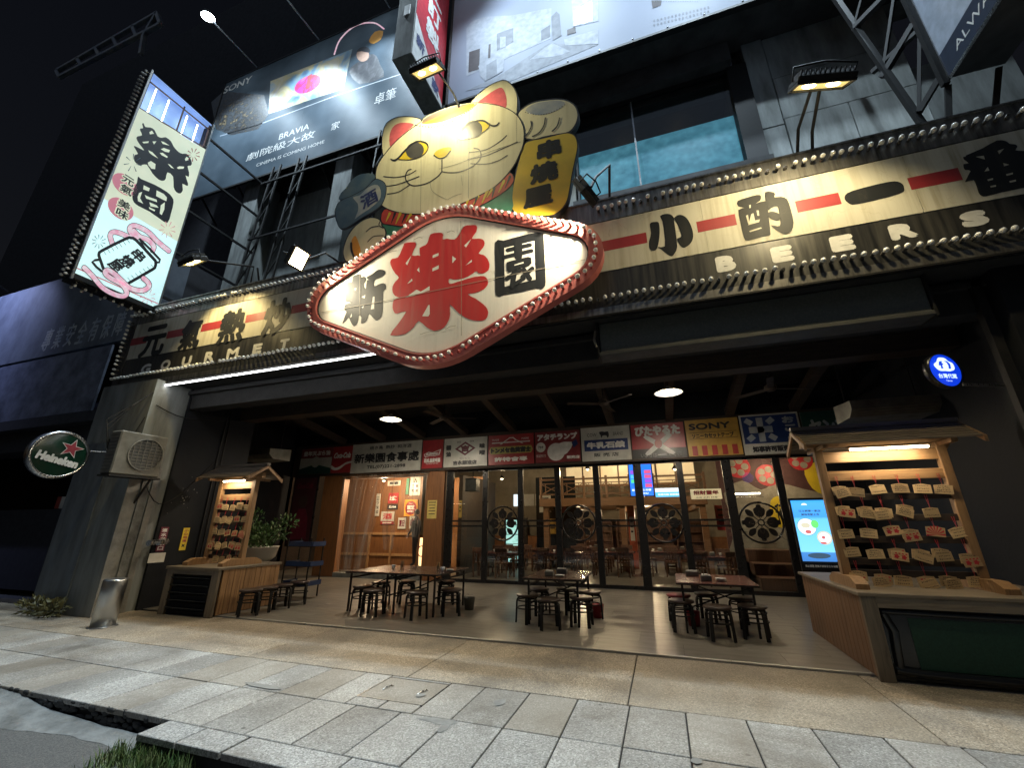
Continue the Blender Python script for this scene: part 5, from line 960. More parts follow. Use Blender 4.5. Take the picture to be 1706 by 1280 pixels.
for k in range(5): MB().box(-9.44, -8.37, -.06, .06, -.008, .008, M=Matrix.Translation((0, 6.50, .10+.135*k)) @ Matrix.Rotation(R(-38), 4, 'X')).build('louvre', 'vinyl', lc)
rc = thing('cabinet', 'large planked cabinet with green net front under the right plaque rack', 'cabinet', (3.2, 7.2, 0))
MB().box(2.16, 4.3, 6.62, 8.78, .02, .84).build('carcass', 'black_wall', rc); planks_side(rc, 2.14, 6.50, 8.8, .02, .85, 'plank_shaded', 17)  # side planks use a darker wood colour for the missing light here
MB().box(2.08, 4.32, 6.42, 8.85, .855, .895, b=.006).build('top', 'grey_plank_x', rc); MB().box(2.10, 2.25, 6.43, 6.49, .0, .855, b=.004).build('stile', 'grey_plank', rc); MB().box(2.25, 4.32, 6.435, 6.49, .74, .855, b=.004).build('rail', 'grey_plank_x', rc)
nb = MB().box(2.25, 4.32, 6.50, 6.56, .02, .74).build('backing', 'vinyl', rc); MB().box(2.52, 4.32, 6.492, 6.5, .14, .64).build('net', 'net_green', rc)
MB().tube([(2.28, 6.48, .12), (2.5, 6.47, .10), (3.2, 6.475, .09), (4.3, 6.47, .10)], .045, 8).build('vinyl_fold', 'vinyl', rc); MB().tube([(2.28, 6.48, .70), (3.0, 6.475, .69), (4.3, 6.475, .68)], .03, 8).build('vinyl_fold', 'vinyl', rc); MB().tube([(2.30, 6.48, .68), (2.36, 6.47, .5), (2.34, 6.475, .3), (2.33, 6.48, .14)], .04, 8).build('vinyl_fold', 'vinyl', rc)
emit('tube_warm', (1, .86, .62), 14)
# plaque meshes: thick little wooden house-shaped tablets, drawn on one side
def plaque_mesh(w_, h): return MB().prism([(-w_/2, 0, -h/2), (w_/2, 0, -h/2), (w_/2, 0, h*.38), (0, 0, h/2), (-w_/2, 0, h*.38)][::-1], (0, .009, 0)).mesh('board', 'plaque')
def scribble(w_, h, n, seed):
    rr = random.Random(seed); mb = MB()
    for j in range(n):
        z = h*.26-h*.56*j/max(n-1, 1); x = -w_*.38+rr.uniform(0, .02)
        while x < w_*rr.uniform(.25, .4):
            L = rr.uniform(.006, .015)
            for q_ in range(2): a = rr.uniform(-.008, .008); mb.add([(x, -.0012-q_*.0002, z+a), (x+L, -.0012-q_*.0002, z+a*.3), (x+L, -.0012-q_*.0002, z+a*.3+.0052), (x, -.0012-q_*.0002, z+a+.0052)], [(0, 1, 2, 3)])
            x += L+.006
    return mb.mesh('writing', 'ink')
def redprint(w_, h):
    mb = MB()
    for sx in (-1, 1): mb.add([(sx*w_*.22+r_*math.cos(a), -.0012, -h*.12+r_*math.sin(a)) for a, r_ in [(k*math.pi/5, (.022 if k % 2 else .034)) for k in range(10)]], [list(range(10))])
    for k in range(4): x = -w_*.3+w_*.2*k; mb.add([(x, -.0012, h*.15), (x+w_*.12, -.0012, h*.13), (x+w_*.12, -.0012, h*.27), (x, -.0012, h*.26)], [(0, 1, 2, 3)])
    return mb.mesh('picture', 'ink_red')
def sunprint(w_, h):
    mb = MB()
    for k in range(9):
        a = math.pi*k/8; b = a+.2; mb.add([(0, -.0012, -h*.35), (.09*math.cos(a), -.0012, -h*.35+.12*math.sin(a)*.95), (.09*math.cos(b), -.0012, -h*.35+.12*math.sin(b)*.95)], [(0, 1, 2)])
    return mb.mesh('picture', 'ink_red')
ROWN = ['top row', 'second row', 'third row', 'fourth row', 'lowest row']; COLN = ['first', 'second', 'third', 'fourth', 'fifth', 'sixth', 'seventh', 'eighth']
def rack(side, label, x0, x1, y, zb, zt, ncol, pw, ph, rows, lamp_power):
    t = thing('plaque_rack', label, 'rack', ((x0+x1)/2, y, zb)); W = x1-x0
    for x in (x0, x1): MB().box(x-.05, x+.05, y-.05, y+.05, zb, zt+.05, b=.005).build('post', 'cedar', t)
    for x in (x0, x1): MB().prism([(x-.07, y-.45, zb), (x-.07, y-.45, zb+.06), (x-.07, y-.3, zb+.13), (x-.07, y+.3, zb+.13), (x-.07, y+.45, zb+.06), (x-.07, y+.45, zb)], (.14, 0, 0)).build('foot', 'cedar', t, fix=True)
    MB().box(x0-.2, x1+.2, y-.05, y+.05, zt+.05, zt+.16, b=.005).build('tie_beam', 'cedar_x', t)
    ov = .28; ez = zt+.03; rz_ = zt+.30; hw = .42
    for s_ in (-1, 1):
        n = 7
        for k in range(n):
            f0, f1 = k/n, (k+1)/n; ya, za = y+s_*hw*(1-f0), ez+(rz_-ez)*f0+.012*1; yb, zb_ = y+s_*hw*(1-f1), ez+(rz_-ez)*f1
            MB().prism([(x0-ov, ya, za), (x1+ov, ya, za), (x1+ov, yb, zb_), (x0-ov, yb, zb_)], (0, 0, .022)).build('roof_board', 'roof_wood', t, fix=True)
        for x in (x0-ov, x1+ov-.03):
            MB().prism([(x, y+s_*(hw+.02), ez-.06), (x, y+s_*(hw+.02), ez+.02), (x, y, rz_+.03), (x, y, rz_-.05)], (.03, 0, 0)).build('gable_board', 'cedar', t, fix=True)
    for x in (x0, x1): MB().box(x-.03, x+.03, y-.34, y+.34, zt+.0, zt+.05).build('eave_bracket', 'cedar', t)
    MB().box(x0-ov, x1+ov, y-.04, y+.04, rz_+.015, rz_+.07).build('ridge', 'roof_wood', t)
    MB().box(x0-.03, x1+.03, y-.02, y+.02, zt-.17, zt-.02, b=.004).build('board', 'cedar_x', t); MB().box(x0-.03, x1+.03, y-.02, y+.02, zt-.42, zt-.29, b=.004).build('board', 'cedar_x', t)
    tl = MB().box(x0+.22*W, x1-.12*W, y-.20, y-.15, zt+.0, zt+.03).build('lamp_batten', 'cedar_x', t); MB().cyl((x0+.24*W, y-.175, zt-.018), (x1-.14*W, y-.175, zt-.018), .016, n=10).build('tube', 'tube_warm', tl)
    l = D.lights.new('rack_tube', 'AREA'); l.shape = 'RECTANGLE'; l.size = .62*W; l.size_y = .03; l.energy = lamp_power; l.color = (1, .80, .52); lo = D.objects.new('rack_tube', l); COL.objects.link(lo); lo.location = ((x0+x1)/2, y-.175, zt-.037); lo.rotation_euler = (R(18), 0, 0)
    bm_ = plaque_mesh(pw, ph); wr = [scribble(pw, ph, n, 11+n) for n in (2, 3, 4)]; rp_ = redprint(pw, ph); sp_ = sunprint(pw, ph)
    zs = [zt-.36-.0]+[zt-.36-(zt-.36-zb-.30)*(k)/(rows-1) for k in range(1, rows)]
    for k in range(1, rows+1): z = zs[k]+.0 if k < rows else zb+.16; MB().box(x0-.03, x1+.03, y-.015, y+.015, z-.05, z+.035, b=.003).build('slat', 'brown_beam', t)
    for j in range(rows):
        for k in range(ncol):
            if j and rnd.random() < .04: continue
            x = x0+W*(k+.5)/ncol+rnd.uniform(-.02, .02)*W; z0 = zs[j]; zc = z0-.10-ph*.62+rnd.uniform(-.045, .015); tilt = rnd.gauss(0, .09)
            for dup_ in range(1 if rnd.random() < .45 else 2):
                yy = y-.05-.02*dup_; o = thing('wooden_plaque', f'{COLN[k]} {"front " if dup_ else ""}wooden prayer plaque from the left in the {ROWN[j]} of the {side} rack', 'plaque', (x, yy, zc), group=f'prayer plaques on the {side} rack')
                rot = Matrix.Rotation(tilt*1.4+(.18*rnd.choice((-1, 1)) if dup_ else 0), 3, 'Y') @ Matrix.Rotation(rnd.gauss(0, .10), 3, 'Z') @ Matrix.Rotation(rnd.uniform(-.12, .02), 3, 'X'); c = (x+(.04*rnd.uniform(-1, 1)+.0 if dup_ else 0), yy, zc-(.03*dup_))
                inst(bm_, o, c, rot); pick = rnd.random(); inst(sp_ if (j == 2 and k == 4) else rp_ if pick < .22 else wr[int(pick*30) % 3], o, c, rot)
                if not dup_: MB().tube([(x-.012, y-.03, z0), (x, y-.05, zc+ph*.42), (x+.012, y-.03, z0)], .0035, 5).build('string', 'ink_red', o)
    return t
rack('right', 'tall roofed wooden rack of prayer plaques on the right cabinet', 2.24, 3.64, 7.15, .895, 2.65, 6, .18, .125, 5, 8)
rack('left', 'roofed wooden rack of prayer plaques on the left cabinet', -9.42, -8.42, 7.1, .87, 2.60, 5, .165, .125, 5, 8)

# ---------------------------------------------------------------- things along the left wall
ac = thing('air_conditioner', 'grimy outdoor air conditioner hung on the concrete pillar', 'air conditioner', (-10.3, 5.7, 2.6))
MB().box(-10.40, -10.08, 5.26, 6.14, 2.62, 3.48, b=.02).build('case', 'ac_white', ac); 
fg_ = MB().lathe((-10.075, 5.78, 3.05), [(.33, 0), (.33, .02), (.31, .02), (.31, .0)], 28, M=Matrix.Rotation(R(90), 3, 'Y')).build('fan_grille', 'ac_white', ac); MB().lathe((-10.078, 5.78, 3.05), [(.31, 0), (.001, .002)], 28, M=Matrix.Rotation(R(90), 3, 'Y')).build('fan_opening', 'ac_dark', fg_)
for k in range(9): z = 2.80+.0625*k; h = math.sqrt(max(.31**2-(z-3.05)**2, 0)); MB().box(-10.07, -10.062, 5.78-h, 5.78+h, z-.006, z+.006).build('grille_bar', 'ac_white', fg_)
for k in range(6): y = 5.53+.1*k; h = math.sqrt(max(.31**2-(y-5.78)**2, 0)); MB().box(-10.06, -10.052, y-.004, y+.004, 3.05-h, 3.05+h).build('grille_bar', 'ac_white', fg_)
for k in range(11): MB().box(-10.38, -10.1, 5.25, 5.256, 2.70+.068*k, 2.715+.068*k).build('fin', 'ac_dark', ac)
MB().box(-10.42, -10.05, 5.24, 6.16, 2.575, 2.61).bar((-10.40, 6.0, 2.1), (-10.08, 6.0, 2.58), .03, .03).build('bracket', 'black_metal', ac)
for k in range(3): MB().tube([(-10.4, 5.3-.0*k, 3.2-.1*k), (-10.46, 5.2-.03*k, 3.5+.1*k), (-10.5, 5.6, 4.2), (-10.44, 5.9, 4.6)], .012, 6).build('pipe', 'black_metal', ac)
hs = thing('heineken_sign'.replace('heineken', 'round_beer'), 'round green beer sign with a red star hung on the pillar', 'sign', (-11, 4.85, 2.98))
ex = Matrix.Rotation(R(90), 3, 'Y'); HC = Vector((-11.0, 4.86, 2.97)); HR = .46
MB().lathe(HC-Vector((.06, 0, 0)), [(.001, -.06), (HR, -.06), (HR, .06), (HR-.05, .075), (HR-.055, .055)], 40, M=ex).build('rim', 'steel', hs); MB().lathe(HC-Vector((.06, 0, 0)), [(HR-.05, .055), (HR*.6, .075), (.001, .085)], 40, M=ex).build('face', 'hein_green', hs)
HX = -10.968; rt = -.20
def hp(y, z): c, s_ = math.cos(rt), math.sin(rt); return (HX, HC.y+y*c-z*s_, HC.z+y*s_+z*c)
for sc_, mt, dx in ((1.16, 'ink_white', 0), (1, 'hein_red', .002)): MB().prism([(hp((.17*sc_ if k % 2 == 0 else .068*sc_)*math.sin(k*math.pi/5)+.10, (.17*sc_ if k % 2 == 0 else .068*sc_)*math.cos(k*math.pi/5)+.16)[0]+dx, *hp((.17*sc_ if k % 2 == 0 else .068*sc_)*math.sin(k*math.pi/5)+.10, (.17*sc_ if k % 2 == 0 else .068*sc_)*math.cos(k*math.pi/5)+.16)[1:]) for k in range(10)], (-.002, 0, 0)).build('star', mt, hs, fix=True)
text('Heineken', 'ink_white', hs, Vector(hp(0, -.10)), .66, .17, ax='x', bold=.012, rot=rt)
MB().tube([(-11.0, 5.3, 3.1), (-11.0, 5.8, 3.15)], .02, 6).build('arm', 'steel', hs)
fh = thing('fire_inlet', 'twin brass fire hose inlet on the black wall', 'fire inlet', (-10.3, 6.6, 1.3))
MB().tube([(-10.4, 6.68, 1.33), (-10.1, 6.62, 1.33)], .06, 12).build('body', 'steel', fh)
for dy in (-.28, -.1): MB().tube([(-10.12, 6.6+dy*.2, 1.33), (-10.05, 6.6+dy, 1.32), (-10.02, 6.52+dy, 1.31)], [.045, .05, .058], 12).build('coupling', 'steel', fh); 
for (lb, y0, y1, z0, z1, mt, tx, tm) in (('maroon vertical fire inlet sign with white characters', 6.62, 6.78, 1.12, 1.62, 'maroon', '連水送水口', 'ink_white'), ('small pale paper notice below the maroon sign', 6.52, 6.84, .90, 1.09, 'paper', '', 'ink'), ('yellow vertical warning sign with dark symbol', 7.10, 7.24, 1.12, 1.60, 'yellow_sign', '小心地滑', 'hein_red')):
    t = thing('wall_sign', lb, 'sign', (-10.35, y0, z0)); MB().box(-10.358, -10.345, y0, y1, z0, z1).build('plate', mt, t)
    n = len(tx); zt_ = z1-.04; hh = (z1-z0)*(.92 if 'maroon' in mt else .62)/max(n, 1)
    for k, chx in enumerate(tx): text(chx, tm, t, (-10.344, (y0+y1)/2, zt_-hh*(k+.5)+.02), (y1-y0)*.7, hh*.8, ax='x', bold=.003)
    if 'yellow' in mt: MB().prism([(-10.343, (y0+y1)/2+r_*math.cos(a), z0+.10+r_*math.sin(a)) for a, r_ in [(k*math.pi/4, (.05 if k % 2 else .022)) for k in range(8)]], (-.001, 0, 0)).build('symbol', 'ink', t, fix=True)
# clay pot plant on a stand
pl = thing('potted_plant', 'leafy green shrub in a chipped white bowl behind the left rack', 'plant', (-8.85, 8.35, 0))
pc = Vector((-9.45, 8.35, .80)); MB().lathe(pc, [(.001, 0), (.28, 0), (.42, .12), (.47, .34), (.49, .36), (.44, .35), (.40, .30), (.001, .28)], 28).build('pot', 'pot', pl); MB().box(pc.x-.32, pc.x+.32, 8.05, 8.65, .02, .80).build('stand', 'black_metal', pl)
def leaves(mb, c, spread, n, size, rr, up=.35):
    for i in range(n):
        d = Vector((rr.gauss(0, 1), rr.gauss(0, 1), rr.gauss(0, 1))).normalized(); p = c+Vector((d.x*spread[0], d.y*spread[1], d.z*spread[2]))*rr.uniform(.35, 1)
        a = (d+Vector((0, 0, up))+Vector((rr.gauss(0, .5), rr.gauss(0, .5), rr.gauss(0, .5)))).normalized(); b = a.cross(Vector((rr.gauss(0, 1), rr.gauss(0, 1), rr.gauss(0, 1)))).normalized(); n_ = a.cross(b); L = size*rr.uniform(.7, 1.3); wd = L*.24
        mb.add([p, p+a*L*.4+b*wd+n_*.006, p+a*L, p+a*L*.4-b*wd+n_*.006, p+a*L*.45-n_*.008], [(0, 1, 4), (1, 2, 4), (2, 3, 4), (3, 0, 4)], 0, True)
lr = random.Random(5); mb = MB()
for (dx, dz, sx, sz, n) in ((-.25, .70, .30, .35, 240), (.15, .62, .35, .30, 240), (.55, .75, .22, .28, 110), (.0, .48, .45, .18, 150), (.85, .92, .16, .2, 60), (-.3, 1.05, .15, .2, 60)): leaves(mb, pc+Vector((dx, 0, dz)), (sx, .32, sz), n, .10, lr)
mb.build('foliage', 'leaf', pl)
for (dx, dz) in ((-.3, 1.0), (.15, .8), (.6, .9), (.9, 1.0)): MB().tube([pc+Vector((dx*.1, 0, .25)), pc+Vector((dx*.5, .02, .55)), pc+Vector((dx, 0, dz))], [.014, .010, .004], 6).build('stem', 'stem', pl)
tr = thing('trolley', 'black wire trolley with blue trays behind the row of stools', 'trolley', (-8.35, 8.7, 0))
for x in (-8.72, -8.0):
    for y in (8.55, 8.95): MB().box(x-.012, x+.012, y-.012, y+.012, .05, 1.35).build('post', 'black_metal', tr)
for k, z in enumerate((.30, .72, 1.16)):
    MB().box(-8.74, -7.98, 8.53, 8.97, z, z+.015).build('shelf', 'black_metal', tr)
    ty = thing('tray', 'blue plastic tray on the '+('bottom', 'middle', 'top')[k]+' shelf of the wire trolley', 'tray', (-8.3, 8.75, z), group='blue trays'); MB().box(-8.62, -7.92, 8.50, 8.92, z+.016, z+.03).box(-8.64, -8.62, 8.50, 8.92, z+.016, z+.12).box(-7.92, -7.90, 8.50, 8.92, z+.016, z+.12).box(-8.62, -7.92, 8.48, 8.50, z+.016, z+.12).build('body', 'plastic_blue', ty)
    for m in range(3): cup(-8.5+.2*m, 8.68, z+.031, f'{("left", "middle", "right")[m]} bowl in the {("bottom", "middle", "top")[k]} blue tray', .06, .07)
bo = thing('bollard', 'leaning stainless steel bollard on the pavement', 'bollard', (-9.32, 5.42, 0)); 
MB().lathe((-9.32, 5.42, 0), [(.001, .0), (.172, 0), (.172, .735), (.166, .75), (.15, .757), (.001, .76)], 32).build('body', 'bollard_steel', bo).matrix_local = Matrix.Rotation(R(1.5), 4, 'Y')
MB().lathe((-9.32, 5.42, 0), [(.21, .001), (.21, .012), (.17, .014)], 32).build('collar', 'brushed', bo)
wd = thing('weed', 'green weed growing at the foot of the concrete pillar', 'weed', (-11.4, 5.65, 0)); mb = MB()
for (dx, dy, n, s_) in ((0, 0, 130, .3), (-.45, .0, 90, .25), (.35, -.05, 70, .2)): leaves(mb, Vector((-11.4+dx, 5.6+dy, .16)), (s_, .18, .16), n, .11, lr, .6)
mb.build('foliage', 'leaf_dry', wd)
for k in range(5): MB().tube([(-11.4+.1*k-.2, 5.62, 0), (-11.4+.14*k-.28, 5.58, .3)], .006, 5).build('stem', 'stem', wd)

# ---------------------------------------------------------------- under the canopy
emit('tube_cool', (.95, .97, 1), 10); emit('lamp_white', (1, .93, .78), 11); glow('dish_lit', (.95, .85, .62), 1.3)
tl = thing('tube_light', 'long thin white tube light along the lower edge of the left sign', 'tube light', (-8, 6.0, 4.72))
MB().box(-11.1, -4.5, 5.99, 6.06, 4.70, 4.742).build('batten', 'ac_white', tl); MB().cyl((-11.08, 5.985, 4.692), (-4.6, 5.985, 4.692), .017, n=8).build('tube', 'tube_cool', tl)
l = D.lights.new('tube_light', 'AREA'); l.shape = 'RECTANGLE'; l.size = 6.4; l.size_y = .05; l.energy = 7; l.color = (1, .95, .86); lo = D.objects.new('tube_light', l); COL.objects.link(lo); lo.location = (-7.85, 5.985, 4.66)
rb_ = thing('roller_screen', 'long dark mesh roller screen box hung below the right sign', 'roller screen', (1.4, 6.2, 4.1))
MB().box(-.64, 3.58, 6.26, 6.55, 4.25, 4.76, b=.01).build('box', 'rib_mesh', rb_); MB().box(-.66, 3.60, 6.22, 6.57, 4.19, 4.248, b=.008).build('bottom_bar', 'ac_dark', rb_)
for x in (-.68, 3.58): MB().box(x, x+.03, 6.22, 6.57, 4.17, 4.77).build('end_plate', 'black_metal', rb_)
MB().tube([(-.70, 6.22, 4.62), (-.72, 6.2, 4.46), (-.69, 6.2, 4.33)], .02, 6).build('crank_hook', 'ac_white', rb_)
for i, (x, z) in enumerate(((-6.77, 4.40), (.44, 4.43))):
    t = thing('pendant_lamp', ('white dish pendant lamp over the wide table pair', 'white dish pendant lamp over the reddish table')[i], 'pendant lamp', (x, 9.5, z), group='porch pendant lamps')
    MB().lathe((x, 9.5, z), [(.03, .16), (.06, .12), (.30, .01), (.31, 0), (.29, .005), (.05, .10)], 28).build('shade', 'ceramic', t); MB().sphere((x, 9.5, z+.03), .055, 12, 8).build('bulb', 'lamp_white', t); MB().lathe((x, 9.5, z), [(.285, .012), (.05, .085), (.001, .09)], 28).build('dish_glow', 'dish_lit', t); MB().cyl((x, 9.5, z+.15), (x, 9.5, 5.2), .012).build('stem', 'black_metal', t)  # inner dish glows in place of the bulb's light falling on it
    l = D.lights.new('pendant_bulb', 'POINT'); l.energy = 34; l.color = (1, .88, .70); l.shadow_soft_size = .055; lo = D.objects.new('pendant_bulb', l); COL.objects.link(lo); lo.location = (x, 9.5, z-.035)
    spot('pendant', (x, 9.5, z-.01), (0, 0, -1), 380, (1, .86, .66), 172, .35, .06)
for i, x in enumerate((-5.4, -1.05, 2.55)):
    t = thing('ceiling_fan', ('ceiling fan beside the left pendant lamp', 'ceiling fan above the middle of the porch', 'ceiling fan above the right end of the porch')[i], 'ceiling fan', (x, 10, 4.45), group='porch ceiling fans')
    MB().lathe((x, 10, 4.45), [(.001, -.05), (.08, -.04), (.12, .0), (.12, .07), (.04, .12), (.015, .14)], 20).build('motor', 'brown_beam', t); MB().cyl((x, 10, 4.55), (x, 10, 5.1), .014).build('rod', 'black_metal', t)
    for k in range(3): MB().box(.12, .88, -.065, .065, -.005, .005, M=Matrix.Translation((x, 10, 4.46)) @ Matrix.Rotation(k*2.094+.4+i, 4, 'Z') @ Matrix.Rotation(R(10), 4, 'X')).build('blade', 'brown_beam', t)
for i, (x, y, s_) in enumerate(((-11.2, 9.6, 1), (4.1, 9.3, -1))):
    t = thing('ceiling_unit', ('grey ceiling air conditioner in the dark left corner of the porch', 'grey ceiling air conditioner in the dark right corner of the porch')[i], 'air conditioner', (x, y, 3.5))
    MB().prism([(x-.65, y-.3, 3.50), (x-.65, y-.45, 3.62), (x-.65, y-.45, 3.78), (x-.65, y+.3, 3.85), (x-.65, y+.3, 3.50)], (1.3, 0, 0)).build('case', 'ac_white', t, fix=True)
    for k in range(3): MB().box(x-.55, x+.55, y-.42+.05*k, y-.40+.05*k, 3.585-.035*k, 3.60-.035*k).build('vane', 'ac_dark', t)
    for dx in (-.55, .55): MB().cyl((x+dx, y, 3.85), (x+dx, y, 5.2), .01).build('hanger', 'black_metal', t)
glow('blue_lit', (.0, .05, .85), .6, (.01, .06, .9)); emit('white_lit', (.7, .9, 1), 1.0)
br = thing('round_sign', 'round glowing blue taxi driver sign projecting from the right wall', 'sign', (3.43, 6.2, 3.42)); c = Vector((3.43, 6.2, 3.42)); oy = Matrix.Rotation(R(90), 3, 'X')
MB().lathe(c, [(.001, -.03), (.205, -.03), (.205, .03), (.001, .031)], 36, M=oy).build('face', 'blue_lit', br); MB().lathe(c, [(.206, -.04), (.215, -.04), (.215, .04), (.206, .04)], 36, M=oy).build('rim', 'frame_black', br)
gp = lambda x, z: c+Vector((x, -.034, z))
MB().prism([gp(x, z) for x, z in smooth([(-.11, .02), (-.13, .07), (-.08, .11), (-.04, .16), (.04, .16), (.08, .12), (.13, .09), (.13, .02), (.07, -.01), (.0, -.01), (-.07, -.01)], 4)], (0, .002, 0)).build('cloud', 'white_lit', br, fix=True)
MB().prism([(q.x, q.y-.003, q.z) for q in (gp(-.05, .11), gp(-.01, .12), gp(-.02, .09), gp(.0, .08), gp(-.025, .06), gp(-.02, .02), gp(-.05, .02), gp(-.045, .06), gp(-.07, .06))], (0, .002, 0)).build('figure', 'blue_lit', br, fix=True); MB().prism([(q.x, q.y-.003, q.z) for q in (gp(.02, .12), gp(.05, .1), gp(.06, .06), gp(.05, .02), gp(.08, .02), gp(.09, .08), gp(.06, .12))], (0, .002, 0)).build('figure', 'blue_lit', br, fix=True)
text('台灣代駕', 'white_lit', br, c+Vector((0, -.034, -.075)), .24, .06, bold=.001); text('Taiwan', 'white_lit', br, c+Vector((0, -.034, -.135)), .08, .02)
MB().box(3.64, 4.2, 6.19, 6.21, 3.24, 3.27).build('bracket', 'steel', br)
br.rotation_euler = (0, 0, R(24))

# advertising screen on legs
sc = thing('display_screen', 'upright glowing blue advertising screen with seafood beside the right rack', 'screen', (3.3, 11.9, 0))
MB().box(2.90, 3.66, 11.86, 11.95, .62, 2.24, b=.01).build('case', 'frame_black', sc); MB().box(3.22, 3.34, 11.86, 11.94, .1, .62).box(2.95, 3.6, 11.65, 12.1, .02, .06).build('stand', 'frame_black', sc)
m_, t_, p_ = newmat('screen_blue'); tc_ = node(t_, 'ShaderNodeTexCoord'); s3 = node(t_, 'ShaderNodeSeparateXYZ'); t_.links.new(tc_.outputs['Generated'], s3.inputs[0])
cr_ = ramp(t_, s3.outputs[2], [(0, (.02, .12, .38)), (.14, (.03, .16, .45)), (.15, (.16, .5, .85)), (.68, (.10, .42, .85)), (.72, (.03, .24, .75)), (1, (.04, .30, .80))]); t_.links.new(cr_, p_.inputs['Emission Color']); p_.inputs['Emission Strength'].default_value = 1.25; p_.inputs['Base Color'].default_value = (.01, .01, .01, 1); p_.inputs['Roughness'].default_value = .15
MB().box(2.94, 3.62, 11.852, 11.86, .86, 2.19).build('picture', 'screen_blue', sc); emit('scr_white', (.65, .82, 1), 1.2); emit('scr_green', (.12, .65, .08), 1.0); emit('scr_red', (.7, .1, .05), .8); emit('scr_dark', (.01, .03, .06), .6); emit('scr_cream', (.7, .62, .4), .9)
def sd(x, z, r_, mt, l_, ry=None, name='picture'): return MB().prism([(x+r_*math.cos(a), 11.851-l_*.0015, z+(ry or r_)*math.sin(a)) for a in [k*math.pi/14 for k in range(28)]], (0, .001, 0)).build(name, mt, sc, fix=True)
sd(3.16, 1.60, .19, 'scr_dark', 1); sd(3.16, 1.60, .182, 'scr_white', 2); sd(3.14, 1.63, .09, 'scr_cream', 3, .06); sd(3.33, 1.66, .075, 'scr_green', 4, .09); sd(3.17, 1.49, .06, 'scr_red', 4, .04); sd(3.46, 1.36, .145, 'scr_cream', 5); sd(3.46, 1.36, .115, 'scr_white', 6); sd(3.44, 1.37, .035, 'scr_red', 7); sd(3.42, 1.25, .06, 'scr_red', 7, .025); sd(3.28, .98, .22, 'scr_dark', 3, .06)
text('江士師第一家店', 'scr_dark', sc, (3.28, 11.85, 1.95), .44, .05, bold=.002); text('鮮味宅配上市', 'scr_dark', sc, (3.28, 11.85, 1.87), .36, .05, bold=.002); text('禁止酒駕 酒後不開車安全有保障', 'ink_white', sc, (3.28, 11.859, .76), .62, .05, bold=.001); MB().prism([(3.2+.06*math.cos(a), 11.849, 2.08+.045*math.sin(a)) for a in [k*math.pi/6 for k in range(7)]], (0, .001, 0)).build('picture', 'scr_white', sc, fix=True)
l = D.lights.new('screen_light', 'AREA'); l.shape = 'RECTANGLE'; l.size = .66; l.size_y = 1.3; l.energy = 5; l.color = (.35, .65, 1); lo = D.objects.new('screen_light', l); COL.objects.link(lo); lo.location = (3.28, 11.83, 1.5); lo.rotation_euler = (R(90), 0, 0)

# conduits, cables and scuffs on the side walls
for pth, r_ in (([(-10.34, 7.5, 0), (-10.34, 7.5, 3.2), (-10.34, 7.55, 4.6)], .016), ([(-10.34, 7.62, 0), (-10.34, 7.62, 4.6)], .012), ([(-10.40, 6.1, 2.5), (-10.36, 6.45, 2.1), (-10.34, 6.9, 2.4), (-10.34, 7.5, 3.2)], .008), ([(-10.40, 5.9, 4.2), (-10.36, 6.6, 4.05), (-10.34, 8.0, 4.3)], .01), ([(4.33, 6.5, 3.3), (4.33, 6.42, 2.2), (4.33, 6.5, 1.2), (4.33, 6.6, .9)], .014), ([(-11.6, 5.78, 3.4), (-11.2, 5.76, 3.1), (-10.8, 5.77, 3.3), (-10.45, 5.78, 3.9)], .008)): MB().tube(smooth(pth, 4, False), r_, 6).build('conduit', 'black_metal', bd)
for k in range(22):
    y = rnd.gauss(7.0, .16); z = rnd.gauss(2.3, .16); s_ = rnd.uniform(.003, .014); MB().sheet([(-10.357, y+s_*math.cos(a)*rnd.uniform(.5, 1.2), z+s_*math.sin(a)*rnd.uniform(.5, 1.4)) for a in [j*math.pi/3.5 for j in range(7)]]).build('paint_chip', 'patch', bd)
# ---------------------------------------------------------------- dining room behind the glass
rm = thing('dining_room', 'warm timber dining room seen through the glass front', 'room', (-2, 18, 0))
def rp(name, mt, *b, bev=0):
    mb = MB()
    for q in b: mb.box(*q, b=bev)
    return mb.build(name, mt, rm)
rp('back_wall', 'wall_plaster', (-14, 8, 23.0, 23.2, 0, 6.5)); rp('side_wall', 'brown_beam', (-14.2, -14, 12.75, 23.2, 0, 6.5)); rp('side_wall', 'brown_beam', (6.2, 6.4, 12.75, 23.2, 0, 6.5)); rp('ceiling', 'brown_beam', (-14.2, 6.4, 12.7, 23.2, 6.0, 6.2)); rp('front_wall', 'black_wall', (-14, 6.2, 12.66, 12.75, 3.42, 6.0))
rp('partition', 'brown_beam', (-6.9, -6.75, 14.2, 17.5, 0, 3.4)); rp('partition', 'wall_plaster', (-6.4, -4.9, 18.4, 18.5, 1.2, 3.5)); rp('wainscot', 'door_wood', (-14, 6.2, 22.9, 23.0, 0, 1.1)); rp('dark_wall', 'black_wall', (-5.0, -3.3, 17.8, 17.9, 0, 3.6))
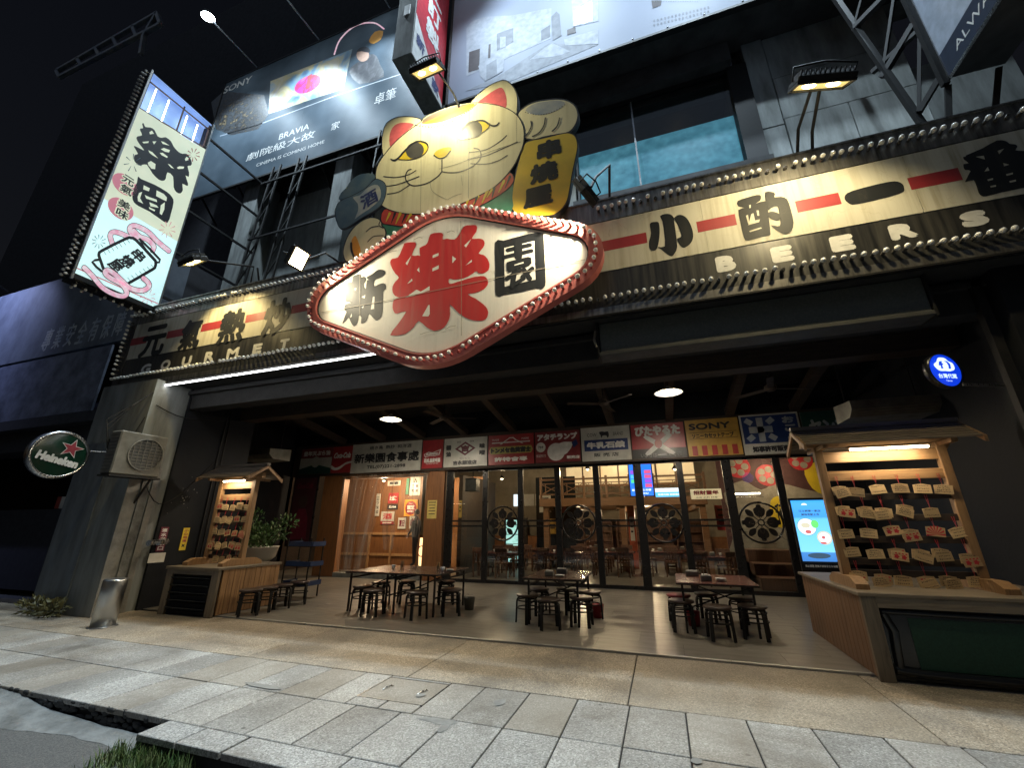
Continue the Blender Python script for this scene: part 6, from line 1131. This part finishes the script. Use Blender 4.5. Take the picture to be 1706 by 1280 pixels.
# entrance lobby wall with enamel signs
rp('lobby_wall', 'door_wood', (-13.0, -8.75, 14.6, 14.75, 0, 3.6)); rp('lobby_wall', 'door_wood', (-8.7, -6.9, 16.6, 16.75, 0, 3.6)); 
for x in (-10.9, -9.9, -8.85): MB().box(x, x+.09, 14.54, 14.6, .05, 1.35).build('wall_stile', 'plank', rm)
for z in (.55, 1.30): MB().box(-13, -8.8, 14.55, 14.6, z, z+.09).build('wall_rail', 'plank', rm)
EN = [('long narrow white enamel sign on the lobby wall', -10.62, 2.42, .19, .85, 'en_white', '三ツ矢印', 'ink', 1), ('red tobacco enamel sign on the lobby wall', -9.93, 2.66, .46, .40, 'en_red', 'たばこ', 'ink_white', 0), ('black strip sign below the red tobacco sign', -9.93, 2.33, .46, .18, 'en_black', '72154', 'ink_white', 0), ('white enamel sign with a red ring on the lobby wall', -10.12, 1.98, .60, .36, 'en_white', '酒', 'ink_red', 0), ('red strip below the ring sign on the lobby wall', -10.12, 1.74, .60, .11, 'en_red', '登録商標', 'ink_white', 0), ('orange electric lamp sign with a red disc on the lobby wall', -9.10, 2.28, .58, .62, 'orange', '', 'ink_white', 0), ('small white and maroon sign below the orange sign', -9.45, 1.72, .34, .40, 'en_white', '夏日', 'maroon', 0), ('small white sign with maroon ring beside the plastic curtain', -8.95, 1.76, .34, .48, 'en_white', '曲', 'maroon', 0), ('white enamel sign with three diamonds near the lobby ceiling', -8.98, 3.10, .46, .72, 'en_white', '電機', 'ink', 0), ('narrow green sign beside the three diamonds sign', -9.32, 3.10, .13, .62, 'cat_green', '', 'ink', 0), ('white sign cut by the lintel over the red tobacco sign', -9.95, 3.24, .6, .2, 'en_white', '商事', 'ink', 0)]
for lb, x, z, w_, h, mt, tx, tm, vert in EN:
    t = thing('enamel_sign', lb, 'sign', (x, 14.58, z-h/2), group='enamel signs in the lobby'); MB().box(x-w_/2, x+w_/2, 14.565, 14.585, z-h/2, z+h/2, b=.004).build('plate', mt, t)
    if 'disc' in lb:
        MB().prism([(x+.25*math.cos(a), 14.563, z+.26*math.sin(a)) for a in [k*math.pi/14 for k in range(28)]], (0, .002, 0)).build('disc', 'en_red', t, fix=True); text('東芝', 'ink_white', t, (x, 14.56, z+.02), .34, .17, bold=.014); text('電中電灯', 'ink_white', t, (x, 14.56, z-.13), .3, .07, bold=.004); text('Mazda', 'ink_white', t, (x, 14.56, z+.17), .2, .05)
    elif 'diamonds' in lb and 'narrow' not in lb:
        for dx, dz in ((0, .25), (-.05, .17), (.05, .17)): MB().prism([(x+dx, 14.563, z+dz+.045), (x+dx+.04, 14.563, z+dz), (x+dx, 14.563, z+dz-.045), (x+dx-.04, 14.563, z+dz)], (0, .002, 0)).build('diamond', 'ink', t, fix=True)
        for k, chx in enumerate('三菱電機'): text(chx, 'ink', t, (x-.09+.18*(k % 2), 14.563, z-.0-.17*(k//2)), .12, .12, bold=.006)
    elif vert:
        for k, chx in enumerate(tx): text(chx, tm, t, (x, 14.563, z+h*.28-h*.2*k), w_*.6, h*.15, bold=.004)
    elif tx: text(tx, tm, t, (x, 14.563, z), w_*.7, h*.6 if len(tx) < 3 else h*.45, bold=.008)
glow('paper_lit', (.85, .62, .30), 1.6, (.8, .5, .22), 3)
lp_ = thing('lantern_screen', 'glowing paper barrels with red brushwork deep in the lobby', 'lantern', (-8.9, 16.0, 0))
for k in range(3): b_ = MB().lathe((-9.35+.42*k, 16.2, .1), [(.001, 0), (.19, 0), (.21, .5), (.19, 1.05), (.001, 1.06)], 20).build('barrel', 'paper_lit', lp_); MB().tube([(-9.35+.42*k+.14*math.cos(a), 16.2-.24, .65+.2*math.sin(a)) for a in [j*.5 for j in range(12)]], .02, 5).build('brushwork', 'ink_red', b_)

# person in dark clothes inside the doorway, half hidden by the post, facing left
pr = thing('person', 'person in dark clothes standing inside the doorway, facing the lobby wall', 'person', (-7.95, 13.6, .3)); pz = .30; bx, by = -8.22, 13.6
me = D.meshes.new('body'); J = [(0, 0, .98), (0, 0, 1.18), (0, .0, 1.42), (.0, 0, 1.52), (-.02, 0, 1.60), (.02, -.10, .92), (.03, -.10, .52), (.05, -.10, .09), (-.08, -.10, .05), (-.03, .10, .92), (-.06, .10, .52), (-.05, .10, .09), (-.18, .10, .05), (0, -.19, 1.40), (-.03, -.24, 1.13), (-.18, -.20, .98), (0, .19, 1.40), (.03, .24, 1.12), (-.08, .22, .90)]
E_ = [(0, 1), (1, 2), (2, 3), (3, 4), (0, 5), (5, 6), (6, 7), (7, 8), (0, 9), (9, 10), (10, 11), (11, 12), (2, 13), (13, 14), (14, 15), (2, 16), (16, 17), (17, 18)]
RR = [.15, .14, .16, .07, .055, .10, .07, .05, .04, .10, .07, .05, .04, .075, .05, .035, .075, .05, .035]
bmx = bmesh.new(); sk = bmx.verts.layers.skin.verify(); bv = [bmx.verts.new((bx+a*1.05, by+b, pz+c*1.05)) for a, b, c in J]
for a, b in E_: bmx.edges.new((bv[a], bv[b]))
for v_, r_ in zip(bv, RR): v_[sk].radius = (r_, r_*.85)
bv[0][sk].use_root = True; bmx.to_mesh(me); bmx.free()
po = D.objects.new('body', me); COL.objects.link(po); me.materials.append(MATS['cloth_dark']); md = po.modifiers.new('s', 'SKIN'); md.use_smooth_shade = True; sd_ = po.modifiers.new('d', 'SUBSURF'); sd_.levels = 1; sd_.render_levels = 1
po.parent = pr; po.matrix_local = BASE[pr.name].copy(); BASE[po.name] = BASE[pr.name]
hc = Vector((bx-.03, by, pz+1.76))
hd_ = MB().sphere(hc, (.10, .078, .125), 16, 12).sphere(hc+Vector((-.10, 0, -.01)), (.022, .014, .028), 8, 6).sphere(hc+Vector((-.075, 0, -.085)), (.035, .035, .03), 8, 6).build('head', 'skin', pr); MB().sphere(hc+Vector((.018, 0, .03)), (.105, .086, .115), 16, 10).build('hair', 'hair', pr)
for s_ in (-1, 1): MB().sphere(hc+Vector((.01, s_*.08, -.01)), (.02, .01, .03), 8, 6).build('ear', 'skin', hd_); MB().sphere(hc+Vector((-.088, s_*.03, .015)), (.012, .012, .008), 8, 6).build('eye', 'ink', hd_)
def hand(c, d, parent):
    mb = MB().sphere(c, (.03, .018, .045), 10, 8)
    for k in range(4): mb.tube([c+Vector((-.022+.015*k, 0, -.03)), c+Vector((-.026+.016*k, -.006, -.065)), c+Vector((-.024+.015*k, -.018, -.09+.004*abs(k-1.5)))], [.0085, .008, .006], 6)
    mb.tube([c+Vector((-.024, 0, .0)), c+Vector((-.042, -.008, -.025)), c+Vector((-.045, -.015, -.045))], [.010, .009, .007], 6); mb.build('hand', 'skin', parent)
hand(Vector((bx-.21, by-.2, pz+1.0)), -1, pr); hand(Vector((bx-.09, by+.22, pz+.90)), 1, pr)

# mezzanine
mz = thing('mezzanine', 'timber mezzanine with crossed railing over the dining room', 'mezzanine', (-1.6, 17, 2.4))
MB().box(-4.6, 1.6, 17.0, 22.9, 2.38, 2.62, b=.01).build('deck', 'rail_wood', mz); MB().box(-4.62, 1.62, 16.93, 17.0, 2.34, 2.66, b=.01).build('edge_beam', 'rail_wood', mz)
for z, h in ((3.36, .07), (2.78, .06), (3.22, .03)): MB().box(-4.6, 1.6, 16.94, 17.0, z, z+h).build('handrail', 'rail_wood', mz)
for k in range(8):
    x = -4.55+.88*k; MB().box(x-.045, x+.045, 16.92, 17.02, 2.62, 3.5, b=.006).build('newel', 'rail_wood', mz)
    if k < 7:
        MB().bar((x+.06, 16.97, 2.84), (x+.82, 16.97, 3.20), .025, .03).build('cross_brace', 'rail_wood', mz); MB().bar((x+.06, 16.975, 3.20), (x+.82, 16.975, 2.84), .025, .03).build('cross_brace', 'rail_wood', mz)
        for q_ in (.2, .68): MB().box(x+q_-.012, x+q_+.012, 16.95, 16.99, 2.80, 3.22).build('baluster', 'rail_wood', mz)
for x in (-4.4, -1.4, 1.45): MB().box(x-.11, x+.11, 17.1, 17.32, .02, 2.38, b=.01).build('pillar', 'rail_wood', mz)
for k in range(5): MB().box(-4.4+1.4*k, -4.25+1.4*k, 17.05, 22.8, 2.22, 2.38).build('joist', 'rail_wood', mz)
mat('column_red', (.45, .09, .03), .5); cr = thing('red_column', 'orange red lacquered column under the mezzanine', 'column', (-1.2, 18.4, 0)); MB().box(-1.3, -1.02, 18.3, 18.58, .02, 2.38, b=.01).build('shaft', 'column_red', cr)
# upper level: paper windows and lights
glow('shoji', (.75, .60, .36), .50, (.66, .50, .28), 1.5)
us = thing('paper_screen', 'row of warm lit paper screens above the mezzanine', 'screen', (-1.6, 22, 3.4))
for k in range(7): MB().box(-4.5+.9*k, -3.68+.9*k, 22.0, 22.03, 3.6, 4.55).build('panel', 'shoji', us); MB().box(-4.54+.9*k, -4.5+.9*k, 21.97, 22.05, 2.62, 4.6).build('bar', 'rail_wood', us)
MB().box(-4.6, 1.8, 21.95, 22.05, 4.55, 4.7).box(-4.6, 1.8, 21.95, 22.05, 3.5, 3.6).build('rail', 'rail_wood', us)
# lights in the room
emit('room_lamp', (1, .80, .50), 9)
LAMPS = [(-5.6, 15.2, 3.3, 34), (-2.3, 15.0, 3.5, 34), (.6, 15.2, 3.4, 30), (3.4, 14.6, 3.4, 26), (-3.4, 19.5, 2.1, 30), (-.6, 19.8, 2.1, 30), (-2.0, 20.2, 4.9, 55), (.8, 20, 4.9, 45), (-9.6, 13.4, 3.2, 100), (-8.0, 15.4, 3.3, 70), (-5.6, 20.5, 3.2, 40), (3.8, 18.5, 3.6, 30)]
for i, (x, y, z, e) in enumerate(LAMPS):
    t = thing('ceiling_lamp', 'small warm ceiling lamp '+('behind the first glass bay', 'behind the third glass bay', 'beside the blue banner box', 'near the cat mural', 'under the left of the mezzanine', 'under the right of the mezzanine', 'above the left of the upper floor', 'above the right of the upper floor', 'just inside the doorway', 'over the glowing barrels', 'deep behind the drinks fridge', 'deep behind the mural side')[i], 'lamp', (x, y, z), group='dining room lamps')
    MB().lathe((x, y, z), [(.03, .14), (.05, .12), (.11, .02), (.10, .02)], 16).build('shade', 'black_metal', t); MB().sphere((x, y, z+.03), .05, 10, 6).build('bulb', 'room_lamp', t); MB().cyl((x, y, z+.14), (x, y, z+.6), .006, n=6).build('cord', 'black_metal', t)
    l = D.lights.new('room_lamp', 'POINT'); l.energy = e*2.1; l.color = (1, .74, .45); l.shadow_soft_size = .08; lo = D.objects.new('room_lamp', l); COL.objects.link(lo); lo.location = (x, y, z-.06)
# hanging screens and banners
emit('tv_blue', (.02, .16, .9), 1.5); emit('tv_cyan', (.1, .5, .9), 1.3); emit('tv_red', (.7, .1, .25), 1.2); emit('tv_green', (.1, .7, .3), 1.2); emit('tv_violet', (.35, .08, .7), 1.2); emit('tv_white', (.8, .9, 1), 1.2)
tv = thing('menu_screen', 'tall hanging blue menu screen behind the glass', 'screen', (-.5, 14, 2.5)); MB().box(-.86, -.12, 14.0, 14.06, 2.48, 3.62).build('case', 'frame_black', tv); MB().box(-.83, -.15, 13.995, 14.0, 2.51, 3.59).build('picture', 'tv_blue', tv)
for r_ in range(4):
    for c_ in range(2): x = -.79+.42*c_; z = 3.18-.14*r_; MB().box(x, x+.20, 13.992, 13.994, z, z+.11).build('tile', ('tv_violet', 'tv_cyan', 'tv_green', 'tv_blue', 'tv_red', 'tv_red', 'tv_violet', 'tv_red')[r_+4*c_], tv)
text('單點100元 外帶', 'tv_white', tv, (-.5, 13.99, 2.68), .58, .07, bold=.004); text('菜單 MENU', 'tv_white', tv, (-.5, 13.99, 2.58), .4, .06, bold=.004); MB().cyl((-.5, 14.03, 3.6), (-.5, 14.03, 6), .015).build('hanger', 'black_metal', tv)
bn = thing('banner_box', 'long light blue lit banner box hanging beside the menu screen', 'sign', (.3, 14, 2.4)); MB().box(-.10, .70, 14.0, 14.08, 2.46, 2.72).build('case', 'tv_cyan', bn); MB().box(-.10, .70, 13.994, 14.0, 2.60, 2.72).build('strip', 'tv_white', bn); text('敬請光臨 謝謝惠顧', 'tv_white', bn, (.3, 13.99, 2.53), .66, .06, bold=.003); MB().cyl((.0, 14.04, 2.7), (.0, 14.04, 6), .01).cyl((.6, 14.04, 2.7), (.6, 14.04, 6), .01).build('hanger', 'black_metal', bn)
fb = thing('paper_banner', 'white paper banner with red characters right of the blue banner', 'banner', (1.3, 14.2, 2.4)); MB().box(.92, 1.78, 14.2, 14.21, 2.38, 2.68).build('sheet', 'shoji', fb); text('招財豐年', 'ink_red', fb, (1.35, 14.19, 2.57), .7, .13, bold=.008); text('大吉 大利 好運', 'ink', fb, (1.35, 14.19, 2.43), .6, .05)
wb = thing('wall_tube', 'thin white tube lamp in front of the cat mural', 'tube light', (2.5, 13.9, 2.5)); MB().cyl((2.0, 13.95, 2.50), (2.75, 13.95, 2.50), .02).build('tube', 'tube_warm', wb); MB().cyl((2.0, 13.95, 2.53), (2.75, 13.95, 2.53), .012).build('batten', 'ac_white', wb)
# mural on the right wall
mu = thing('mural', 'large painted mural of white fur, red blossoms and gold oval', 'mural', (4, 15.5, 0)); mat('mural_white', (.32, .29, .24), .6, col2=(.2, .18, .14), scale=4); mat('mural_dark', (.08, .03, .03), .6)
MB().box(1.9, 6.0, 15.5, 15.55, .3, 4.2).build('panel', 'mural_dark', mu); Y_ = 15.49
def mp(pts, mt, l_, sm=3): return MB().prism([(q.x, Y_-.002*l_, q.y) for q in smooth(pts, sm)], (0, .002, 0)).build('painting', mt, mu, fix=True)
mp([(2.0, 2.6), (2.6, 3.0), (3.1, 2.7), (3.6, 2.9), (4.6, 2.6), (5.8, 2.5), (5.9, .5), (2.1, .5), (2.2, 1.6)], 'mural_white', 1); mp([(3.3, 2.35), (3.6, 2.5), (3.75, 2.2), (3.7, 1.7), (3.45, 1.55), (3.25, 1.8)], 'koban', 3); text('千両', 'ink', mu, (3.5, Y_-.01, 2.0), .25, .55, bold=.012)
mp([(4.7, 3.9), (5.6, 4.1), (5.9, 3.2), (5.2, 2.7), (4.8, 3.2)], 'cat_green', 2); mp([(4.4, 3.3), (4.9, 3.5), (5.1, 3.0), (4.9, 2.5), (4.5, 2.7)], 'koban', 3)
for (x, z, r_) in ((2.55, 3.45, .36), (3.35, 3.15, .34), (4.35, 3.6, .34), (5.5, 1.6, .3)):
    mp([(x+r_*math.cos(a), z+r_*math.sin(a)) for a in [k*math.pi/6 for k in range(12)]], 'ink_red', 4)
    for k in range(5): a = k*1.257; mp([(x+r_*.55*math.cos(a)+r_*.3*math.cos(b), z+r_*.55*math.sin(a)+r_*.3*math.sin(b)) for b in [j*math.pi/4 for j in range(8)]], 'mural_white', 5)
    mp([(x+r_*.25*math.cos(a), z+r_*.25*math.sin(a)) for a in [k*math.pi/4 for k in range(8)]], 'ink_red', 6)
for k in range(26): x = 2.2+rnd.random()*3.2; z = .8+rnd.random()*1.9; MB().tube([(x, Y_-.006, z), (x+.06, Y_-.006, z-.08), (x+.16, Y_-.006, z-.10)], .006, 4).build('brush_line', 'ink', mu)
# bench platform with steps at the right
bp = thing('platform', 'stepped wooden bench platform below the mural', 'platform', (3.4, 14.4, 0))
for k, (y0, y1, z) in enumerate(((13.5, 15.4, .32), (14.1, 15.4, .62), (14.8, 15.4, .95))): MB().box(2.3, 6.0, y0, y1, .02+.0*k, z, b=.01).build('step', 'chair_wood', bp)
# dining tables and chairs
def make_dtable(lb):
    t = thing('dining_table', lb, 'table', group='dining tables inside'); MB().box(-.75, .75, -.45, .45, .71, .755, b=.006).build('top', 'table_red', t); MB().box(-.66, .66, -.36, .36, .63, .71).build('apron', 'chair_wood', t)
    for sx in (-1, 1):
        for sy in (-1, 1): MB().lathe((sx*.64, sy*.34, 0), [(.03, 0), (.03, .15), (.045, .2), (.03, .26), (.04, .45), (.03, .5), (.04, .63)], 10).build('leg', 'chair_wood', t)
    return t
def make_chair(lb):
    t = thing('chair', lb, 'chair', group='wooden chairs inside'); MB().box(-.21, .21, -.21, .21, .43, .47, b=.006).build('seat', 'chair_wood', t)
    for sx in (-1, 1): MB().box(sx*.18-.02, sx*.18+.02, -.2, -.16, 0, .43).build('leg', 'chair_wood', t); MB().bar((sx*.18, .18, 0), (sx*.18, .22, .92), .04, .04).build('leg', 'chair_wood', t)
    MB().box(-.2, .2, .195, .225, .78, .92, b=.005).build('backrest', 'chair_wood', t)
    for k in range(3): MB().box(-.12+.1*k, -.08+.1*k, .19, .21, .47, .80).build('slat', 'chair_wood', t)
    MB().box(-.17, .17, -.19, -.17, .2, .23).build('stretcher', 'chair_wood', t); return t
dt0 = make_dtable('x'); dc0 = make_chair('x'); first = [1, 1]
TBL = [(-5.45, 14.6, 'behind the first glass bay beside the doorway post'), (-3.4, 15.0, 'behind the second glass bay'), (-1.75, 16.0, 'behind the third glass bay, under the rail'), (1.3, 14.6, 'behind the fifth glass bay, right of the screen'), (-5.3, 17.0, 'second row at the far left of the dining room'), (-2.7, 18.5, 'under the mezzanine beside the red column'), (.6, 17.9, 'under the mezzanine at the right'), (-.2, 16.6, 'second row right of the middle')]
for x, y, where in TBL:
    o = dt0 if first[0] else copy_tree(dt0); first[0] = 0; o['label'] = 'dark wooden dining table '+where; place(o, (x, y, .018), rnd.uniform(-.06, .06))
    for k, (dx, dy, rz) in enumerate(((-.4, -.62, math.pi), (.4, -.62, math.pi), (-.4, .62, 0), (.4, .62, 0))):
        c = dc0 if first[1] else copy_tree(dc0); first[1] = 0; c['label'] = ('near left', 'near right', 'far left', 'far right')[k]+' chair at the table '+where; place(c, (x+dx+rnd.uniform(-.05, .05), y+dy+rnd.uniform(-.06, .06), .018), rz+rnd.uniform(-.2, .2))
    cup(x-.2, y, .775, 'left cup on table '+where); cup(x+.25, y+.1, .775, 'right cup on table '+where); napkin(x+.02, y+.05, .775, 'napkin box on table '+where, .15)
# counter with fridge at the left of the dining room
fr_ = thing('drinks_fridge', 'glowing glass door drinks fridge behind the first glass bay', 'fridge', (-5.9, 18.0, 0)); glow('fridge_lit', (.45, .75, .72), 1.0, (.2, .45, .42), 6); MB().box(-6.35, -5.5, 17.6, 18.2, .02, 1.95, b=.01).build('case', 'frame_black', fr_); MB().box(-6.28, -5.57, 17.595, 17.6, .2, 1.85).build('door', 'fridge_lit', fr_)
for k in range(4): MB().box(-6.28, -5.57, 17.585, 17.594, .5+.38*k, .53+.38*k).build('shelf', 'ac_white', fr_)
nn = thing('wall_papers', 'white menu papers on the plaster wall behind the first bay', 'notice', (-5.6, 18.3, 2.6)); 
for k in range(3): MB().box(-6.2+.5*k, -5.75+.5*k, 18.37, 18.39, 2.45, 2.95).build('sheet', 'tv_white' if k == 0 else 'paper', nn)
spk = thing('loudspeaker', 'black loudspeaker hung inside the first glass bay', 'speaker', (-5.95, 13.2, 2.75)); MB().box(-6.15, -5.75, 13.1, 13.45, 2.72, 3.15, b=.01).build('case', 'frame_black', spk); MB().tube([(-5.95, 13.3, 3.15), (-5.95, 13.3, 3.4)], .02, 6).build('bracket', 'black_metal', spk)

# posters and framed pictures on the room's walls and posts
for i, (x, y, z, w_, h, mt, lb) in enumerate(((-4.6, 17.78, 2.5, .5, .7, 'paper', 'white menu sheet on the dark wall left of the mezzanine'), (-3.9, 17.78, 2.4, .4, .55, 'en_red', 'red poster on the dark wall left of the mezzanine'), (-4.3, 17.78, 1.6, .45, .6, 'en_yellow', 'yellow poster low on the dark wall'), (-2.2, 22.88, 1.6, .7, .5, 'paper', 'white sheet on the back wall under the mezzanine'), (.2, 22.88, 1.7, .6, .8, 'en_white', 'pale hanging scroll on the back wall'), (2.2, 18.2, 1.9, .5, .9, 'en_red', 'red vertical poster beside the mezzanine pillar'), (-1.16, 18.29, 1.5, .16, .9, 'paper', 'white strip notice on the red column'), (-.75, 18.3, 1.6, .22, .8, 'en_black', 'black and white strip notice right of the red column'), (-6.82, 14.19, 2.2, .12, .6, 'paper_yellow', 'narrow yellow strip on the partition end'))):
    t = thing('poster', lb, 'poster', (x, y, z)); MB().box(x-w_/2, x+w_/2, y, y+.015, z-h/2, z+h/2).build('sheet', mt, t)
    for k in range(3): MB().box(x-w_*.32, x+w_*.32*(1-.2*k), y-.003, y, z+h*(.28-.22*k), z+h*(.36-.22*k)).build('printed_line', 'ink' if mt != 'en_black' else 'paper', t)
# small things along the back of the room
for i, (x, y) in enumerate(((-3.0, 22.4), (-1.6, 22.4), (-.2, 22.4), (1.2, 22.4), (-4.4, 22.4))):
    t = thing('shelf_unit', ('first', 'second', 'third', 'fourth', 'fifth')[(i+1) % 5]+' wooden shelf from the left along the back wall under the mezzanine', 'shelf', (x, y, 0)); MB().box(x-.6, x+.6, y, y+.35, .02, .1).box(x-.6, x-.56, y, y+.35, .1, 1.9).box(x+.56, x+.6, y, y+.35, .1, 1.9).box(x-.56, x+.56, y+.3, y+.35, .1, 1.9).build('carcass', 'chair_wood', t)
    for k in range(4):
        MB().box(x-.56, x+.56, y, y+.3, .45+.42*k, .48+.42*k).build('board', 'chair_wood', t)
# ---------------------------------------------------------------- neighbour at the left and dark block across the sky
nb = thing('neighbour_building', 'dark neighbouring shop building with a blue lit sign fascia', 'building', (-17, 8, 0))
mat('nb_dark', (.02, .02, .026), .8); mat('nb_blue', (.13, .15, .18), .55, col2=(.05, .06, .08), scale=1.6, stretch=(1, 1, .6)); mat('nb_print', (.16, .18, .24), .5, col2=(.04, .05, .075), scale=2.2)
MB().box(-34, -13.65, 9.7, 14, 4.2, 30).box(-34, -13.4, 7.2, 9.7, 4.2, 9.6).build('wall', 'nb_dark', nb); MB().box(-34, -12.9, 6.3, 7.2, 6.40, 9.2).build('fascia', 'nb_blue', nb); MB().box(-34, -13.5, 6.25, 6.3, 4.45, 6.28).build('print_panel', 'nb_print', nb); MB().box(-34, -12.7, 6.2, 7.2, 4.15, 4.42).build('canopy', 'nb_dark', nb); MB().box(-34, -12.6, 6.5, 7.2, 3.6, 4.15).build('beam', 'nb_dark', nb)
for k, chx in enumerate('專業安全有保障'): text(chx, 'paw_grey', nb, (-16.9+.55*k, 6.298, 6.95), .40, .75, bold=.012)
for a, b in (((95, 118), (262, 22)), ((100, 128), (268, 40)), ((95, 118), (100, 128)), ((262, 22), (268, 40)), ((130, 98), (136, 108)), ((160, 80), (166, 92)), ((190, 64), (196, 77)), ((222, 45), (228, 60)), ((240, 60), (262, 22)), ((240, 60), (235, 90))): MB().bar(at_y(*a, 7.0), at_y(*b, 7.0), .16, .16).build('roof_truss', 'paw_grey', nb)
MB().box(-34, -12.5, 9.5, 9.7, 0, 4.2).build('shopfront', 'black_wall', nb); glow('nb_lit', (.6, .68, .66), .3); MB().box(-15.2, -13.0, 8.6, 8.65, 2.45, 2.9).build('lit_strip', 'nb_lit', nb)
for k in range(9): MB().box(-16.6+.42*k, -16.39+.42*k, 7.6, 7.64, 2.12, 2.45).build('awning_stripe', 'en_red', nb); MB().box(-16.39+.42*k, -16.18+.42*k, 7.6, 7.64, 2.12, 2.45).build('awning_stripe', 'paper', nb)
MB().box(-34, -12.6, 7.5, 7.58, 0, 2.1).build('shutter', 'nb_dark', nb)
spot('neighbour_blue', (-20.5, 3.6, 10.4), (-.1, .9, -.75), 1700, (.46, .54, 1.0), 110, 1, .1)
bl = thing('blue_floodlight', 'blue floodlight on an arm over the neighbouring sign', 'floodlight', (-20.5, 3.6, 10.5)); MB().box(-20.75, -20.25, 3.5, 3.75, 10.42, 10.52).build('housing', 'black_metal', bl); MB().tube([(-20.5, 3.6, 10.5), (-20.5, 6.3, 9.3)], .025, 6).build('arm', 'black_metal', bl)
flush_text()
# lettering on faces that look left (-x)
for tx, mt, parent, x, yc, z, w_, h in TEXTQ_FLIP:
    cu = D.curves.new('g', 'FONT'); cu.body = tx; cu.resolution_u = 3; o = D.objects.new('g', cu); COL.objects.link(o)
    bpy.context.view_layer.update(); me = o.evaluated_get(bpy.context.evaluated_depsgraph_get()).to_mesh()
    vs = [v.co.copy() for v in me.vertices]; fsx = [tuple(p.vertices) for p in me.polygons]; D.objects.remove(o)
    x0 = min(v.x for v in vs); x1 = max(v.x for v in vs); y0 = min(v.y for v in vs); y1 = max(v.y for v in vs)
    MB().add([(x, yc-((v.x-x0)/(x1-x0)-.5)*w_, z+((v.y-y0)/(y1-y0)-.5)*h) for v in vs], fsx).build('lettering', mt, parent)
